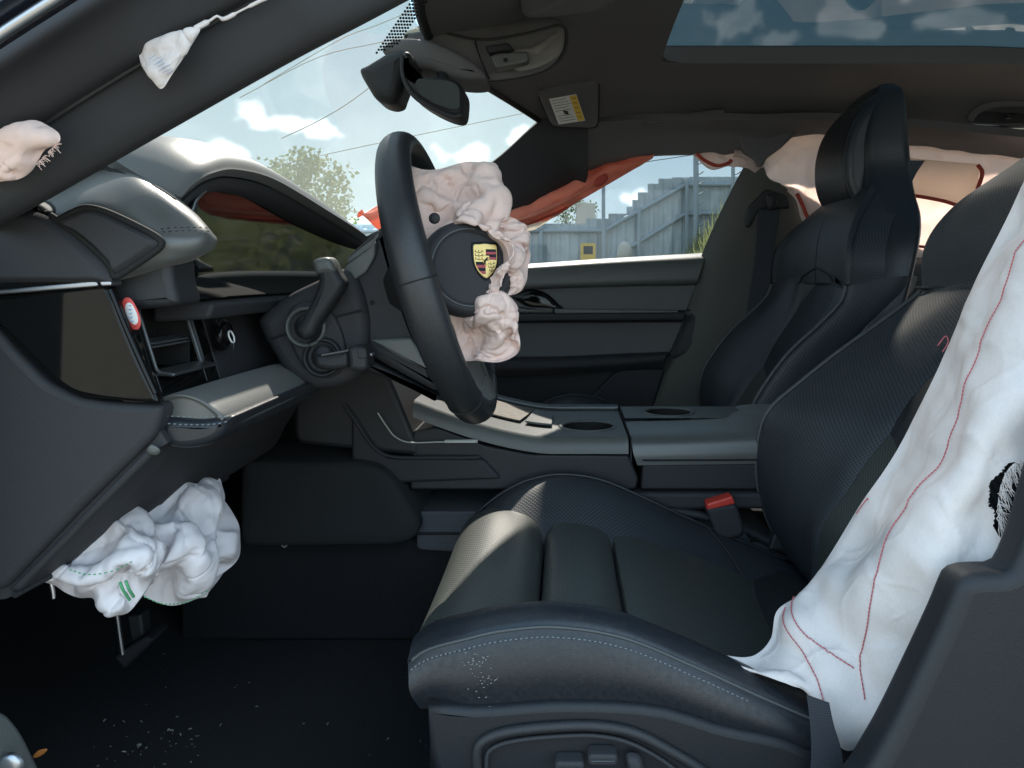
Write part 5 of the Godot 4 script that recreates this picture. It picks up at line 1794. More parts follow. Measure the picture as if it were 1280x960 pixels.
	# --- back shell with the head part
	var st := [[0.40, 0.50, 0.40, 0.25], [0.37, 0.52, 0.50, 0.262], [0.41, 0.545, 0.60, 0.264], [0.46, 0.585, 0.70, 0.264], [0.52, 0.625, 0.80, 0.262], [0.545, 0.65, 0.88, 0.255], [0.555, 0.672, 0.95, 0.24], [0.57, 0.688, 1.00, 0.205], [0.585, 0.698, 1.05, 0.150], [0.588, 0.702, 1.10, 0.122], [0.588, 0.698, 1.16, 0.118], [0.598, 0.695, 1.21, 0.114], [0.615, 0.692, 1.25, 0.108], [0.630, 0.686, 1.275, 0.099], [0.642, 0.676, 1.288, 0.080]]
	rows = []
	for q in st:
		var line := PackedVector3Array()
		for k in 40:
			var a := TAU * k / 40
			var ca := cos(a)
			var sa := sin(a)
			var x := signf(ca) * pow(absf(ca), 0.45)
			var z := signf(sa) * pow(absf(sa), 0.45)
			line.append(V((q[0] + q[1]) / 2 + x * (q[1] - q[0]) / 2, q[2], z * q[3]))
		rows.append(line)
	var dense := surf(rows, 40, 50)
	for i in dense.size():
		dense[i][39] = dense[i][0]
	var sm = MB.new().grid(dense)
	sm.cap(dense[dense.size() - 1])
	put_up.call("back_shell", sm, M.leather)
	# --- head pad
	var prof := spl([V(0.578, 1.035, 0), V(0.563, 1.06, 0), V(0.555, 1.10, 0), V(0.557, 1.15, 0), V(0.572, 1.20, 0), V(0.602, 1.243, 0), V(0.637, 1.272, 0), V(0.664, 1.282, 0), V(0.664, 1.262, 0), V(0.648, 1.235, 0), V(0.630, 1.19, 0), V(0.622, 1.14, 0), V(0.618, 1.08, 0), V(0.612, 1.045, 0), V(0.595, 1.030, 0)], 90, true)
	var hp: MeshInstance3D = put_up.call("head_pad", slab(prof, -0.102, 0.102, 0.02, 6), M.leather)
	for sgn in [1.0, -1.0]:
		put_up.call("pad_seam", tube(_at_z(inset(ccw(prof), 0.0035), 0.094 * sgn), 0.0016, 6, true), M.leather, hp)
	put_up.call("belt_slot", pillow(spl([V(0.612, 1.026, 0.04), V(0.606, 1.012, 0.06), V(0.61, 1.01, 0.085), V(0.628, 1.02, 0.10), V(0.632, 1.03, 0.07)], 24, true), V(-0.9, 0.4, 0.2).normalized(), 0.002, 0.004), M.dark_plastic)
	return s


func seats():
	var s := make_seat("black leather driver's seat with perforated cushion partly under the white side bag", 0.05, [[0.385, 0.40], [0.335, 0.46], [0.308, 0.515], [0.296, 0.575], [0.300, 0.632], [0.3165, 0.672], [0.363, 0.713], [0.425, 0.762], [0.487, 0.806], [0.543, 0.848], [0.552, 0.858]])
	s.position = V(0, 0, 0.39)
	var q := make_seat("black leather passenger seat standing behind the console armrest", 0.0, [[0.39, 0.40], [0.348, 0.46], [0.324, 0.515], [0.313, 0.575], [0.323, 0.632], [0.350, 0.68], [0.392, 0.735], [0.446, 0.785], [0.485, 0.825], [0.497, 0.850], [0.498, 0.860]])
	q.position = V(0.03, 0, -0.39)
	# switches and moulded panel on the driver's seat base
	var ridge := spl([V(-0.072, 0.4267, 0.655), V(-0.0761, 0.4648, 0.655), V(-0.0692, 0.4786, 0.655), V(-0.0457, 0.4863, 0.655), V(-0.0042, 0.4904, 0.655), V(0.0304, 0.4904, 0.655), V(0.0616, 0.4842, 0.655), V(0.0927, 0.4683, 0.655), V(0.1204, 0.451, 0.655), V(0.1481, 0.4267, 0.655)], 70)
	var panel := spl([V(-0.065, 0.4267, 0.655), V(-0.0678, 0.4613, 0.655), V(-0.0609, 0.4724, 0.655), V(-0.0388, 0.4786, 0.655), V(-0.0007, 0.4821, 0.655), V(0.0291, 0.4821, 0.655), V(0.0567, 0.4759, 0.655), V(0.0858, 0.46, 0.655), V(0.1135, 0.4371, 0.655), V(0.1204, 0.4267, 0.655)], 70)
	part(s, "panel_ridge", tube(ridge, 0.0045, 10).mesh(), M.dark_plastic)
	part(s, "panel_line", tube(panel, 0.002, 8).mesh(), M.soft_plastic)
	for k in [[712, 953, 17.0], [753, 944, 17.0]]:
		var c := V((k[0] - 706) * 0.66 / 961, 0.88 + (345 - k[1]) * 0.66 / 961, 0.66)
		var l := rnd([c + V(-0.0125, -0.005, 0), c + V(0.0125, -0.005, 0), c + V(0.0125, 0.005, 0), c + V(-0.0125, 0.005, 0)], 0.004)
		var sw: MeshInstance3D = part(s, "seat_switch", slab(l, 0.652, 0.668, 0.0025).mesh(), M.soft_plastic)
		part(sw, "switch_line", block(c + V(0, 0.0005, 0.009), V(0.02, 0.0009, 0.001), 0.0003).mesh(), M.grey_trim)
	part(s, "seat_lever", pillow(spl([V(0.0522, 0.4679, 0.66), V(0.0591, 0.4707, 0.66), V(0.0659, 0.4659, 0.66), V(0.0687, 0.4473, 0.66), V(0.0577, 0.4473, 0.66)], 24, true), V(0, 0.1, 1), 0.008, 0.006).mesh(), M.soft_plastic)
	# belt buckle beside the cushion
	var b := thing("belt_buckle", V(0.2412, 0.486, 0.155), "black seat belt buckle with red release button beside the console", "buckle")
	part(b, "body", slab(rnd([V(0.2121, 0.5297, 0.155), V(0.2582, 0.5369, 0.155), V(0.2703, 0.5006, 0.155), V(0.2667, 0.4884, 0.155), V(0.24, 0.4824, 0.155), V(0.2279, 0.4884, 0.155)], 0.006), 0.135, 0.165, 0.005).mesh(), M.soft_plastic)
	part(b, "release_button", slab(rnd([V(0.2134, 0.5369, 0.155), V(0.2522, 0.549, 0.155), V(0.257, 0.5369, 0.155), V(0.2146, 0.526, 0.155)], 0.003), 0.138, 0.163, 0.003).mesh(), M.red_plastic)
	part(b, "strap", slab(rnd([V(0.2348, 0.4875, 0.145), V(0.2739, 0.4924, 0.145), V(0.2983, 0.4459, 0.145), V(0.2555, 0.4337, 0.145)], 0.003), 0.142, 0.150, 0.002).mesh(), M.belt)
	part(b, "holder", slab(rnd([V(0.3167, 0.4851, 0.145), V(0.3411, 0.5071, 0.145), V(0.3497, 0.4582, 0.145), V(0.3106, 0.4631, 0.145)], 0.004), 0.132, 0.152, 0.004).mesh(), M.dark_plastic)
	# passenger belt hanging down the pillar
	solo("passenger_belt", shell(surf([
		[V(0.4948, 1.0497, -0.645), V(0.4891, 0.9314, -0.655), V(0.4656, 0.7667, -0.66), V(0.4512, 0.6431, -0.66)],
		[V(0.5486, 1.0493, -0.64), V(0.533, 0.9312, -0.65), V(0.5158, 0.767, -0.655), V(0.5015, 0.6437, -0.655)]], 30, 4), 0.0015).mesh(), M.belt, "black seat belt hanging down the passenger side centre pillar", "seat belt", "seat belts")


# ---------------------------------------------------------------- steering wheel, column, stalks
func steering():
	var col := thing("steering_column", V(-0.3, 0.75, 0.37), "dark steering column shroud with two stalk rings behind the wheel", "column")
	var face := spl([V(-0.3566, 0.8318, 0.43), V(-0.3371, 0.8476, 0.43), V(-0.3186, 0.8606, 0.43), V(-0.288, 0.8754, 0.43), V(-0.2649, 0.8865, 0.43), V(-0.2501, 0.8883, 0.43), V(-0.2399, 0.8735, 0.43), V(-0.2325, 0.8522, 0.43), V(-0.2278, 0.8244, 0.43), V(-0.2297, 0.792, 0.43), V(-0.2408, 0.7642, 0.43), V(-0.2649, 0.7513, 0.43), V(-0.2973, 0.7494, 0.43), V(-0.3241, 0.7661, 0.43), V(-0.3436, 0.7957, 0.43), V(-0.3556, 0.818, 0.43)], 110, true)
	part(col, "shroud_side", slab(face, 0.28, 0.43, 0.014, 5).mesh(), M.soft_plastic)
	part(col, "shroud_seam", tube(spl([V(-0.343, 0.806, 0.4315), V(-0.3245, 0.8125, 0.4315), V(-0.2968, 0.8218, 0.4315), V(-0.2644, 0.8328, 0.4315), V(-0.2348, 0.8402, 0.4315)], 20), 0.0014, 6).mesh(), M.black)
	part(col, "stalk_plate", slab(spl([V(-0.3205, 0.8342, 0.44), V(-0.3095, 0.848, 0.44), V(-0.2894, 0.8498, 0.44), V(-0.2711, 0.8406, 0.44), V(-0.2582, 0.8186, 0.44), V(-0.2527, 0.793, 0.44), V(-0.2582, 0.771, 0.44), V(-0.2729, 0.7619, 0.44), V(-0.2912, 0.7655, 0.44), V(-0.3077, 0.7839, 0.44), V(-0.3187, 0.8113, 0.44)], 70, true), 0.42, 0.436, 0.004).mesh(), M.soft_plastic)
	var ax := Basis(V(1, 0, 0), V(0.10, 0.0, 1).normalized(), V(0, -1, 0))
	for q in [[381, 409, 0.0235, 0.020], [402, 447, 0.0225, 0.0195]]:
		var c := V((q[0] - 706) * 0.878 / 961, 0.88 + (345 - q[1]) * 0.878 / 961, 0.438)
		part(col, "stalk_ring", lathe([V(q[2] * 0.72, -0.012, 0), V(q[2] * 0.78, 0.002, 0), V(q[2] * 0.86, 0.006, 0), V(q[2] * 0.97, 0.005, 0), V(q[2] * 1.02, 0.001, 0), V(q[2] * 1.02, -0.006, 0)], Transform3D(ax, c), 40).mesh(), M.grey_plastic if q[1] < 420 else M.dark_plastic)
		part(col, "stalk_socket", lathe([V(0.0, 0.002, 0), V(q[2] * 0.5, 0.001, 0), V(q[2] * 0.76, -0.006, 0)], Transform3D(ax, c), 32).mesh(), M.black)
		part(col, "stalk_root", pillow(_circle(c + V(0.002, 0.003, 0.002), q[2] * 0.5), V(0.1, 0.3, 1).normalized(), 0.009, 0.004).mesh(), M.soft_plastic)
	# wiper stalk: thick blade rising from the upper ring
	var up := thing("gear_stalk", V(-0.2976, 0.8214, 0.44), "thick upright black stalk with pale tip on the steering column", "stalk", "steering column stalks")
	var bl := spl([V(-0.3006, 0.8193, 0.45), V(-0.2933, 0.8338, 0.45), V(-0.2825, 0.8537, 0.45), V(-0.2752, 0.8737, 0.45), V(-0.2788, 0.8863, 0.45), V(-0.2825, 0.8954, 0.45), V(-0.2752, 0.899, 0.45), V(-0.2643, 0.9008, 0.45), V(-0.2589, 0.8963, 0.45), V(-0.2526, 0.8845, 0.45), V(-0.2462, 0.8719, 0.45), V(-0.2517, 0.8592, 0.45), V(-0.2643, 0.8411, 0.45), V(-0.2752, 0.8248, 0.45), V(-0.2806, 0.8139, 0.45), V(-0.2915, 0.8085, 0.45)], 90, true)
	part(up, "blade", slab(bl, 0.436, 0.466, 0.009, 4).mesh(), M.dark_plastic)
	part(up, "tip", slab(rnd([V(-0.2825, 0.8963, 0.45), V(-0.2752, 0.8999, 0.45), V(-0.2634, 0.9017, 0.45), V(-0.258, 0.8954, 0.45), V(-0.2535, 0.8836, 0.45), V(-0.277, 0.8809, 0.45)], 0.005), 0.4355, 0.4675, 0.006).mesh(), M.grey_plastic)
	var lo := thing("wiper_stalk", V(-0.2784, 0.7866, 0.44), "short lower black stalk with ribbed end knob below the upright one", "stalk", "steering column stalks")
	part(lo, "arm", slab(rnd([V(-0.2806, 0.7913, 0.45), V(-0.2662, 0.7922, 0.45), V(-0.2408, 0.7976, 0.45), V(-0.2399, 0.7777, 0.45), V(-0.2589, 0.7741, 0.45), V(-0.2788, 0.7777, 0.45)], 0.006), 0.444, 0.464, 0.006).mesh(), M.dark_plastic)
	part(lo, "arm_edge", tube(spl([V(-0.2702, 0.792, 0.466), V(-0.2542, 0.7947, 0.466), V(-0.2364, 0.7982, 0.466)], 10), 0.0014, 6).mesh(), M.grey_plastic)
	part(lo, "knob", slab(rnd([V(-0.2403, 0.7999, 0.455), V(-0.2349, 0.8026, 0.455), V(-0.2223, 0.8026, 0.455), V(-0.2178, 0.7945, 0.455), V(-0.2169, 0.7783, 0.455), V(-0.2232, 0.7738, 0.455), V(-0.2376, 0.7756, 0.455)], 0.003), 0.438, 0.474, 0.006).mesh(), M.dark_plastic)
	part(lo, "knob_ring", slab(rnd([V(-0.2286, 0.8, 0.475), V(-0.2189, 0.8009, 0.475), V(-0.2172, 0.7903, 0.475), V(-0.2269, 0.7886, 0.475)], 0.002), 0.472, 0.476, 0.001).mesh(), M.soft_plastic)
	part(lo, "end_button", block(V(-0.2169, 0.7918, 0.455), V(0.004, 0.004, 0.012), 0.0015).mesh(), M.satin_metal)
	# rear housing between column and wheel
	var hs := thing("wheel_housing", V(-0.2, 0.75, 0.36), "smooth grey housing behind the wheel rim with small round hole", "housing")
	var hl := rnd([V(-0.2529, 0.8884, 0.42), V(-0.2379, 0.8978, 0.42), V(-0.2238, 0.9165, 0.42), V(-0.2191, 0.9353, 0.42), V(-0.2135, 0.9446, 0.42), V(-0.2042, 0.9221, 0.42), V(-0.1929, 0.88, 0.42), V(-0.1742, 0.8238, 0.42), V(-0.1508, 0.7704, 0.42), V(-0.1405, 0.7423, 0.42), V(-0.1555, 0.7442, 0.42), V(-0.221, 0.7798, 0.42), V(-0.2351, 0.791, 0.42), V(-0.2435, 0.8238, 0.42)], 0.006)
	part(hs, "side", slab(hl, 0.30, 0.418, 0.012, 4).mesh(), M.soft_plastic)
	part(hs, "cover_plate", slab(rnd([V(-0.2285, 0.806, 0.42), V(-0.1789, 0.8088, 0.42), V(-0.1592, 0.7779, 0.42), V(-0.1498, 0.7648, 0.42), V(-0.1836, 0.7798, 0.42)], 0.004), 0.34, 0.426, 0.004).mesh(), M.grey_plastic)
	part(hs, "housing_seam", tube(spl([V(-0.2023, 0.88, 0.42), V(-0.1911, 0.8472, 0.42), V(-0.1779, 0.812, 0.425), V(-0.171, 0.801, 0.427)], 14), 0.0016, 6).mesh(), M.black)
	part(hs, "screw_hole", lathe([V(0.0, 0.0004, 0), V(0.0028, 0.0004, 0), V(0.003, -0.001, 0)], Transform3D(ax, V(-0.226, 0.8491, 0.4188)), 16).mesh(), M.black)
	part(hs, "pale_cover", slab(rnd([V(-0.2576, 0.8904, 0.41), V(-0.2301, 0.9103, 0.41), V(-0.2206, 0.9217, 0.41), V(-0.2216, 0.9018, 0.41), V(-0.232, 0.8838, 0.41), V(-0.2585, 0.8677, 0.41)], 0.004), 0.30, 0.424, 0.002).mesh(), M.grey_plastic)
	part(hs, "cover_filler", slab(rnd([V(-0.259, 0.9029, 0.405), V(-0.2171, 0.94, 0.405), V(-0.2152, 0.88, 0.405), V(-0.259, 0.8657, 0.405)], 0.003, 2), 0.30, 0.404, 0.003).mesh(), M.soft_plastic)
	part(hs, "pale_strip", slab(rnd([V(-0.2576, 0.9008, 0.41), V(-0.2273, 0.9236, 0.41), V(-0.2206, 0.934, 0.41), V(-0.2197, 0.9273, 0.41), V(-0.2301, 0.9131, 0.41), V(-0.2576, 0.8933, 0.41)], 0.002, 2), 0.24, 0.41, 0.0012).mesh(), M.grey_plastic)
	part(hs, "under_cover", slab(rnd([V(-0.2403, 0.7871, 0.4), V(-0.224, 0.7776, 0.4), V(-0.1541, 0.7412, 0.4), V(-0.1398, 0.7316, 0.4), V(-0.1541, 0.7316, 0.4), V(-0.2164, 0.7603, 0.4), V(-0.2451, 0.768, 0.4)], 0.006), 0.30, 0.41, 0.008).mesh(), M.dark_plastic)
	# the wheel
	var w := thing("steering_wheel", V(-0.152, 0.88, 0.37), "black leather steering wheel with burst airbag hanging from its hub", "steering wheel")
	var c := V(-0.152, 0.878, 0.37)
	var a1 := V(0.105, -0.360, 0).normalized()      # down the wheel's plane
	var a2 := V(0, 0, 1)
	var nrm := V(0.360, 0.105, 0).normalized()
	var R := 0.168
	var ringp := PackedVector3Array()
	for k in 120:
		var a := TAU * k / 120
		ringp.append(c + a1 * cos(a) * R * 1.0 + a2 * sin(a) * R + nrm * 0.0)
	var rows := []
	for k in 121:
		var a := TAU * (k % 120) / 120
		var radial := a1 * cos(a) + a2 * sin(a)
		var thick := 0.0175
		# the rim is stouter at the grips
		thick += 0.002 * pow(maxf(absf(sin(a)), 0.0), 4.0)
		var line := PackedVector3Array()
		for j in 24:
			var b := TAU * j / 24
			var cx := cos(b)
			var sy := sin(b)
			line.append(c + radial * (R + cx * thick * 0.92) + nrm * (sy * thick * 1.12))
		rows.append(line)
	var rim := part(w, "rim", (MB.new().grid(rows, true) as MB).mesh(), M.wheel_leather)
	# seams where the grip leathers meet, and stitching inside the rim
	for a in [PI * 0.5 - 0.02, PI * 1.5 + 0.02, 0.55, -0.55]:
		var radial: Vector3 = a1 * cos(a) + a2 * sin(a)
		var l := PackedVector3Array()
		for j in 32:
			var b := TAU * j / 32
			var th := 0.0175 + 0.002 * pow(absf(sin(a)), 4.0)
			l.append(c + radial * (R + cos(b) * (th * 0.92 + 0.0001)) + nrm * (sin(b) * (th * 1.12 + 0.0001)))
		part(rim, "rim_seam", tube(l, 0.0009, 6, true).mesh(), M.black)
	for rng in [[PI * 0.15, PI * 0.85], [PI * 1.15, PI * 1.85], [-0.5, 0.5]]:
		var l := PackedVector3Array()
		for j in 60:
			var a: float = lerpf(rng[0], rng[1], j / 59.0)
			var radial := a1 * cos(a) + a2 * sin(a)
			l.append(c + radial * (R - 0.0164) - nrm * 0.003)
		stuffed(part(rim, "stitching", stitches(l, 0.0026, 0.0018, 0.0006).mesh(), M.thread))
	# spokes and hub body
	for a in [PI * 0.5, PI * 1.5]:
		var radial: Vector3 = a1 * cos(a) + a2 * sin(a)
		var up_ := a1
		var sp := []
		for t in [0.0, 0.35, 0.7, 1.0]:
			var m := c + radial * lerpf(0.05, R - 0.008, t) + nrm * lerpf(-0.012, -0.004, t)
			var hh := lerpf(0.036, 0.022, t)
			sp.append([m - up_ * hh, m - up_ * hh * 0.6 + nrm * 0.010, m + nrm * 0.013, m + up_ * hh * 0.6 + nrm * 0.010, m + up_ * hh])
		part(w, "spoke", shell(surf(sp, 16, 14), 0.016).mesh(), M.soft_plastic)
	var lows := []
	for t in [0.0, 0.4, 0.8, 1.0]:
		var m := c + a1 * lerpf(0.05, R - 0.008, t) + nrm * lerpf(-0.012, -0.002, t)
		var hh := lerpf(0.03, 0.022, t)
		lows.append([m - a2 * hh, m - a2 * hh * 0.6 + nrm * 0.010, m + nrm * 0.012, m + a2 * hh * 0.6 + nrm * 0.010, m + a2 * hh])
	part(w, "spoke", shell(surf(lows, 16, 14), 0.014).mesh(), M.grey_plastic)
	part(w, "hub", lathe([V(0.0, 0.01, 0), V(0.05, 0.008, 0), V(0.062, -0.004, 0), V(0.064, -0.03, 0), V(0.05, -0.06, 0), V(0.0, -0.062, 0)], Transform3D(Basis(a1, nrm, a1.cross(nrm)), c), 40).mesh(), M.black)
	# the hub cover with the crest, thrown open towards the door
	var hc := thing("hub_cover", V(-0.1068, 0.8891, 0.45), "round black hub cover with gold crest hanging open from the wheel", "cover")
	var T := facing(V(-0.1064, 0.8889, 0.468), V(0.40, 0.14, 0.90))
	var disc := lathe([V(0.0, 0.0065, 0), V(0.038, 0.0055, 0), V(0.0405, 0.0035, 0), V(0.0415, 0.0032, 0), V(0.044, 0.0055, 0), V(0.049, 0.004, 0), V(0.0535, -0.002, 0), V(0.0545, -0.012, 0), V(0.052, -0.018, 0), V(0.0, -0.018, 0)], T * Transform3D(Basis(V(1, 0, 0), V(0, 0, 1), V(0, -1, 0)), V(0, 0, 0)), 72)
	part(hc, "disc", disc.mesh(), M.soft_plastic)
	var gr := PackedVector3Array()
	for k in 60:
		var a := lerpf(0.45 * PI, 1.62 * PI, k / 59.0)
		gr.append(T * V(cos(a) * 0.0432, sin(a) * 0.0432, 0.0056))
	part(hc, "ring_line", tube(gr, 0.0010, 6).mesh(), M.grey_trim)
	crest(hc, T * Transform3D(Basis(), V(0.0172, 0.0068, 0.0065)))


func _circle(c: Vector3, r: float) -> PackedVector3Array:
	var l := PackedVector3Array()
	for k in 32:
		l.append(c + V(cos(TAU * k / 32) * r, sin(TAU * k / 32) * r, 0))
	return l


# a small enamelled shield: lettered band, two striped quarters, two with antlers, a little horse shield
func crest(hc: Node3D, T: Transform3D):
	var sz := 0.0182
	var sh := func(k: float) -> PackedVector3Array:
		var pts := [V(-0.72, 0.98, 0), V(-0.36, 1.03, 0), V(0, 1.07, 0), V(0.36, 1.03, 0), V(0.72, 0.98, 0), V(0.75, 0.5, 0), V(0.74, 0.1, 0), V(0.66, -0.3, 0), V(0.48, -0.66, 0), V(0.22, -0.94, 0), V(0, -1.06, 0), V(-0.22, -0.94, 0), V(-0.48, -0.66, 0), V(-0.66, -0.3, 0), V(-0.74, 0.1, 0), V(-0.75, 0.5, 0)]
		var o := []
		for q in pts:
			o.append(q * sz * k)
		return PackedVector3Array(o)
	var em := part(hc, "emblem_back", slab(spl(sh.call(1.13), 60, true), -0.002, 0.0012, 0.001).moved(T).mesh(), M.piano_black)
	part(em, "shield", slab(spl(sh.call(1.0), 60, true), 0.0, 0.002, 0.0006).moved(T).mesh(), M.gold)
	var inside := PackedVector2Array()
	for q in sh.call(0.93):
		inside.append(Vector2(q.x, q.y))
	for s in 2:
		var x0 := 0.03 if s == 0 else -0.95
		var y0 := 0.06 if s == 0 else -1.05
		for k in 4:
			var h := 0.165 if s == 0 else 0.19
			var a := y0 + (k + (0.0 if s == 0 else 1.2)) * h
			var bar := PackedVector2Array([Vector2(x0, a), Vector2(x0 + 0.92, a), Vector2(x0 + 0.92, a + h), Vector2(x0, a + h)])
			for i in 4:
				bar[i] *= sz
			for piece in Geometry2D.intersect_polygons(bar, inside):
				var l := PackedVector3Array()
				for q in piece:
					l.append(V(q.x, q.y, 0))
				part(em, "stripe", slab(l, 0.0015, 0.0024, 0.0002, 1).moved(T).mesh(), M.enamel_red if k % 2 == 0 else M.piano_black)
	# antlers in the other two quarters
	for s in 2:
		for k in 3:
			var cx := (-0.40 if s == 0 else 0.34) * sz
			var cy := ((0.56 if s == 0 else -0.16) - k * 0.22) * sz
			var wd := (0.27 if s == 0 else 0.24 - k * 0.05) * sz
			var mb := tube(spl([V(cx - wd, cy, 0.0022), V(cx, cy - 0.05 * sz, 0.0022), V(cx + wd, cy + 0.02 * sz, 0.0022)], 10), 0.00035, 5)
			for t in 3:
				var x := cx - wd * 0.8 + t * wd * 0.75
				mb.add(tube([V(x, cy - 0.02 * sz, 0.0022), V(x - 0.02 * sz, cy + 0.05 * sz, 0.0022), V(x + 0.01 * sz, cy + 0.11 * sz, 0.0022)], 0.0003, 5))
			part(em, "antler", mb.moved(T).mesh(), M.piano_black)
	# small centre shield with a rearing horse
	var cs := PackedVector3Array()
	for q in sh.call(0.30):
		cs.append(q + V(0, 0.01 * sz, 0))
	part(em, "inner_shield", slab(spl(cs, 40, true), 0.0015, 0.0032, 0.0004).moved(T).mesh(), M.gold)
	var hb := tube(spl([V(-0.13, -0.22, 0.0034) * V(sz, sz, 1), V(-0.10, -0.08, 0.0034) * V(sz, sz, 1), V(-0.02, 0.05, 0.0034) * V(sz, sz, 1), V(0.05, 0.15, 0.0034) * V(sz, sz, 1), V(0.11, 0.19, 0.0034) * V(sz, sz, 1), V(0.15, 0.14, 0.0034) * V(sz, sz, 1)], 16), [0.0007, 0.0011, 0.0013, 0.0009, 0.0007, 0.0006], 6)
	for q in [[-0.08, -0.05, -0.02, -0.26], [0.0, 0.04, 0.14, 0.0], [0.02, 0.06, 0.17, 0.08], [-0.12, -0.02, -0.19, 0.08]]:
		hb.add(tube([V(q[0] * sz, q[1] * sz, 0.0034), V((q[0] + q[2]) * 0.5 * sz, (q[1] + q[3]) * 0.5 * sz + 0.0003, 0.0034), V(q[2] * sz, q[3] * sz, 0.0034)], 0.0004, 5))
	part(em, "horse", hb.moved(T).mesh(), M.piano_black)
	var tm := TextMesh.new()
	tm.text = "PORSCHE"
	tm.font = SystemFont.new()
	tm.font.font_names = PackedStringArray(["Droid Sans"])
	tm.font_size = 32
	tm.pixel_size = 0.0040 / 32.0
	tm.depth = 0.0004
	var tx := part(em, "lettering", tm, M.piano_black)
	tx.transform = Transform3D(T.basis.scaled_local(V(1.02, 0.85, 1)), T * V(0, 0.86 * sz, 0.0022) - hc.position)


# ---------------------------------------------------------------- things under the roof
func roof_details():
	# overhead console with light unit
	var o := thing("overhead_console", V(-0.1478, 1.2635, -0.02), "dark domed overhead console with reading light unit behind the mirror", "console")
	var dome := spl([V(-0.272, 1.2962, 0), V(-0.228, 1.3017, 0), V(-0.1456, 1.2852, 0), V(-0.0632, 1.2962, 0), V(-0.0082, 1.3099, 0), V(0.0027, 1.2934, 0), V(-0.0027, 1.2632, 0), V(-0.0247, 1.2385, 0), V(-0.0769, 1.222, 0), V(-0.1456, 1.2152, 0), V(-0.1868, 1.2179, 0), V(-0.228, 1.2412, 0), V(-0.2624, 1.2687, 0)], 80, true)
	part(o, "housing", pillow(dome, V(-0.2, -0.85, 0.5).normalized(), 0.022, 0.06, 0.5, 14, 0.5).mesh(), M.headliner)
	part(o, "rim", tube(dome, 0.003, 8, true).mesh(), M.dark_plastic)
	part(o, "housing_joint", tube(spl([V(-0.1533, 1.2823, 0.005), V(-0.1461, 1.2574, 0.02), V(-0.1364, 1.2325, 0.022), V(-0.1281, 1.2153, 0.01)], 14), 0.0014, 6).mesh(), M.black)
	var lens := spl([V(-0.0886, 1.2572, 0.03), V(-0.051, 1.2653, 0.03), V(-0.0081, 1.2953, 0.02), V(-0.0027, 1.2764, 0.02), V(-0.0108, 1.252, 0.02), V(-0.0418, 1.2317, 0.025), V(-0.0819, 1.225, 0.03)], 40, true)
	part(o, "reading_lens", pillow(lens, V(-0.1, -0.8, 0.6).normalized(), 0.004, 0.004).mesh(), M.grey_lens)
	part(o, "switch_block", slab(rnd([V(-0.1239, 1.2436, 0.04), V(-0.1119, 1.2489, 0.04), V(-0.0613, 1.2516, 0.04), V(-0.0586, 1.2383, 0.04), V(-0.0639, 1.233, 0.04), V(-0.1145, 1.2223, 0.04)], 0.003), 0.02, 0.05, 0.004).mesh(), M.grey_plastic)
	part(o, "switch", block(V(-0.0976, 1.236, 0.053), V(0.006, 0.006, 0.004), 0.001).mesh(), M.black)
	part(o, "map_light", slab(rnd([V(-0.1342, 1.2653, 0.03), V(-0.094, 1.2706, 0.03), V(-0.0832, 1.2572, 0.03), V(-0.1262, 1.2518, 0.03)], 0.003), 0.0, 0.035, 0.004).mesh(), M.dark_plastic)
	# header cover and sensor box
	var sb := thing("sensor_box", V(-0.3029, 1.2078, 0.06), "black camera and rain sensor box on the windscreen", "sensor")
	part(sb, "cover", slab(spl([V(-0.337, 1.217, 0.06), V(-0.3225, 1.2275, 0.06), V(-0.2911, 1.2458, 0.06), V(-0.2701, 1.2511, 0.06), V(-0.2544, 1.2406, 0.06), V(-0.2622, 1.2012, 0.06), V(-0.2701, 1.1776, 0.06), V(-0.2753, 1.1658, 0.06), V(-0.2911, 1.1619, 0.06), V(-0.3094, 1.1698, 0.06), V(-0.3225, 1.1881, 0.06)], 60, true), -0.02, 0.07, 0.02, 5).mesh(), M.dark_plastic)
	part(sb, "header_cover", slab(spl([V(-0.3037, 1.2596, 0.04), V(-0.2744, 1.2756, 0.04), V(-0.2211, 1.2703, 0.04), V(-0.1678, 1.2463, 0.04), V(-0.1332, 1.217, 0.04), V(-0.1412, 1.2063, 0.04), V(-0.1811, 1.2077, 0.04), V(-0.2211, 1.2223, 0.04), V(-0.2584, 1.2276, 0.04), V(-0.293, 1.2436, 0.04)], 60, true), -0.06, 0.05, 0.015, 5).mesh(), M.headliner)
	# mirror seen edge-on from its back
	var m := thing("rear_view_mirror", V(-0.2107, 1.1847, 0.1), "black rear view mirror hanging below the windscreen header", "mirror")
	part(m, "housing", slab(spl([V(-0.2564, 1.2317, 0.1), V(-0.2463, 1.2342, 0.1), V(-0.2412, 1.2215, 0.1), V(-0.2412, 1.2012, 0.1), V(-0.2311, 1.1961, 0.1), V(-0.1853, 1.1936, 0.1), V(-0.1676, 1.186, 0.1), V(-0.16, 1.1733, 0.1), V(-0.16, 1.1529, 0.1), V(-0.1638, 1.1352, 0.1), V(-0.1777, 1.1326, 0.1), V(-0.2044, 1.1428, 0.1), V(-0.2336, 1.1606, 0.1), V(-0.2488, 1.1758, 0.1), V(-0.2564, 1.1961, 0.1)], 90, true), 0.02, 0.11, 0.012, 5).mesh(), M.dark_plastic)
	part(m, "mirror_glass", slab(rnd([V(-0.2323, 1.191, 0.1), V(-0.1853, 1.1885, 0.1), V(-0.1688, 1.1821, 0.1), V(-0.1638, 1.1707, 0.1), V(-0.165, 1.1428, 0.1), V(-0.1765, 1.1402, 0.1), V(-0.2031, 1.1491, 0.1), V(-0.2285, 1.1644, 0.1), V(-0.2374, 1.1783, 0.1)], 0.006), 0.10, 0.1115, 0.001).mesh(), M.dark_mirror)
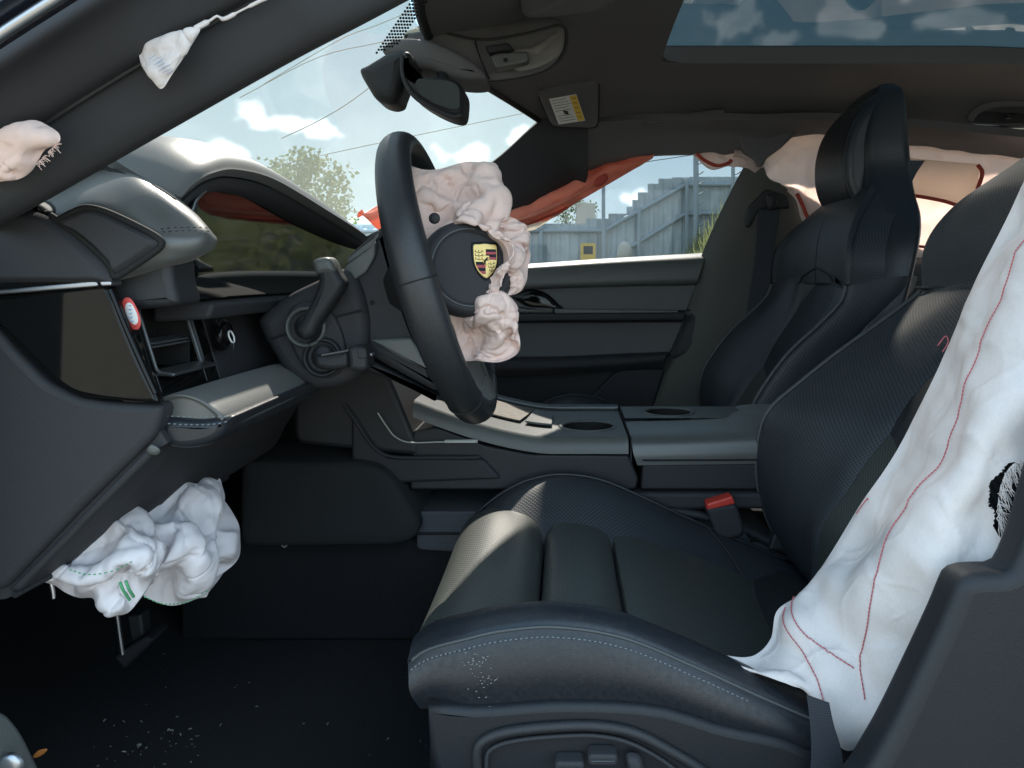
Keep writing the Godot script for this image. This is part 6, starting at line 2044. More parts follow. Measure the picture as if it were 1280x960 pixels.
	part(m, "edge", tube(spl([V(-0.2567, 1.2277, 0.105), V(-0.256, 1.2016, 0.108), V(-0.248, 1.1784, 0.11), V(-0.2313, 1.1578, 0.112), V(-0.2011, 1.1402, 0.112), V(-0.176, 1.1301, 0.112), V(-0.1622, 1.1327, 0.112)], 40), 0.0035, 8).mesh(), M.soft_plastic)
	part(m, "stem", tube([V(-0.1896, 1.1746, 0.105), V(-0.1967, 1.196, 0.06), V(-0.2067, 1.2196, 0.03), V(-0.217, 1.244, 0)], 0.009, 10).mesh(), M.dark_plastic)
	# sun visors
	var v := thing("sun_visor", V(0.0072, 1.2874, -0.42), "folded grey sun visor above the passenger seat carrying a warning label", "sun visor", "sun visors")
	var vl := rnd([V(-0.0706, 1.3218, -0.42), V(0.0769, 1.3452, -0.44), V(0.0814, 1.3061, -0.5), V(0.0813, 1.2458, -0.54), V(0.0699, 1.239, -0.545), V(-0.0232, 1.2419, -0.54), V(-0.0347, 1.2487, -0.535), V(-0.0581, 1.2921, -0.48)], 0.012)
	part(v, "board", pillow(vl, V(-0.25, -0.9, 0.35).normalized(), 0.008, 0.006, 0.12, 12, 0.1).mesh(), M.headliner)
	part(v, "board_gap", tube(vl, 0.002, 6, true).mesh(), M.black)
	part(v, "clip", tube(spl([V(-0.0666, 1.3139, -0.41), V(-0.0632, 1.3043, -0.415), V(-0.0561, 1.3001, -0.42), V(-0.0471, 1.3037, -0.42), V(-0.0453, 1.3091, -0.42)], 14), 0.002, 6).mesh(), M.grey_trim)
	# label on the visor: its plane is the visor's lower face
	var A := V(-0.0334, 1.3009, -0.462)
	var B := V(0.0297, 1.3121, -0.462)
	var Cc := V(0.0513, 1.2598, -0.505)
	var D := V(-0.0114, 1.2503, -0.505)
	var nn := V(-0.25, -0.9, 0.35).normalized()
	var lab := thing("visor_label", A, "white airbag warning label with yellow band on the passenger sun visor", "label")
	var lift := nn * 0.013
	var shw := MB.new()
	shw.quad(A + lift, B + lift, Cc + lift, D + lift)
	part(lab, "paper", shell([PackedVector3Array([A + lift, B + lift]), PackedVector3Array([D + lift, Cc + lift])], 0.0006).mesh(), M.white_plastic)
	var at_ := func(u: float, w: float, e: float) -> Vector3: return A.lerp(B, u).lerp(D.lerp(Cc, u), w) + nn * (0.013 + e)
	var yb := PackedVector3Array([at_.call(0.74, 0.02, 0.0006), at_.call(0.99, 0.02, 0.0006)])
	part(lab, "yellow_band", shell([yb, PackedVector3Array([at_.call(0.74, 0.98, 0.0006), at_.call(0.99, 0.98, 0.0006)])], 0.0005).mesh(), M.sign_yellow)
	var tx := MB.new()
	for k in 9:
		var w := 0.08 + k * 0.1
		if k == 5:
			continue
		tx.add(tube([at_.call(0.08, w, 0.001), at_.call(0.35, w, 0.001), at_.call(0.60 + 0.06 * ((k * 7) % 3), w, 0.001)], 0.0005, 4))
	for k in 5:
		tx.add(tube([at_.call(0.80 + 0.0 * k, 0.1 + k * 0.18, 0.0014), at_.call(0.87, 0.1 + k * 0.18, 0.0014), at_.call(0.93, 0.14 + k * 0.18, 0.0014)], 0.0006, 4))
	tx.add(tube([at_.call(0.35, 0.52, 0.001), at_.call(0.42, 0.55, 0.001), at_.call(0.5, 0.58, 0.001)], 0.0022, 5))
	tx.add(tube([at_.call(0.35, 0.60, 0.001), at_.call(0.42, 0.62, 0.001), at_.call(0.5, 0.65, 0.001)], 0.0018, 5))
	stuffed(part(lab, "print", tx.mesh(), M.dark_plastic))
	var v2 := thing("sun_visor", V(-0.0067, 1.2641, 0.25), "folded grey sun visor above the driver's seat at the top edge", "sun visor", "sun visors")
	var v2l := rnd([V(-0.0664, 1.3436, 0.22), V(0.0847, 1.355, 0.22), V(0.0846, 1.3359, 0.05), V(0.0671, 1.327, 0.03), V(-0.0081, 1.3163, 0.03), V(-0.0613, 1.3102, 0.04), V(-0.0714, 1.3148, 0.05)], 0.012)
	part(v2, "board", pillow(v2l, V(-0.2, -0.93, 0.3).normalized(), 0.008, 0.006, 0.12, 12, 0.1).mesh(), M.headliner)
	part(v2, "clip", tube(spl([V(-0.0734, 1.3323, 0.06), V(-0.0698, 1.3262, 0.055), V(-0.0608, 1.3254, 0.05), V(-0.0515, 1.3293, 0.05), V(-0.0502, 1.3359, 0.05)], 14), 0.002, 6).mesh(), M.grey_trim)
	# grab handles over the far doors
	var g := thing("grab_handle", V(0.2877, 1.2696, -0.6), "long folded grab handle in the roof lining above the passenger window", "handle", "grab handles")
	part(g, "bar", slab(spl([V(0.1938, 1.2576, -0.6), V(0.2118, 1.2696, -0.6), V(0.2877, 1.2836, -0.6), V(0.3836, 1.2956, -0.6), V(0.3996, 1.2896, -0.6), V(0.3836, 1.2776, -0.6), V(0.2877, 1.2656, -0.6), V(0.2118, 1.2536, -0.6)], 50, true), -0.63, -0.585, 0.006, 4).mesh(), M.grey_plastic)
	var g2 := thing("grab_handle", V(1.0755, 1.2754, -0.58), "arched grab handle above the rear passenger window", "handle", "grab handles")
	part(g2, "bar", tube(spl([V(1.0109, 1.2696, -0.6), V(1.0229, 1.2903, -0.585), V(1.0629, 1.302, -0.575), V(1.1289, 1.3028, -0.57), V(1.2272, 1.295, -0.57), V(1.2867, 1.2696, -0.6)], 30), 0.012, 10, false, 0.7).mesh(), M.headliner)
	part(g2, "recess", pillow(spl([V(1.0122, 1.2676, -0.61), V(1.0423, 1.2917, -0.61), V(1.1126, 1.2997, -0.61), V(1.2733, 1.2917, -0.61), V(1.2833, 1.2636, -0.61), V(1.1528, 1.2636, -0.61)], 30, true), V(0, -0.5, 0.85).normalized(), 0.002, 0.004).mesh(), M.dark_plastic)
	part(g2, "coat_hook", block(V(1.0993, 1.2754, -0.58), V(0.02, 0.012, 0.015), 0.004).mesh(), M.dark_plastic)
	# ceramic dots at the windscreen's top corner
	var dots := MB.new()
	for i in 6:
		for j in 20:
			var q := V(-0.2886, 1.2226, 0.14).lerp(V(-0.2045, 1.2812, 0.24), (j + 0.5 * (i % 2)) / 19.0) + V(0.0055, 0.003, -0.002) * i
			dots.add(lathe([V(0.0, 0.0004, 0), V(0.0019, 0.0004, 0), V(0.0020, -0.0004, 0)], facing(q, V(0.4, -0.6, 0.5)) * Transform3D(Basis(V(1, 0, 0), V(0, 0, 1), V(0, -1, 0)), Vector3.ZERO), 8))
	solo("windscreen_dots", dots.mesh(), M.black, "small printed black dots along the windscreen's upper edge", "print", "", "stuff")


# ---------------------------------------------------------------- burst airbags
func airbags():
	# driver's bag: three crumpled lobes round the hub cover
	var d := thing("driver_airbag", V(-0.1074, 0.9217, 0.43), "crumpled pinkish white driver airbag hanging out of the steering wheel", "airbag")
	part(d, "cloth_lobe", bag(spl([V(-0.1845, 1.0083, 0.42), V(-0.1648, 1.0046, 0.42), V(-0.1477, 1.0069, 0.41), V(-0.1168, 1.0169, 0.4), V(-0.0938, 1.0131, 0.4), V(-0.0785, 1.0006, 0.4), V(-0.0691, 0.9775, 0.41), V(-0.0646, 0.9521, 0.42), V(-0.0678, 0.9359, 0.44), V(-0.0876, 0.9366, 0.47), V(-0.115, 0.9384, 0.47), V(-0.1342, 0.9292, 0.46), V(-0.1474, 0.9102, 0.44), V(-0.1575, 0.9212, 0.44), V(-0.1686, 0.9365, 0.43), V(-0.1769, 0.9624, 0.43), V(-0.1826, 0.9877, 0.42)], 132, true), V(0.15, 0.15, 1).normalized(), 0.016, 0.05, 1.19, 3, 17, 0.022, 11.0, 1.03, 0.6, 0.0034).mesh(), M.airbag_pink)
	part(d, "cloth_lobe", bag(spl([V(-0.0876, 0.9384, 0.47), V(-0.0752, 0.9417, 0.46), V(-0.0632, 0.9478, 0.44), V(-0.0478, 0.9399, 0.42), V(-0.0431, 0.9259, 0.42), V(-0.044, 0.9165, 0.42), V(-0.0403, 0.9053, 0.42), V(-0.0431, 0.8884, 0.42), V(-0.0445, 0.8735, 0.43), V(-0.0513, 0.8617, 0.44), V(-0.0616, 0.8583, 0.45), V(-0.0752, 0.8567, 0.46), V(-0.0938, 0.8499, 0.47), V(-0.0973, 0.8535, 0.47), V(-0.0796, 0.8685, 0.47), V(-0.0663, 0.8827, 0.47), V(-0.0628, 0.9039, 0.47), V(-0.069, 0.9171, 0.47), V(-0.0814, 0.9251, 0.47)], 132, true), V(0.35, 0.1, 0.95).normalized(), 0.018, 0.05, 1.19, 14, 17, 0.02, 13.0, 1.03, 0.6, 0.0034).mesh(), M.airbag_pink)
	part(d, "cloth_lobe", bag(spl([V(-0.0955, 0.8543, 0.47), V(-0.0831, 0.8614, 0.47), V(-0.0716, 0.8639, 0.46), V(-0.0598, 0.8519, 0.45), V(-0.0561, 0.8302, 0.45), V(-0.0507, 0.8076, 0.45), V(-0.0525, 0.794, 0.45), V(-0.0634, 0.7858, 0.45), V(-0.0779, 0.7822, 0.45), V(-0.0996, 0.784, 0.45), V(-0.1209, 0.7839, 0.44), V(-0.1218, 0.8022, 0.44), V(-0.1264, 0.8205, 0.44), V(-0.1355, 0.837, 0.44), V(-0.1364, 0.8452, 0.44), V(-0.1267, 0.8429, 0.45), V(-0.1145, 0.837, 0.46), V(-0.1044, 0.8393, 0.47)], 132, true), V(0.25, 0.05, 0.96).normalized(), 0.012, 0.05, 1.18, 25, 17, 0.02, 12.0, 1.03, 0.6, 0.0034).mesh(), M.airbag_pink)
	part(d, "vent_button", pillow(_circle(V(-0.1413, 0.9424, 0.487), 0.0062), V(0.2, -0.1, 1).normalized(), 0.003, 0.008).mesh(), M.dark_plastic)
	part(d, "loose_wire", tube(spl([V(-0.0961, 0.7848, 0.44), V(-0.0954, 0.7735, 0.43), V(-0.0927, 0.7629, 0.42), V(-0.0955, 0.7517, 0.42)], 14), 0.0014, 6).mesh(), M.piping)
	# knee bag below the dash
	var k := thing("knee_airbag", V(-0.45, 0.6, 0.45), "limp bluish white knee airbag hanging below the lower dashboard", "airbag")
	part(k, "cloth_fold", bag(spl([V(-0.487, 0.602, 0.6), V(-0.4743, 0.6143, 0.58), V(-0.4615, 0.6244, 0.55), V(-0.4462, 0.6303, 0.52), V(-0.4139, 0.6178, 0.54), V(-0.4017, 0.6072, 0.56), V(-0.3996, 0.5936, 0.57), V(-0.3989, 0.5851, 0.58), V(-0.4112, 0.5666, 0.58), V(-0.422, 0.555, 0.58), V(-0.4389, 0.5535, 0.58), V(-0.4497, 0.5589, 0.58), V(-0.4543, 0.5697, 0.58), V(-0.4682, 0.5704, 0.58), V(-0.4786, 0.5822, 0.59)], 132, true), V(0.3, 0.35, 0.9).normalized(), 0.04, 0.05, 1.3, 31).mesh(), M.airbag_blue_white)
	part(k, "cloth_fold", bag(spl([V(-0.4659, 0.6155, 0.5), V(-0.4564, 0.6267, 0.46), V(-0.4439, 0.6299, 0.42), V(-0.4252, 0.6206, 0.42), V(-0.4117, 0.6148, 0.4), V(-0.3925, 0.588, 0.4), V(-0.3887, 0.5708, 0.4), V(-0.3812, 0.5513, 0.42), V(-0.3883, 0.5421, 0.44), V(-0.3938, 0.5408, 0.46), V(-0.3927, 0.5324, 0.47), V(-0.4025, 0.5293, 0.49), V(-0.4198, 0.5284, 0.5), V(-0.4296, 0.5429, 0.52), V(-0.434, 0.5553, 0.53), V(-0.4139, 0.5821, 0.54), V(-0.4193, 0.6013, 0.53)], 132, true), V(0.3, 0.35, 0.9).normalized(), 0.045, 0.05, 1.3, 47).mesh(), M.airbag_blue_white)
	part(k, "cloth_knot", bag(spl([V(-0.4345, 0.6262, 0.42), V(-0.4297, 0.6313, 0.39), V(-0.4271, 0.6299, 0.37), V(-0.4231, 0.62, 0.37), V(-0.4157, 0.6091, 0.38), V(-0.4117, 0.6014, 0.4), V(-0.4196, 0.6093, 0.42), V(-0.4242, 0.6179, 0.43)], 100, true), V(0.3, 0.35, 0.9).normalized(), 0.03, 0.02, 1.3, 51).mesh(), M.airbag_blue_white)
	for q in [[V(-0.4335, 0.623, 0.647), V(-0.4155, 0.6199, 0.65), V(-0.3958, 0.622, 0.648), V(-0.3884, 0.6237, 0.63)], [V(-0.3941, 0.5796, 0.6), V(-0.3832, 0.5664, 0.585), V(-0.3725, 0.5581, 0.56), V(-0.362, 0.561, 0.54)]]:
		stuffed(part(k, "green_stitching", stitches(spl(q, 40), 0.003, 0.0015, 0.0006).mesh(), M.green_thread))
	for q in [[V(-0.3888, 0.6122, 0.648), V(-0.3877, 0.604, 0.645), V(-0.3878, 0.5913, 0.635)], [V(-0.3839, 0.6136, 0.648), V(-0.3828, 0.6054, 0.645), V(-0.3842, 0.5942, 0.635)]]:
		part(k, "green_tape", tube(spl(q, 16), 0.0013, 6).mesh(), M.green_thread)
	# side bag of the driver's seat: a big limp sheet from shoulder to cushion
	var s := thing("seat_side_airbag", V(0.35, 0.5, 0.6), "large white deflated side airbag draped over the driver's seat with red stitching", "airbag")
	var ctrl := [
		[V(0.4698, 1.0026, 0.56), V(0.4426, 0.9413, 0.555), V(0.4134, 0.876, 0.55), V(0.3822, 0.8023, 0.55), V(0.3397, 0.7157, 0.55), V(0.2957, 0.6476, 0.55), V(0.2579, 0.591, 0.555), V(0.2325, 0.5637, 0.56), V(0.209, 0.55, 0.565), V(0.2, 0.5273, 0.575), V(0.1762, 0.5177, 0.59), V(0.1364, 0.5256, 0.6)],
		[V(0.4675, 0.9737, 0.6), V(0.436, 0.9209, 0.605), V(0.4019, 0.8615, 0.61), V(0.3687, 0.7876, 0.61), V(0.3327, 0.7077, 0.6), V(0.2952, 0.6477, 0.6), V(0.2637, 0.5975, 0.6), V(0.2369, 0.5631, 0.595), V(0.2143, 0.5503, 0.6), V(0.2076, 0.5303, 0.605), V(0.1908, 0.5183, 0.612), V(0.154, 0.5227, 0.612)],
		[V(0.4698, 0.926, 0.64), V(0.4387, 0.8765, 0.655), V(0.398, 0.8221, 0.665), V(0.3584, 0.7625, 0.675), V(0.3248, 0.7021, 0.675), V(0.2935, 0.6466, 0.67), V(0.2747, 0.5976, 0.65), V(0.2542, 0.5569, 0.63), V(0.2307, 0.5401, 0.625), V(0.2199, 0.5256, 0.625), V(0.2054, 0.5162, 0.625), V(0.1765, 0.5198, 0.625)],
		[V(0.4904, 0.8697, 0.66), V(0.4591, 0.823, 0.675), V(0.4235, 0.7715, 0.688), V(0.3816, 0.7134, 0.692), V(0.3457, 0.6611, 0.692), V(0.315, 0.6137, 0.688), V(0.2902, 0.5689, 0.67), V(0.2642, 0.5349, 0.65), V(0.2416, 0.5218, 0.645), V(0.2293, 0.5142, 0.64), V(0.2157, 0.5131, 0.638), V(0.1989, 0.5165, 0.635)],
		[V(0.5247, 0.8216, 0.66), V(0.4888, 0.7635, 0.68), V(0.455, 0.7128, 0.69), V(0.4123, 0.6556, 0.695), V(0.3701, 0.6036, 0.695), V(0.3347, 0.561, 0.688), V(0.3071, 0.5181, 0.67), V(0.2754, 0.4915, 0.665), V(0.2588, 0.4752, 0.655), V(0.2433, 0.4687, 0.65), V(0.2346, 0.4867, 0.645), V(0.2236, 0.5099, 0.64)]]
	var rows := surf(ctrl, 60, 26)
	rows = crumple(rows, 1.05, 34, 61, 0.006, 9.0, Vector3.ZERO, func(r, c): return r == 0 or r == 25 or c == 0 or c == 59, 0.6)
	rows = creased(surf(rows, 260, 120), 61, 0.0012, 8.0)
	var up := normals(rows)
	var sheet := shell(rows, 0.0016)
	var hc := V(0.3711, 0.6919, 0.69)
	var kept := PackedInt32Array()
	for t in range(0, sheet.ix.size(), 3):
		var q := (sheet.p[sheet.ix[t]] + sheet.p[sheet.ix[t + 1]] + sheet.p[sheet.ix[t + 2]]) / 3.0
		var a := atan2(q.y - hc.y, q.x - hc.x)
		var rag := 1.0 + 0.10 * sin(a * 3.0) + 0.05 * sin(a * 8.0 + 1.0)
		if Vector2((q.x - hc.x) / 0.019, (q.y - hc.y) / 0.037).length() > rag:
			kept.append_array([sheet.ix[t], sheet.ix[t + 1], sheet.ix[t + 2]])
	sheet.ix = kept
	part(s, "sheet", sheet.mesh(), M.airbag_white)
	var on := func(u: float, v: float) -> Vector3:
		var fu := clampf(u, 0, 1) * 258.0
		var fv := clampf(v, 0, 1) * 118.0
		var a: Vector3 = rows[int(fv)][int(fu)].lerp(rows[int(fv)][int(fu) + 1], fu - int(fu))
		var b: Vector3 = rows[int(fv) + 1][int(fu)].lerp(rows[int(fv) + 1][int(fu) + 1], fu - int(fu))
		var n: Vector3 = up[int(fv)][int(fu)]
		var q := a.lerp(b, fv - int(fv))
		return q + n * (0.0012 if n.dot(V(0, 0.88, 1.32) - q) > 0 else -0.0028)
	for path in [[[0.01, 0.2], [0.12, 0.24], [0.22, 0.30], [0.34, 0.36], [0.46, 0.40], [0.53, 0.46], [0.60, 0.57], [0.65, 0.70], [0.67, 0.85]], [[0.655, 0.04], [0.69, 0.16], [0.72, 0.33], [0.72, 0.48], [0.70, 0.60], [0.67, 0.70]], [[0.70, 0.05], [0.745, 0.20], [0.79, 0.45], [0.83, 0.70], [0.86, 0.85]]]:
		var l := []
		for q in path:
			l.append(on.call(q[0], q[1]))
		var dense := PackedVector3Array()
		var uvs := []
		for q in path:
			uvs.append(V(q[0], q[1], 0))
		for q in spl(uvs, 120):
			dense.append(on.call(q.x, q.y))
		var run := part(s, "seam_cord", tube(dense, 0.0004, 5).mesh(), M.red_thread)
		stuffed(part(run, "red_stitching", stitches(dense, 0.0024, 0.0012, 0.00065).mesh(), M.red_thread))
	# frayed threads at the torn edge
	var rng := RandomNumberGenerator.new()
	rng.seed = 4
	var fr := MB.new()
	for i in 240:
		var w := rng.randf_range(0.9, 5.0)
		var a := hc + V(cos(w) * 0.0195, sin(w) * 0.038, 0.006)
		var e := a + V(-cos(w) * rng.randf_range(-0.002, 0.010), rng.randf_range(-0.018, 0.002), rng.randf_range(0, 0.006))
		fr.add(tube([a, a.lerp(e, 0.5) + V(rng.randf_range(-0.002, 0.002), 0, 0), e], 0.00025, 4))
	stuffed(part(s, "frayed_threads", fr.mesh(), M.airbag_white))
	var loops := [[V(0.3705, 0.8108, 0.556), V(0.3784, 0.8204, 0.556), V(0.3808, 0.814, 0.556), V(0.3752, 0.8045, 0.556)], [V(0.2886, 0.6445, 0.558), V(0.2966, 0.6556, 0.558), V(0.3005, 0.6604, 0.558), V(0.2981, 0.6524, 0.558), V(0.291, 0.6445, 0.558)]]
	for l in loops:
		part(s, "loose_thread", tube(spl(l, 20), 0.0005, 5).mesh(), M.red_thread)
	curtain()


func curtain():
	# far curtain bag: hangs along the roof rail over both windows
	var c := thing("curtain_airbag", V(0.3, 1.1, -0.68), "limp salmon red curtain airbag hanging along the far side windows", "airbag")
	var hang := func(tops: Array, bots: Array, called: String, m: Material, key: int, fat: float, grow := 1.05):
		var t := spl(tops, 46)
		var b := spl(bots, 46)
		var rows := []
		for k in 18:
			var v := k / 17.0
			var line := PackedVector3Array()
			for i in 46:
				line.append(t[i].lerp(b[i], v) + V(0, 0, fat * sin(PI * pow(v, 0.8))))
			rows.append(line)
		rows = crumple(rows, grow, 26, key, 0.006, 14.0, V(0, -0.00006, 0.00005), func(r, q): return r == 0 or r == 17 or q == 0 or q == 45, 0.4)
		return part(c, called, shell(surf(rows, 92, 40), 0.0015).mesh(), m)
	# low tail beside the windscreen foot, then along the pillar
	hang.call([V(-0.5396, 1.0327, -0.69), V(-0.4936, 1.062, -0.69), V(-0.4309, 1.0892, -0.69), V(-0.3054, 1.0996, -0.69)], [V(-0.526, 1.0519, -0.67), V(-0.4887, 1.0042, -0.67), V(-0.4266, 0.9732, -0.67), V(-0.3023, 0.9525, -0.67)], "pillar_tail", M.curtain_red, 71, 0.02)
	hang.call([V(-0.3054, 0.9741, -0.69), V(-0.1548, 1.0494, -0.69), V(-0.0711, 1.0933, -0.69), V(0, 1.1373, -0.69), V(0.1129, 1.177, -0.69), V(0.2301, 1.1979, -0.69)], [V(-0.3023, 0.9111, -0.67), V(-0.136, 0.9974, -0.66), V(-0.033, 1.0283, -0.66), V(0.0288, 1.0675, -0.66), V(0.1284, 1.1264, -0.67), V(0.2289, 1.1859, -0.68)], "cloth_lobe", M.curtain_red, 73, 0.03)
	var fold := spl([V(-0.1424, 1.0122, -0.635), V(-0.0528, 1.0446, -0.633), V(0.0326, 1.0877, -0.637), V(0.1107, 1.1403, -0.65)], 30)
	part(c, "cloth_fold", tube(fold, [0.008, 0.012, 0.010, 0.006, 0.003], 8, false, 0.6).mesh(), M.curtain_red)
	hang.call([V(-0.2201, 0.9734, -0.675), V(-0.1266, 1.0066, -0.675), V(-0.0332, 1.0398, -0.675), V(0.0208, 1.0772, -0.675)], [V(-0.2195, 0.9359, -0.67), V(-0.1263, 0.9898, -0.67), V(-0.0704, 1.0042, -0.67), V(0.0228, 1.0705, -0.67)], "white_flap", M.curtain_white, 75, 0.012)
	part(c, "flap_seam", tube(spl([V(-0.1356, 0.9992, -0.655), V(-0.0781, 1.0198, -0.655), V(-0.0123, 1.0465, -0.655), V(0.0185, 1.0696, -0.66)], 20), 0.0035, 6).mesh(), M.seam_red)
	part(c, "strap_tie", pillow(spl([V(0.0751, 1.1215, -0.63), V(0.0933, 1.1357, -0.63), V(0.1055, 1.1397, -0.63), V(0.1096, 1.1255, -0.63), V(0.0933, 1.1093, -0.63), V(0.0791, 1.1073, -0.63)], 30, true), V(0, 0, 1), 0.006, 0.01).mesh(), M.seam_red)
	# rear lobes
	hang.call([V(0.3263, 1.2084, -0.69), V(0.3848, 1.2126, -0.69), V(0.4371, 1.2126, -0.69), V(0.4999, 1.2042, -0.69)], [V(0.3288, 1.1984, -0.68), V(0.375, 1.154, -0.66), V(0.4244, 1.1623, -0.66), V(0.497, 1.1554, -0.67)], "scallop", M.curtain_pink, 77, 0.012)
	part(c, "scallop_seam", tube(spl([V(0.3391, 1.1944, -0.655), V(0.3567, 1.1772, -0.65), V(0.3891, 1.1626, -0.648), V(0.4178, 1.1687, -0.648), V(0.4264, 1.1772, -0.65)], 24), 0.005, 6).mesh(), M.seam_red)
	hang.call([V(0.4371, 1.2126, -0.69), V(0.5208, 1.2147, -0.69), V(0.5835, 1.2418, -0.69), V(0.6672, 1.2711, -0.69), V(0.8241, 1.2669, -0.69)], [V(0.4328, 1.1844, -0.67), V(0.5192, 1.1272, -0.66), V(0.5863, 1.0829, -0.65), V(0.6273, 1.005, -0.65), V(0.8118, 0.9521, -0.66)], "cloth_lobe", M.curtain_pink, 79, 0.03, 1.07)
	part(c, "seam", tube(spl([V(0.5869, 1.0885, -0.625), V(0.6002, 1.0599, -0.622), V(0.6143, 1.0275, -0.622), V(0.6396, 1.0075, -0.625)], 24), 0.005, 6).mesh(), M.seam_red)
	hang.call([V(0.8072, 1.2436, -0.7), V(0.9543, 1.2352, -0.7), V(1.1225, 1.21, -0.7), V(1.3327, 1.1743, -0.7)], [V(0.7992, 0.932, -0.68), V(0.9448, 0.9279, -0.68), V(1.1113, 0.9279, -0.68), V(1.3195, 0.9279, -0.68)], "cloth_lobe", M.curtain_pink, 81, 0.03, 1.04)
	var wp := spl([V(0.82, 1.1862, -0.655), V(0.9125, 1.1801, -0.655), V(1.0024, 1.1711, -0.65), V(1.0578, 1.1649, -0.65), V(1.0592, 1.1397, -0.645), V(1.0483, 1.0982, -0.64), V(1.0361, 1.0697, -0.64), V(1.0075, 1.0615, -0.64), V(0.926, 1.0758, -0.64), V(0.8138, 1.0942, -0.64)], 80, true)
	part(c, "white_chamber", pillow(wp, V(0, 0, 1), 0.02, 0.01, 0.5).mesh(), M.curtain_white)
	part(c, "chamber_seam", tube(spl([V(0.7995, 1.0971, -0.63), V(0.891, 1.0825, -0.626), V(0.9548, 1.0702, -0.624), V(1.0074, 1.056, -0.624), V(1.0327, 1.0683, -0.626), V(1.047, 1.1012, -0.63), V(1.0614, 1.1423, -0.634), V(1.0524, 1.1635, -0.64)], 40), 0.005, 6).mesh(), M.seam_red)
	part(c, "seam", tube(spl([V(0.7852, 0.9597, -0.645), V(0.9079, 0.9557, -0.645), V(0.959, 0.9454, -0.645), V(1.0919, 0.9393, -0.645)], 24), 0.004, 6).mesh(), M.seam_red)
	# the near curtain's torn stub and label at the near pillar
	var st := thing("torn_airbag_stub", V(-0.3855, 0.9699, 0.78), "torn pink white stub of curtain airbag on the near pillar", "airbag")
	var stub := bag(spl([V(-0.4308, 0.9649, 0.765), V(-0.4113, 0.9736, 0.768), V(-0.3926, 0.9859, 0.77), V(-0.3789, 0.991, 0.77), V(-0.3695, 0.9878, 0.772), V(-0.361, 0.9821, 0.772), V(-0.3598, 0.9764, 0.772), V(-0.3651, 0.9733, 0.77), V(-0.3757, 0.9702, 0.768), V(-0.3805, 0.9636, 0.766), V(-0.3853, 0.9569, 0.764), V(-0.3937, 0.9514, 0.762), V(-0.4041, 0.9491, 0.762), V(-0.4289, 0.9493, 0.76)], 132, true), V(-0.2, 0.1, 1).normalized(), 0.012, 0.003, 1.02, 91, 12, 0.004, 18.0, 1.02)
	part(st, "cloth", stub.mesh(), M.airbag_pink)
	var rng := RandomNumberGenerator.new()
	rng.seed = 6
	var fr := MB.new()
	for i in 46:
		var a := V(-0.3627, 0.9741, 0.772).lerp(V(-0.3797, 0.9604, 0.768), rng.randf())
		var e := a + V(rng.randf_range(0.001, 0.006), rng.randf_range(-0.005, 0.002), 0.001)
		fr.add(tube([a, a.lerp(e, 0.5), e], 0.0002, 4))
	stuffed(part(st, "frayed_threads", fr.mesh(), M.airbag_pink))
	var tag := thing("printed_tag", V(-0.2919, 1.0461, 0.76), "small folded white printed tag stuck on the near pillar seam", "tag")
	var t2 := bag(spl([V(-0.3101, 1.0466, 0.762), V(-0.2985, 1.0495, 0.764), V(-0.2831, 1.0535, 0.766), V(-0.2654, 1.0581, 0.768), V(-0.2619, 1.0563, 0.768), V(-0.2665, 1.0483, 0.768), V(-0.2746, 1.0357, 0.768), V(-0.2826, 1.0236, 0.768), V(-0.2905, 1.0149, 0.766), V(-0.2975, 1.0212, 0.766), V(-0.3055, 1.031, 0.764), V(-0.3089, 1.0397, 0.762)], 100, true), V(0, 0.1, 1).normalized(), 0.004, 0.002, 1.02, 95, 12, 0.003, 30.0, 1.01)
	part(tag, "paper", t2.mesh(), M.airbag_white)
	var pr := MB.new()
	for k in 9:
		var u := 184.0 + (k % 3) * 4.5
		var p := V(-0.2957, 1.0341, 0.7735) + V(0.0028 * (k % 3) + 0.0035 * int(k / 3), 0.0016 * (k % 3) - 0.0085 * int(k / 3) * 0.5 - 0.0028 * (k % 3), 0)
		pr.add(tube([p, p + V(0.002, 0.0012, 0), p + V(0.0045 + 0.0015 * (k % 2), 0.0028, 0)], 0.00022, 4))
	stuffed(part(tag, "print", pr.mesh(), M.blue_print))
	part(tag, "twisted_end", tube(spl([V(-0.2654, 1.0575, 0.768), V(-0.2564, 1.0642, 0.765), V(-0.2506, 1.0677, 0.765), V(-0.246, 1.0654, 0.765), V(-0.2345, 1.0712, 0.765), V(-0.2206, 1.0781, 0.765), V(-0.2085, 1.0839, 0.765)], 30), [0.0022, 0.001, 0.0016, 0.0008, 0.0014, 0.0016], 6).mesh(), M.airbag_white)
	part(tag, "orange_thread", tube(spl([V(-0.3095, 1.044, 0.763), V(-0.313, 1.0426, 0.764), V(-0.3159, 1.0408, 0.764), V(-0.3182, 1.0403, 0.764)], 12), 0.0006, 5).mesh(), M.leaf_orange)


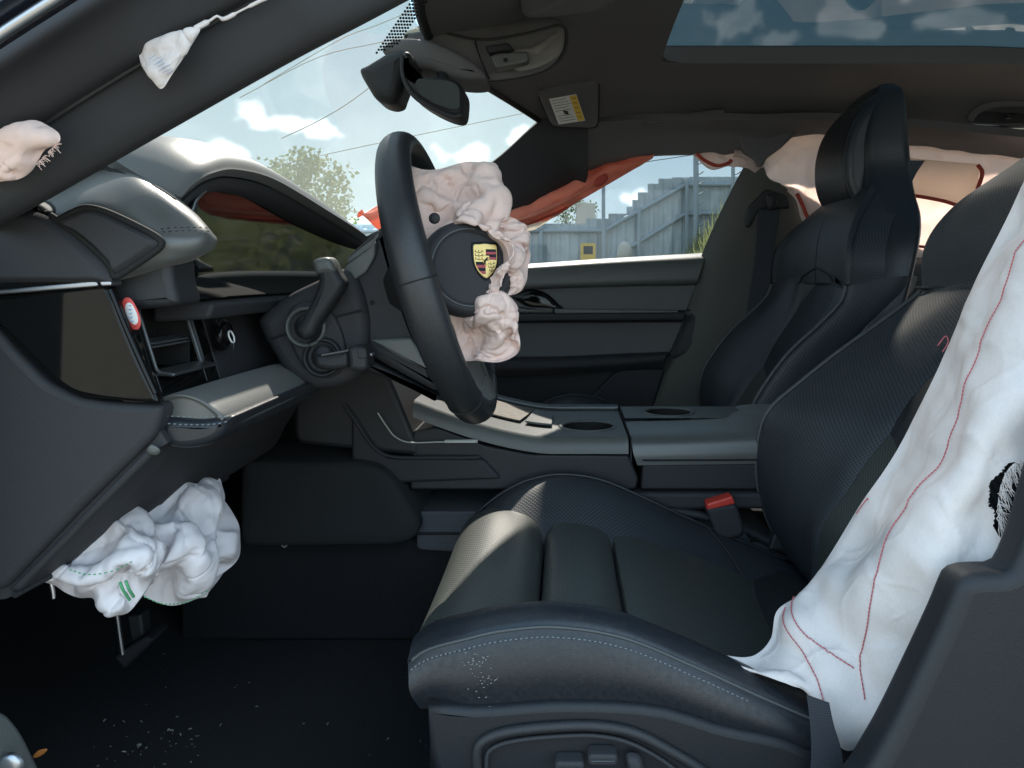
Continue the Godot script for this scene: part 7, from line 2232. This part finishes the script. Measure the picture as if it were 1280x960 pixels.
# ---------------------------------------------------------------- near pillar and belt
func near_details():
	var p := thing("centre_pillar_trim", V(0.3, 0.4, 0.75), "dark plastic centre pillar trim beside the driver's seat in the near corner", "pillar")
	var l := spl([V(0.209, 0.4639, 0.7), V(0.2271, 0.4987, 0.7), V(0.2477, 0.5348, 0.7), V(0.2703, 0.5813, 0.7), V(0.2877, 0.6187, 0.7), V(0.2968, 0.6406, 0.7), V(0.3019, 0.649, 0.7), V(0.3123, 0.6529, 0.7), V(0.3265, 0.6535, 0.7), V(0.3381, 0.6548, 0.7), V(0.3445, 0.6652, 0.7), V(0.3535, 0.6897, 0.7), V(0.3626, 0.7219, 0.7), V(0.3832, 0.78, 0.7), V(0.4606, 0.78, 0.7), V(0.4606, 0.451, 0.7), V(0.3187, 0.4445, 0.7)], 150, true)
	part(p, "trim_panel", slab(l, 0.70, 0.74, 0.012, 5).mesh(), M.pillar_plastic)
	part(p, "pillar_post", slab(rnd([V(0.40, 0.40, 0), V(0.66, 0.40, 0), V(0.66, 0.80, 0), V(0.68, 1.3, 0), V(0.55, 1.3, 0), V(0.45, 0.80, 0)], 0.03), 0.715, 0.79, 0.012).mesh(), M.soft_plastic)
	solo("driver_belt", shell(surf([
		[V(0.2058, 0.5235, 0.665), V(0.2076, 0.5035, 0.668), V(0.2083, 0.4776, 0.67), V(0.205, 0.4451, 0.672)],
		[V(0.2239, 0.5184, 0.668), V(0.2266, 0.5024, 0.672), V(0.2322, 0.4807, 0.675), V(0.2342, 0.4484, 0.677)]], 24, 5), 0.0015).mesh(), M.belt, "dark blue seat belt running down beside the driver's cushion", "seat belt", "seat belts")


# ---------------------------------------------------------------- floor: pedal, litter
func floor_details():
	var pd := thing("brake_pedal", V(-0.5, 0.3, 0.4), "slim metal pedal arm over a small dark pad in the footwell", "pedal")
	part(pd, "arm", tube([V(-0.5361, 0.4808, 0.4), V(-0.5332, 0.4559, 0.4), V(-0.5294, 0.4272, 0.4)], 0.0030, 8).mesh(), M.satin_metal)
	part(pd, "pad", slab(rnd([V(-0.5419, 0.4234, 0.4), V(-0.5036, 0.4482, 0.4), V(-0.4921, 0.4444, 0.4), V(-0.5284, 0.408, 0.4)], 0.004), 0.36, 0.40, 0.004).mesh(), M.dark_plastic)
	part(pd, "bracket", slab(rnd([V(-0.536, 0.4643, 0.38), V(-0.5184, 0.4662, 0.38), V(-0.5145, 0.4349, 0.38), V(-0.5302, 0.4291, 0.38)], 0.003), 0.36, 0.38, 0.003).mesh(), M.dark_plastic)
	solo("metal_pin", tube([V(-0.481, 0.593, 0.6), V(-0.4795, 0.5856, 0.6), V(-0.4788, 0.5781, 0.6)], 0.0018, 8).mesh(), M.satin_metal, "short bright metal pin under the dashboard's lower left tip", "pin")
	solo("white_clip", tube(spl([V(-0.4402, 0.4684, 0.125), V(-0.4352, 0.4709, 0.125), V(-0.4315, 0.4647, 0.125), V(-0.4352, 0.4585, 0.125), V(-0.4402, 0.4622, 0.125)], 20, true), 0.0012, 6, true).mesh(), M.debris, "tiny pale clip lying on the carpet of the dark footwell", "clip")
	var lf := pillow(spl([V(-0.4982, 0.4297, 0.6), V(-0.493, 0.4357, 0.6), V(-0.4847, 0.4372, 0.6), V(-0.4877, 0.4327, 0.6), V(-0.4945, 0.429, 0.6)], 24, true), V(0, 0.5, 1).normalized(), 0.001, 0.001)
	solo("dry_leaf", lf.mesh(), M.leaf_orange, "small orange dry leaf lying by the door sill", "leaf")
	# crumbs and splinters strewn over the carpet
	var rng := RandomNumberGenerator.new()
	rng.seed = 21
	var mb := MB.new()
	for i in 95:
		var x := rng.randf_range(-0.62, -0.13)
		var z := rng.randf_range(0.12, 0.62)
		if rng.randf() < 0.35:
			x = -0.5 + rng.randfn() * 0.03
			z = 0.38 + rng.randfn() * 0.03
		if x > -0.12:
			continue
		var y := 0.2995 + (0.016 * smoothstep(-0.3, -0.62, x))
		var s := rng.randf_range(0.0004, 0.0012) * (2.2 if rng.randf() < 0.08 else 1.0)
		var a := rng.randf() * TAU
		var e := V(cos(a), 0.1, sin(a)) * s * rng.randf_range(0.6, 2.6)
		mb.add(tube([V(x, y + 0.001, z) - e, V(x, y + 0.0015, z), V(x, y + 0.001, z) + e], [s * 0.5, s * 0.7, s * 0.3], 4))
	meta(part(self, "debris", mb.mesh(), M.debris), "white crumbs and splinters strewn over the black carpet", "debris", "", "stuff")
	# scuffs of dust on the cushion side
	var du := MB.new()
	for q in [[598, 828, 34], [604, 850, 22], [597, 868, 8], [608, 890, 16], [700, 892, 8]]:
		for k in q[2]:
			var u: float = q[0] + rng.randfn() * 9.0
			var v: float = q[1] + rng.randfn() * 5.0
			var p := V((u - 706) * 0.672 / 961, 0.88 + (345 - v) * 0.672 / 961, 0.648)
			var s := rng.randf_range(0.00008, 0.00032)
			du.add(tube([p - V(s * 2, 0, 0), p, p + V(s * 2, s, 0)], s, 4))
	meta(part(self, "dust_specks", du.mesh(), M.debris), "pale dust specks stuck on the side of the driver's cushion", "dust", "", "stuff")
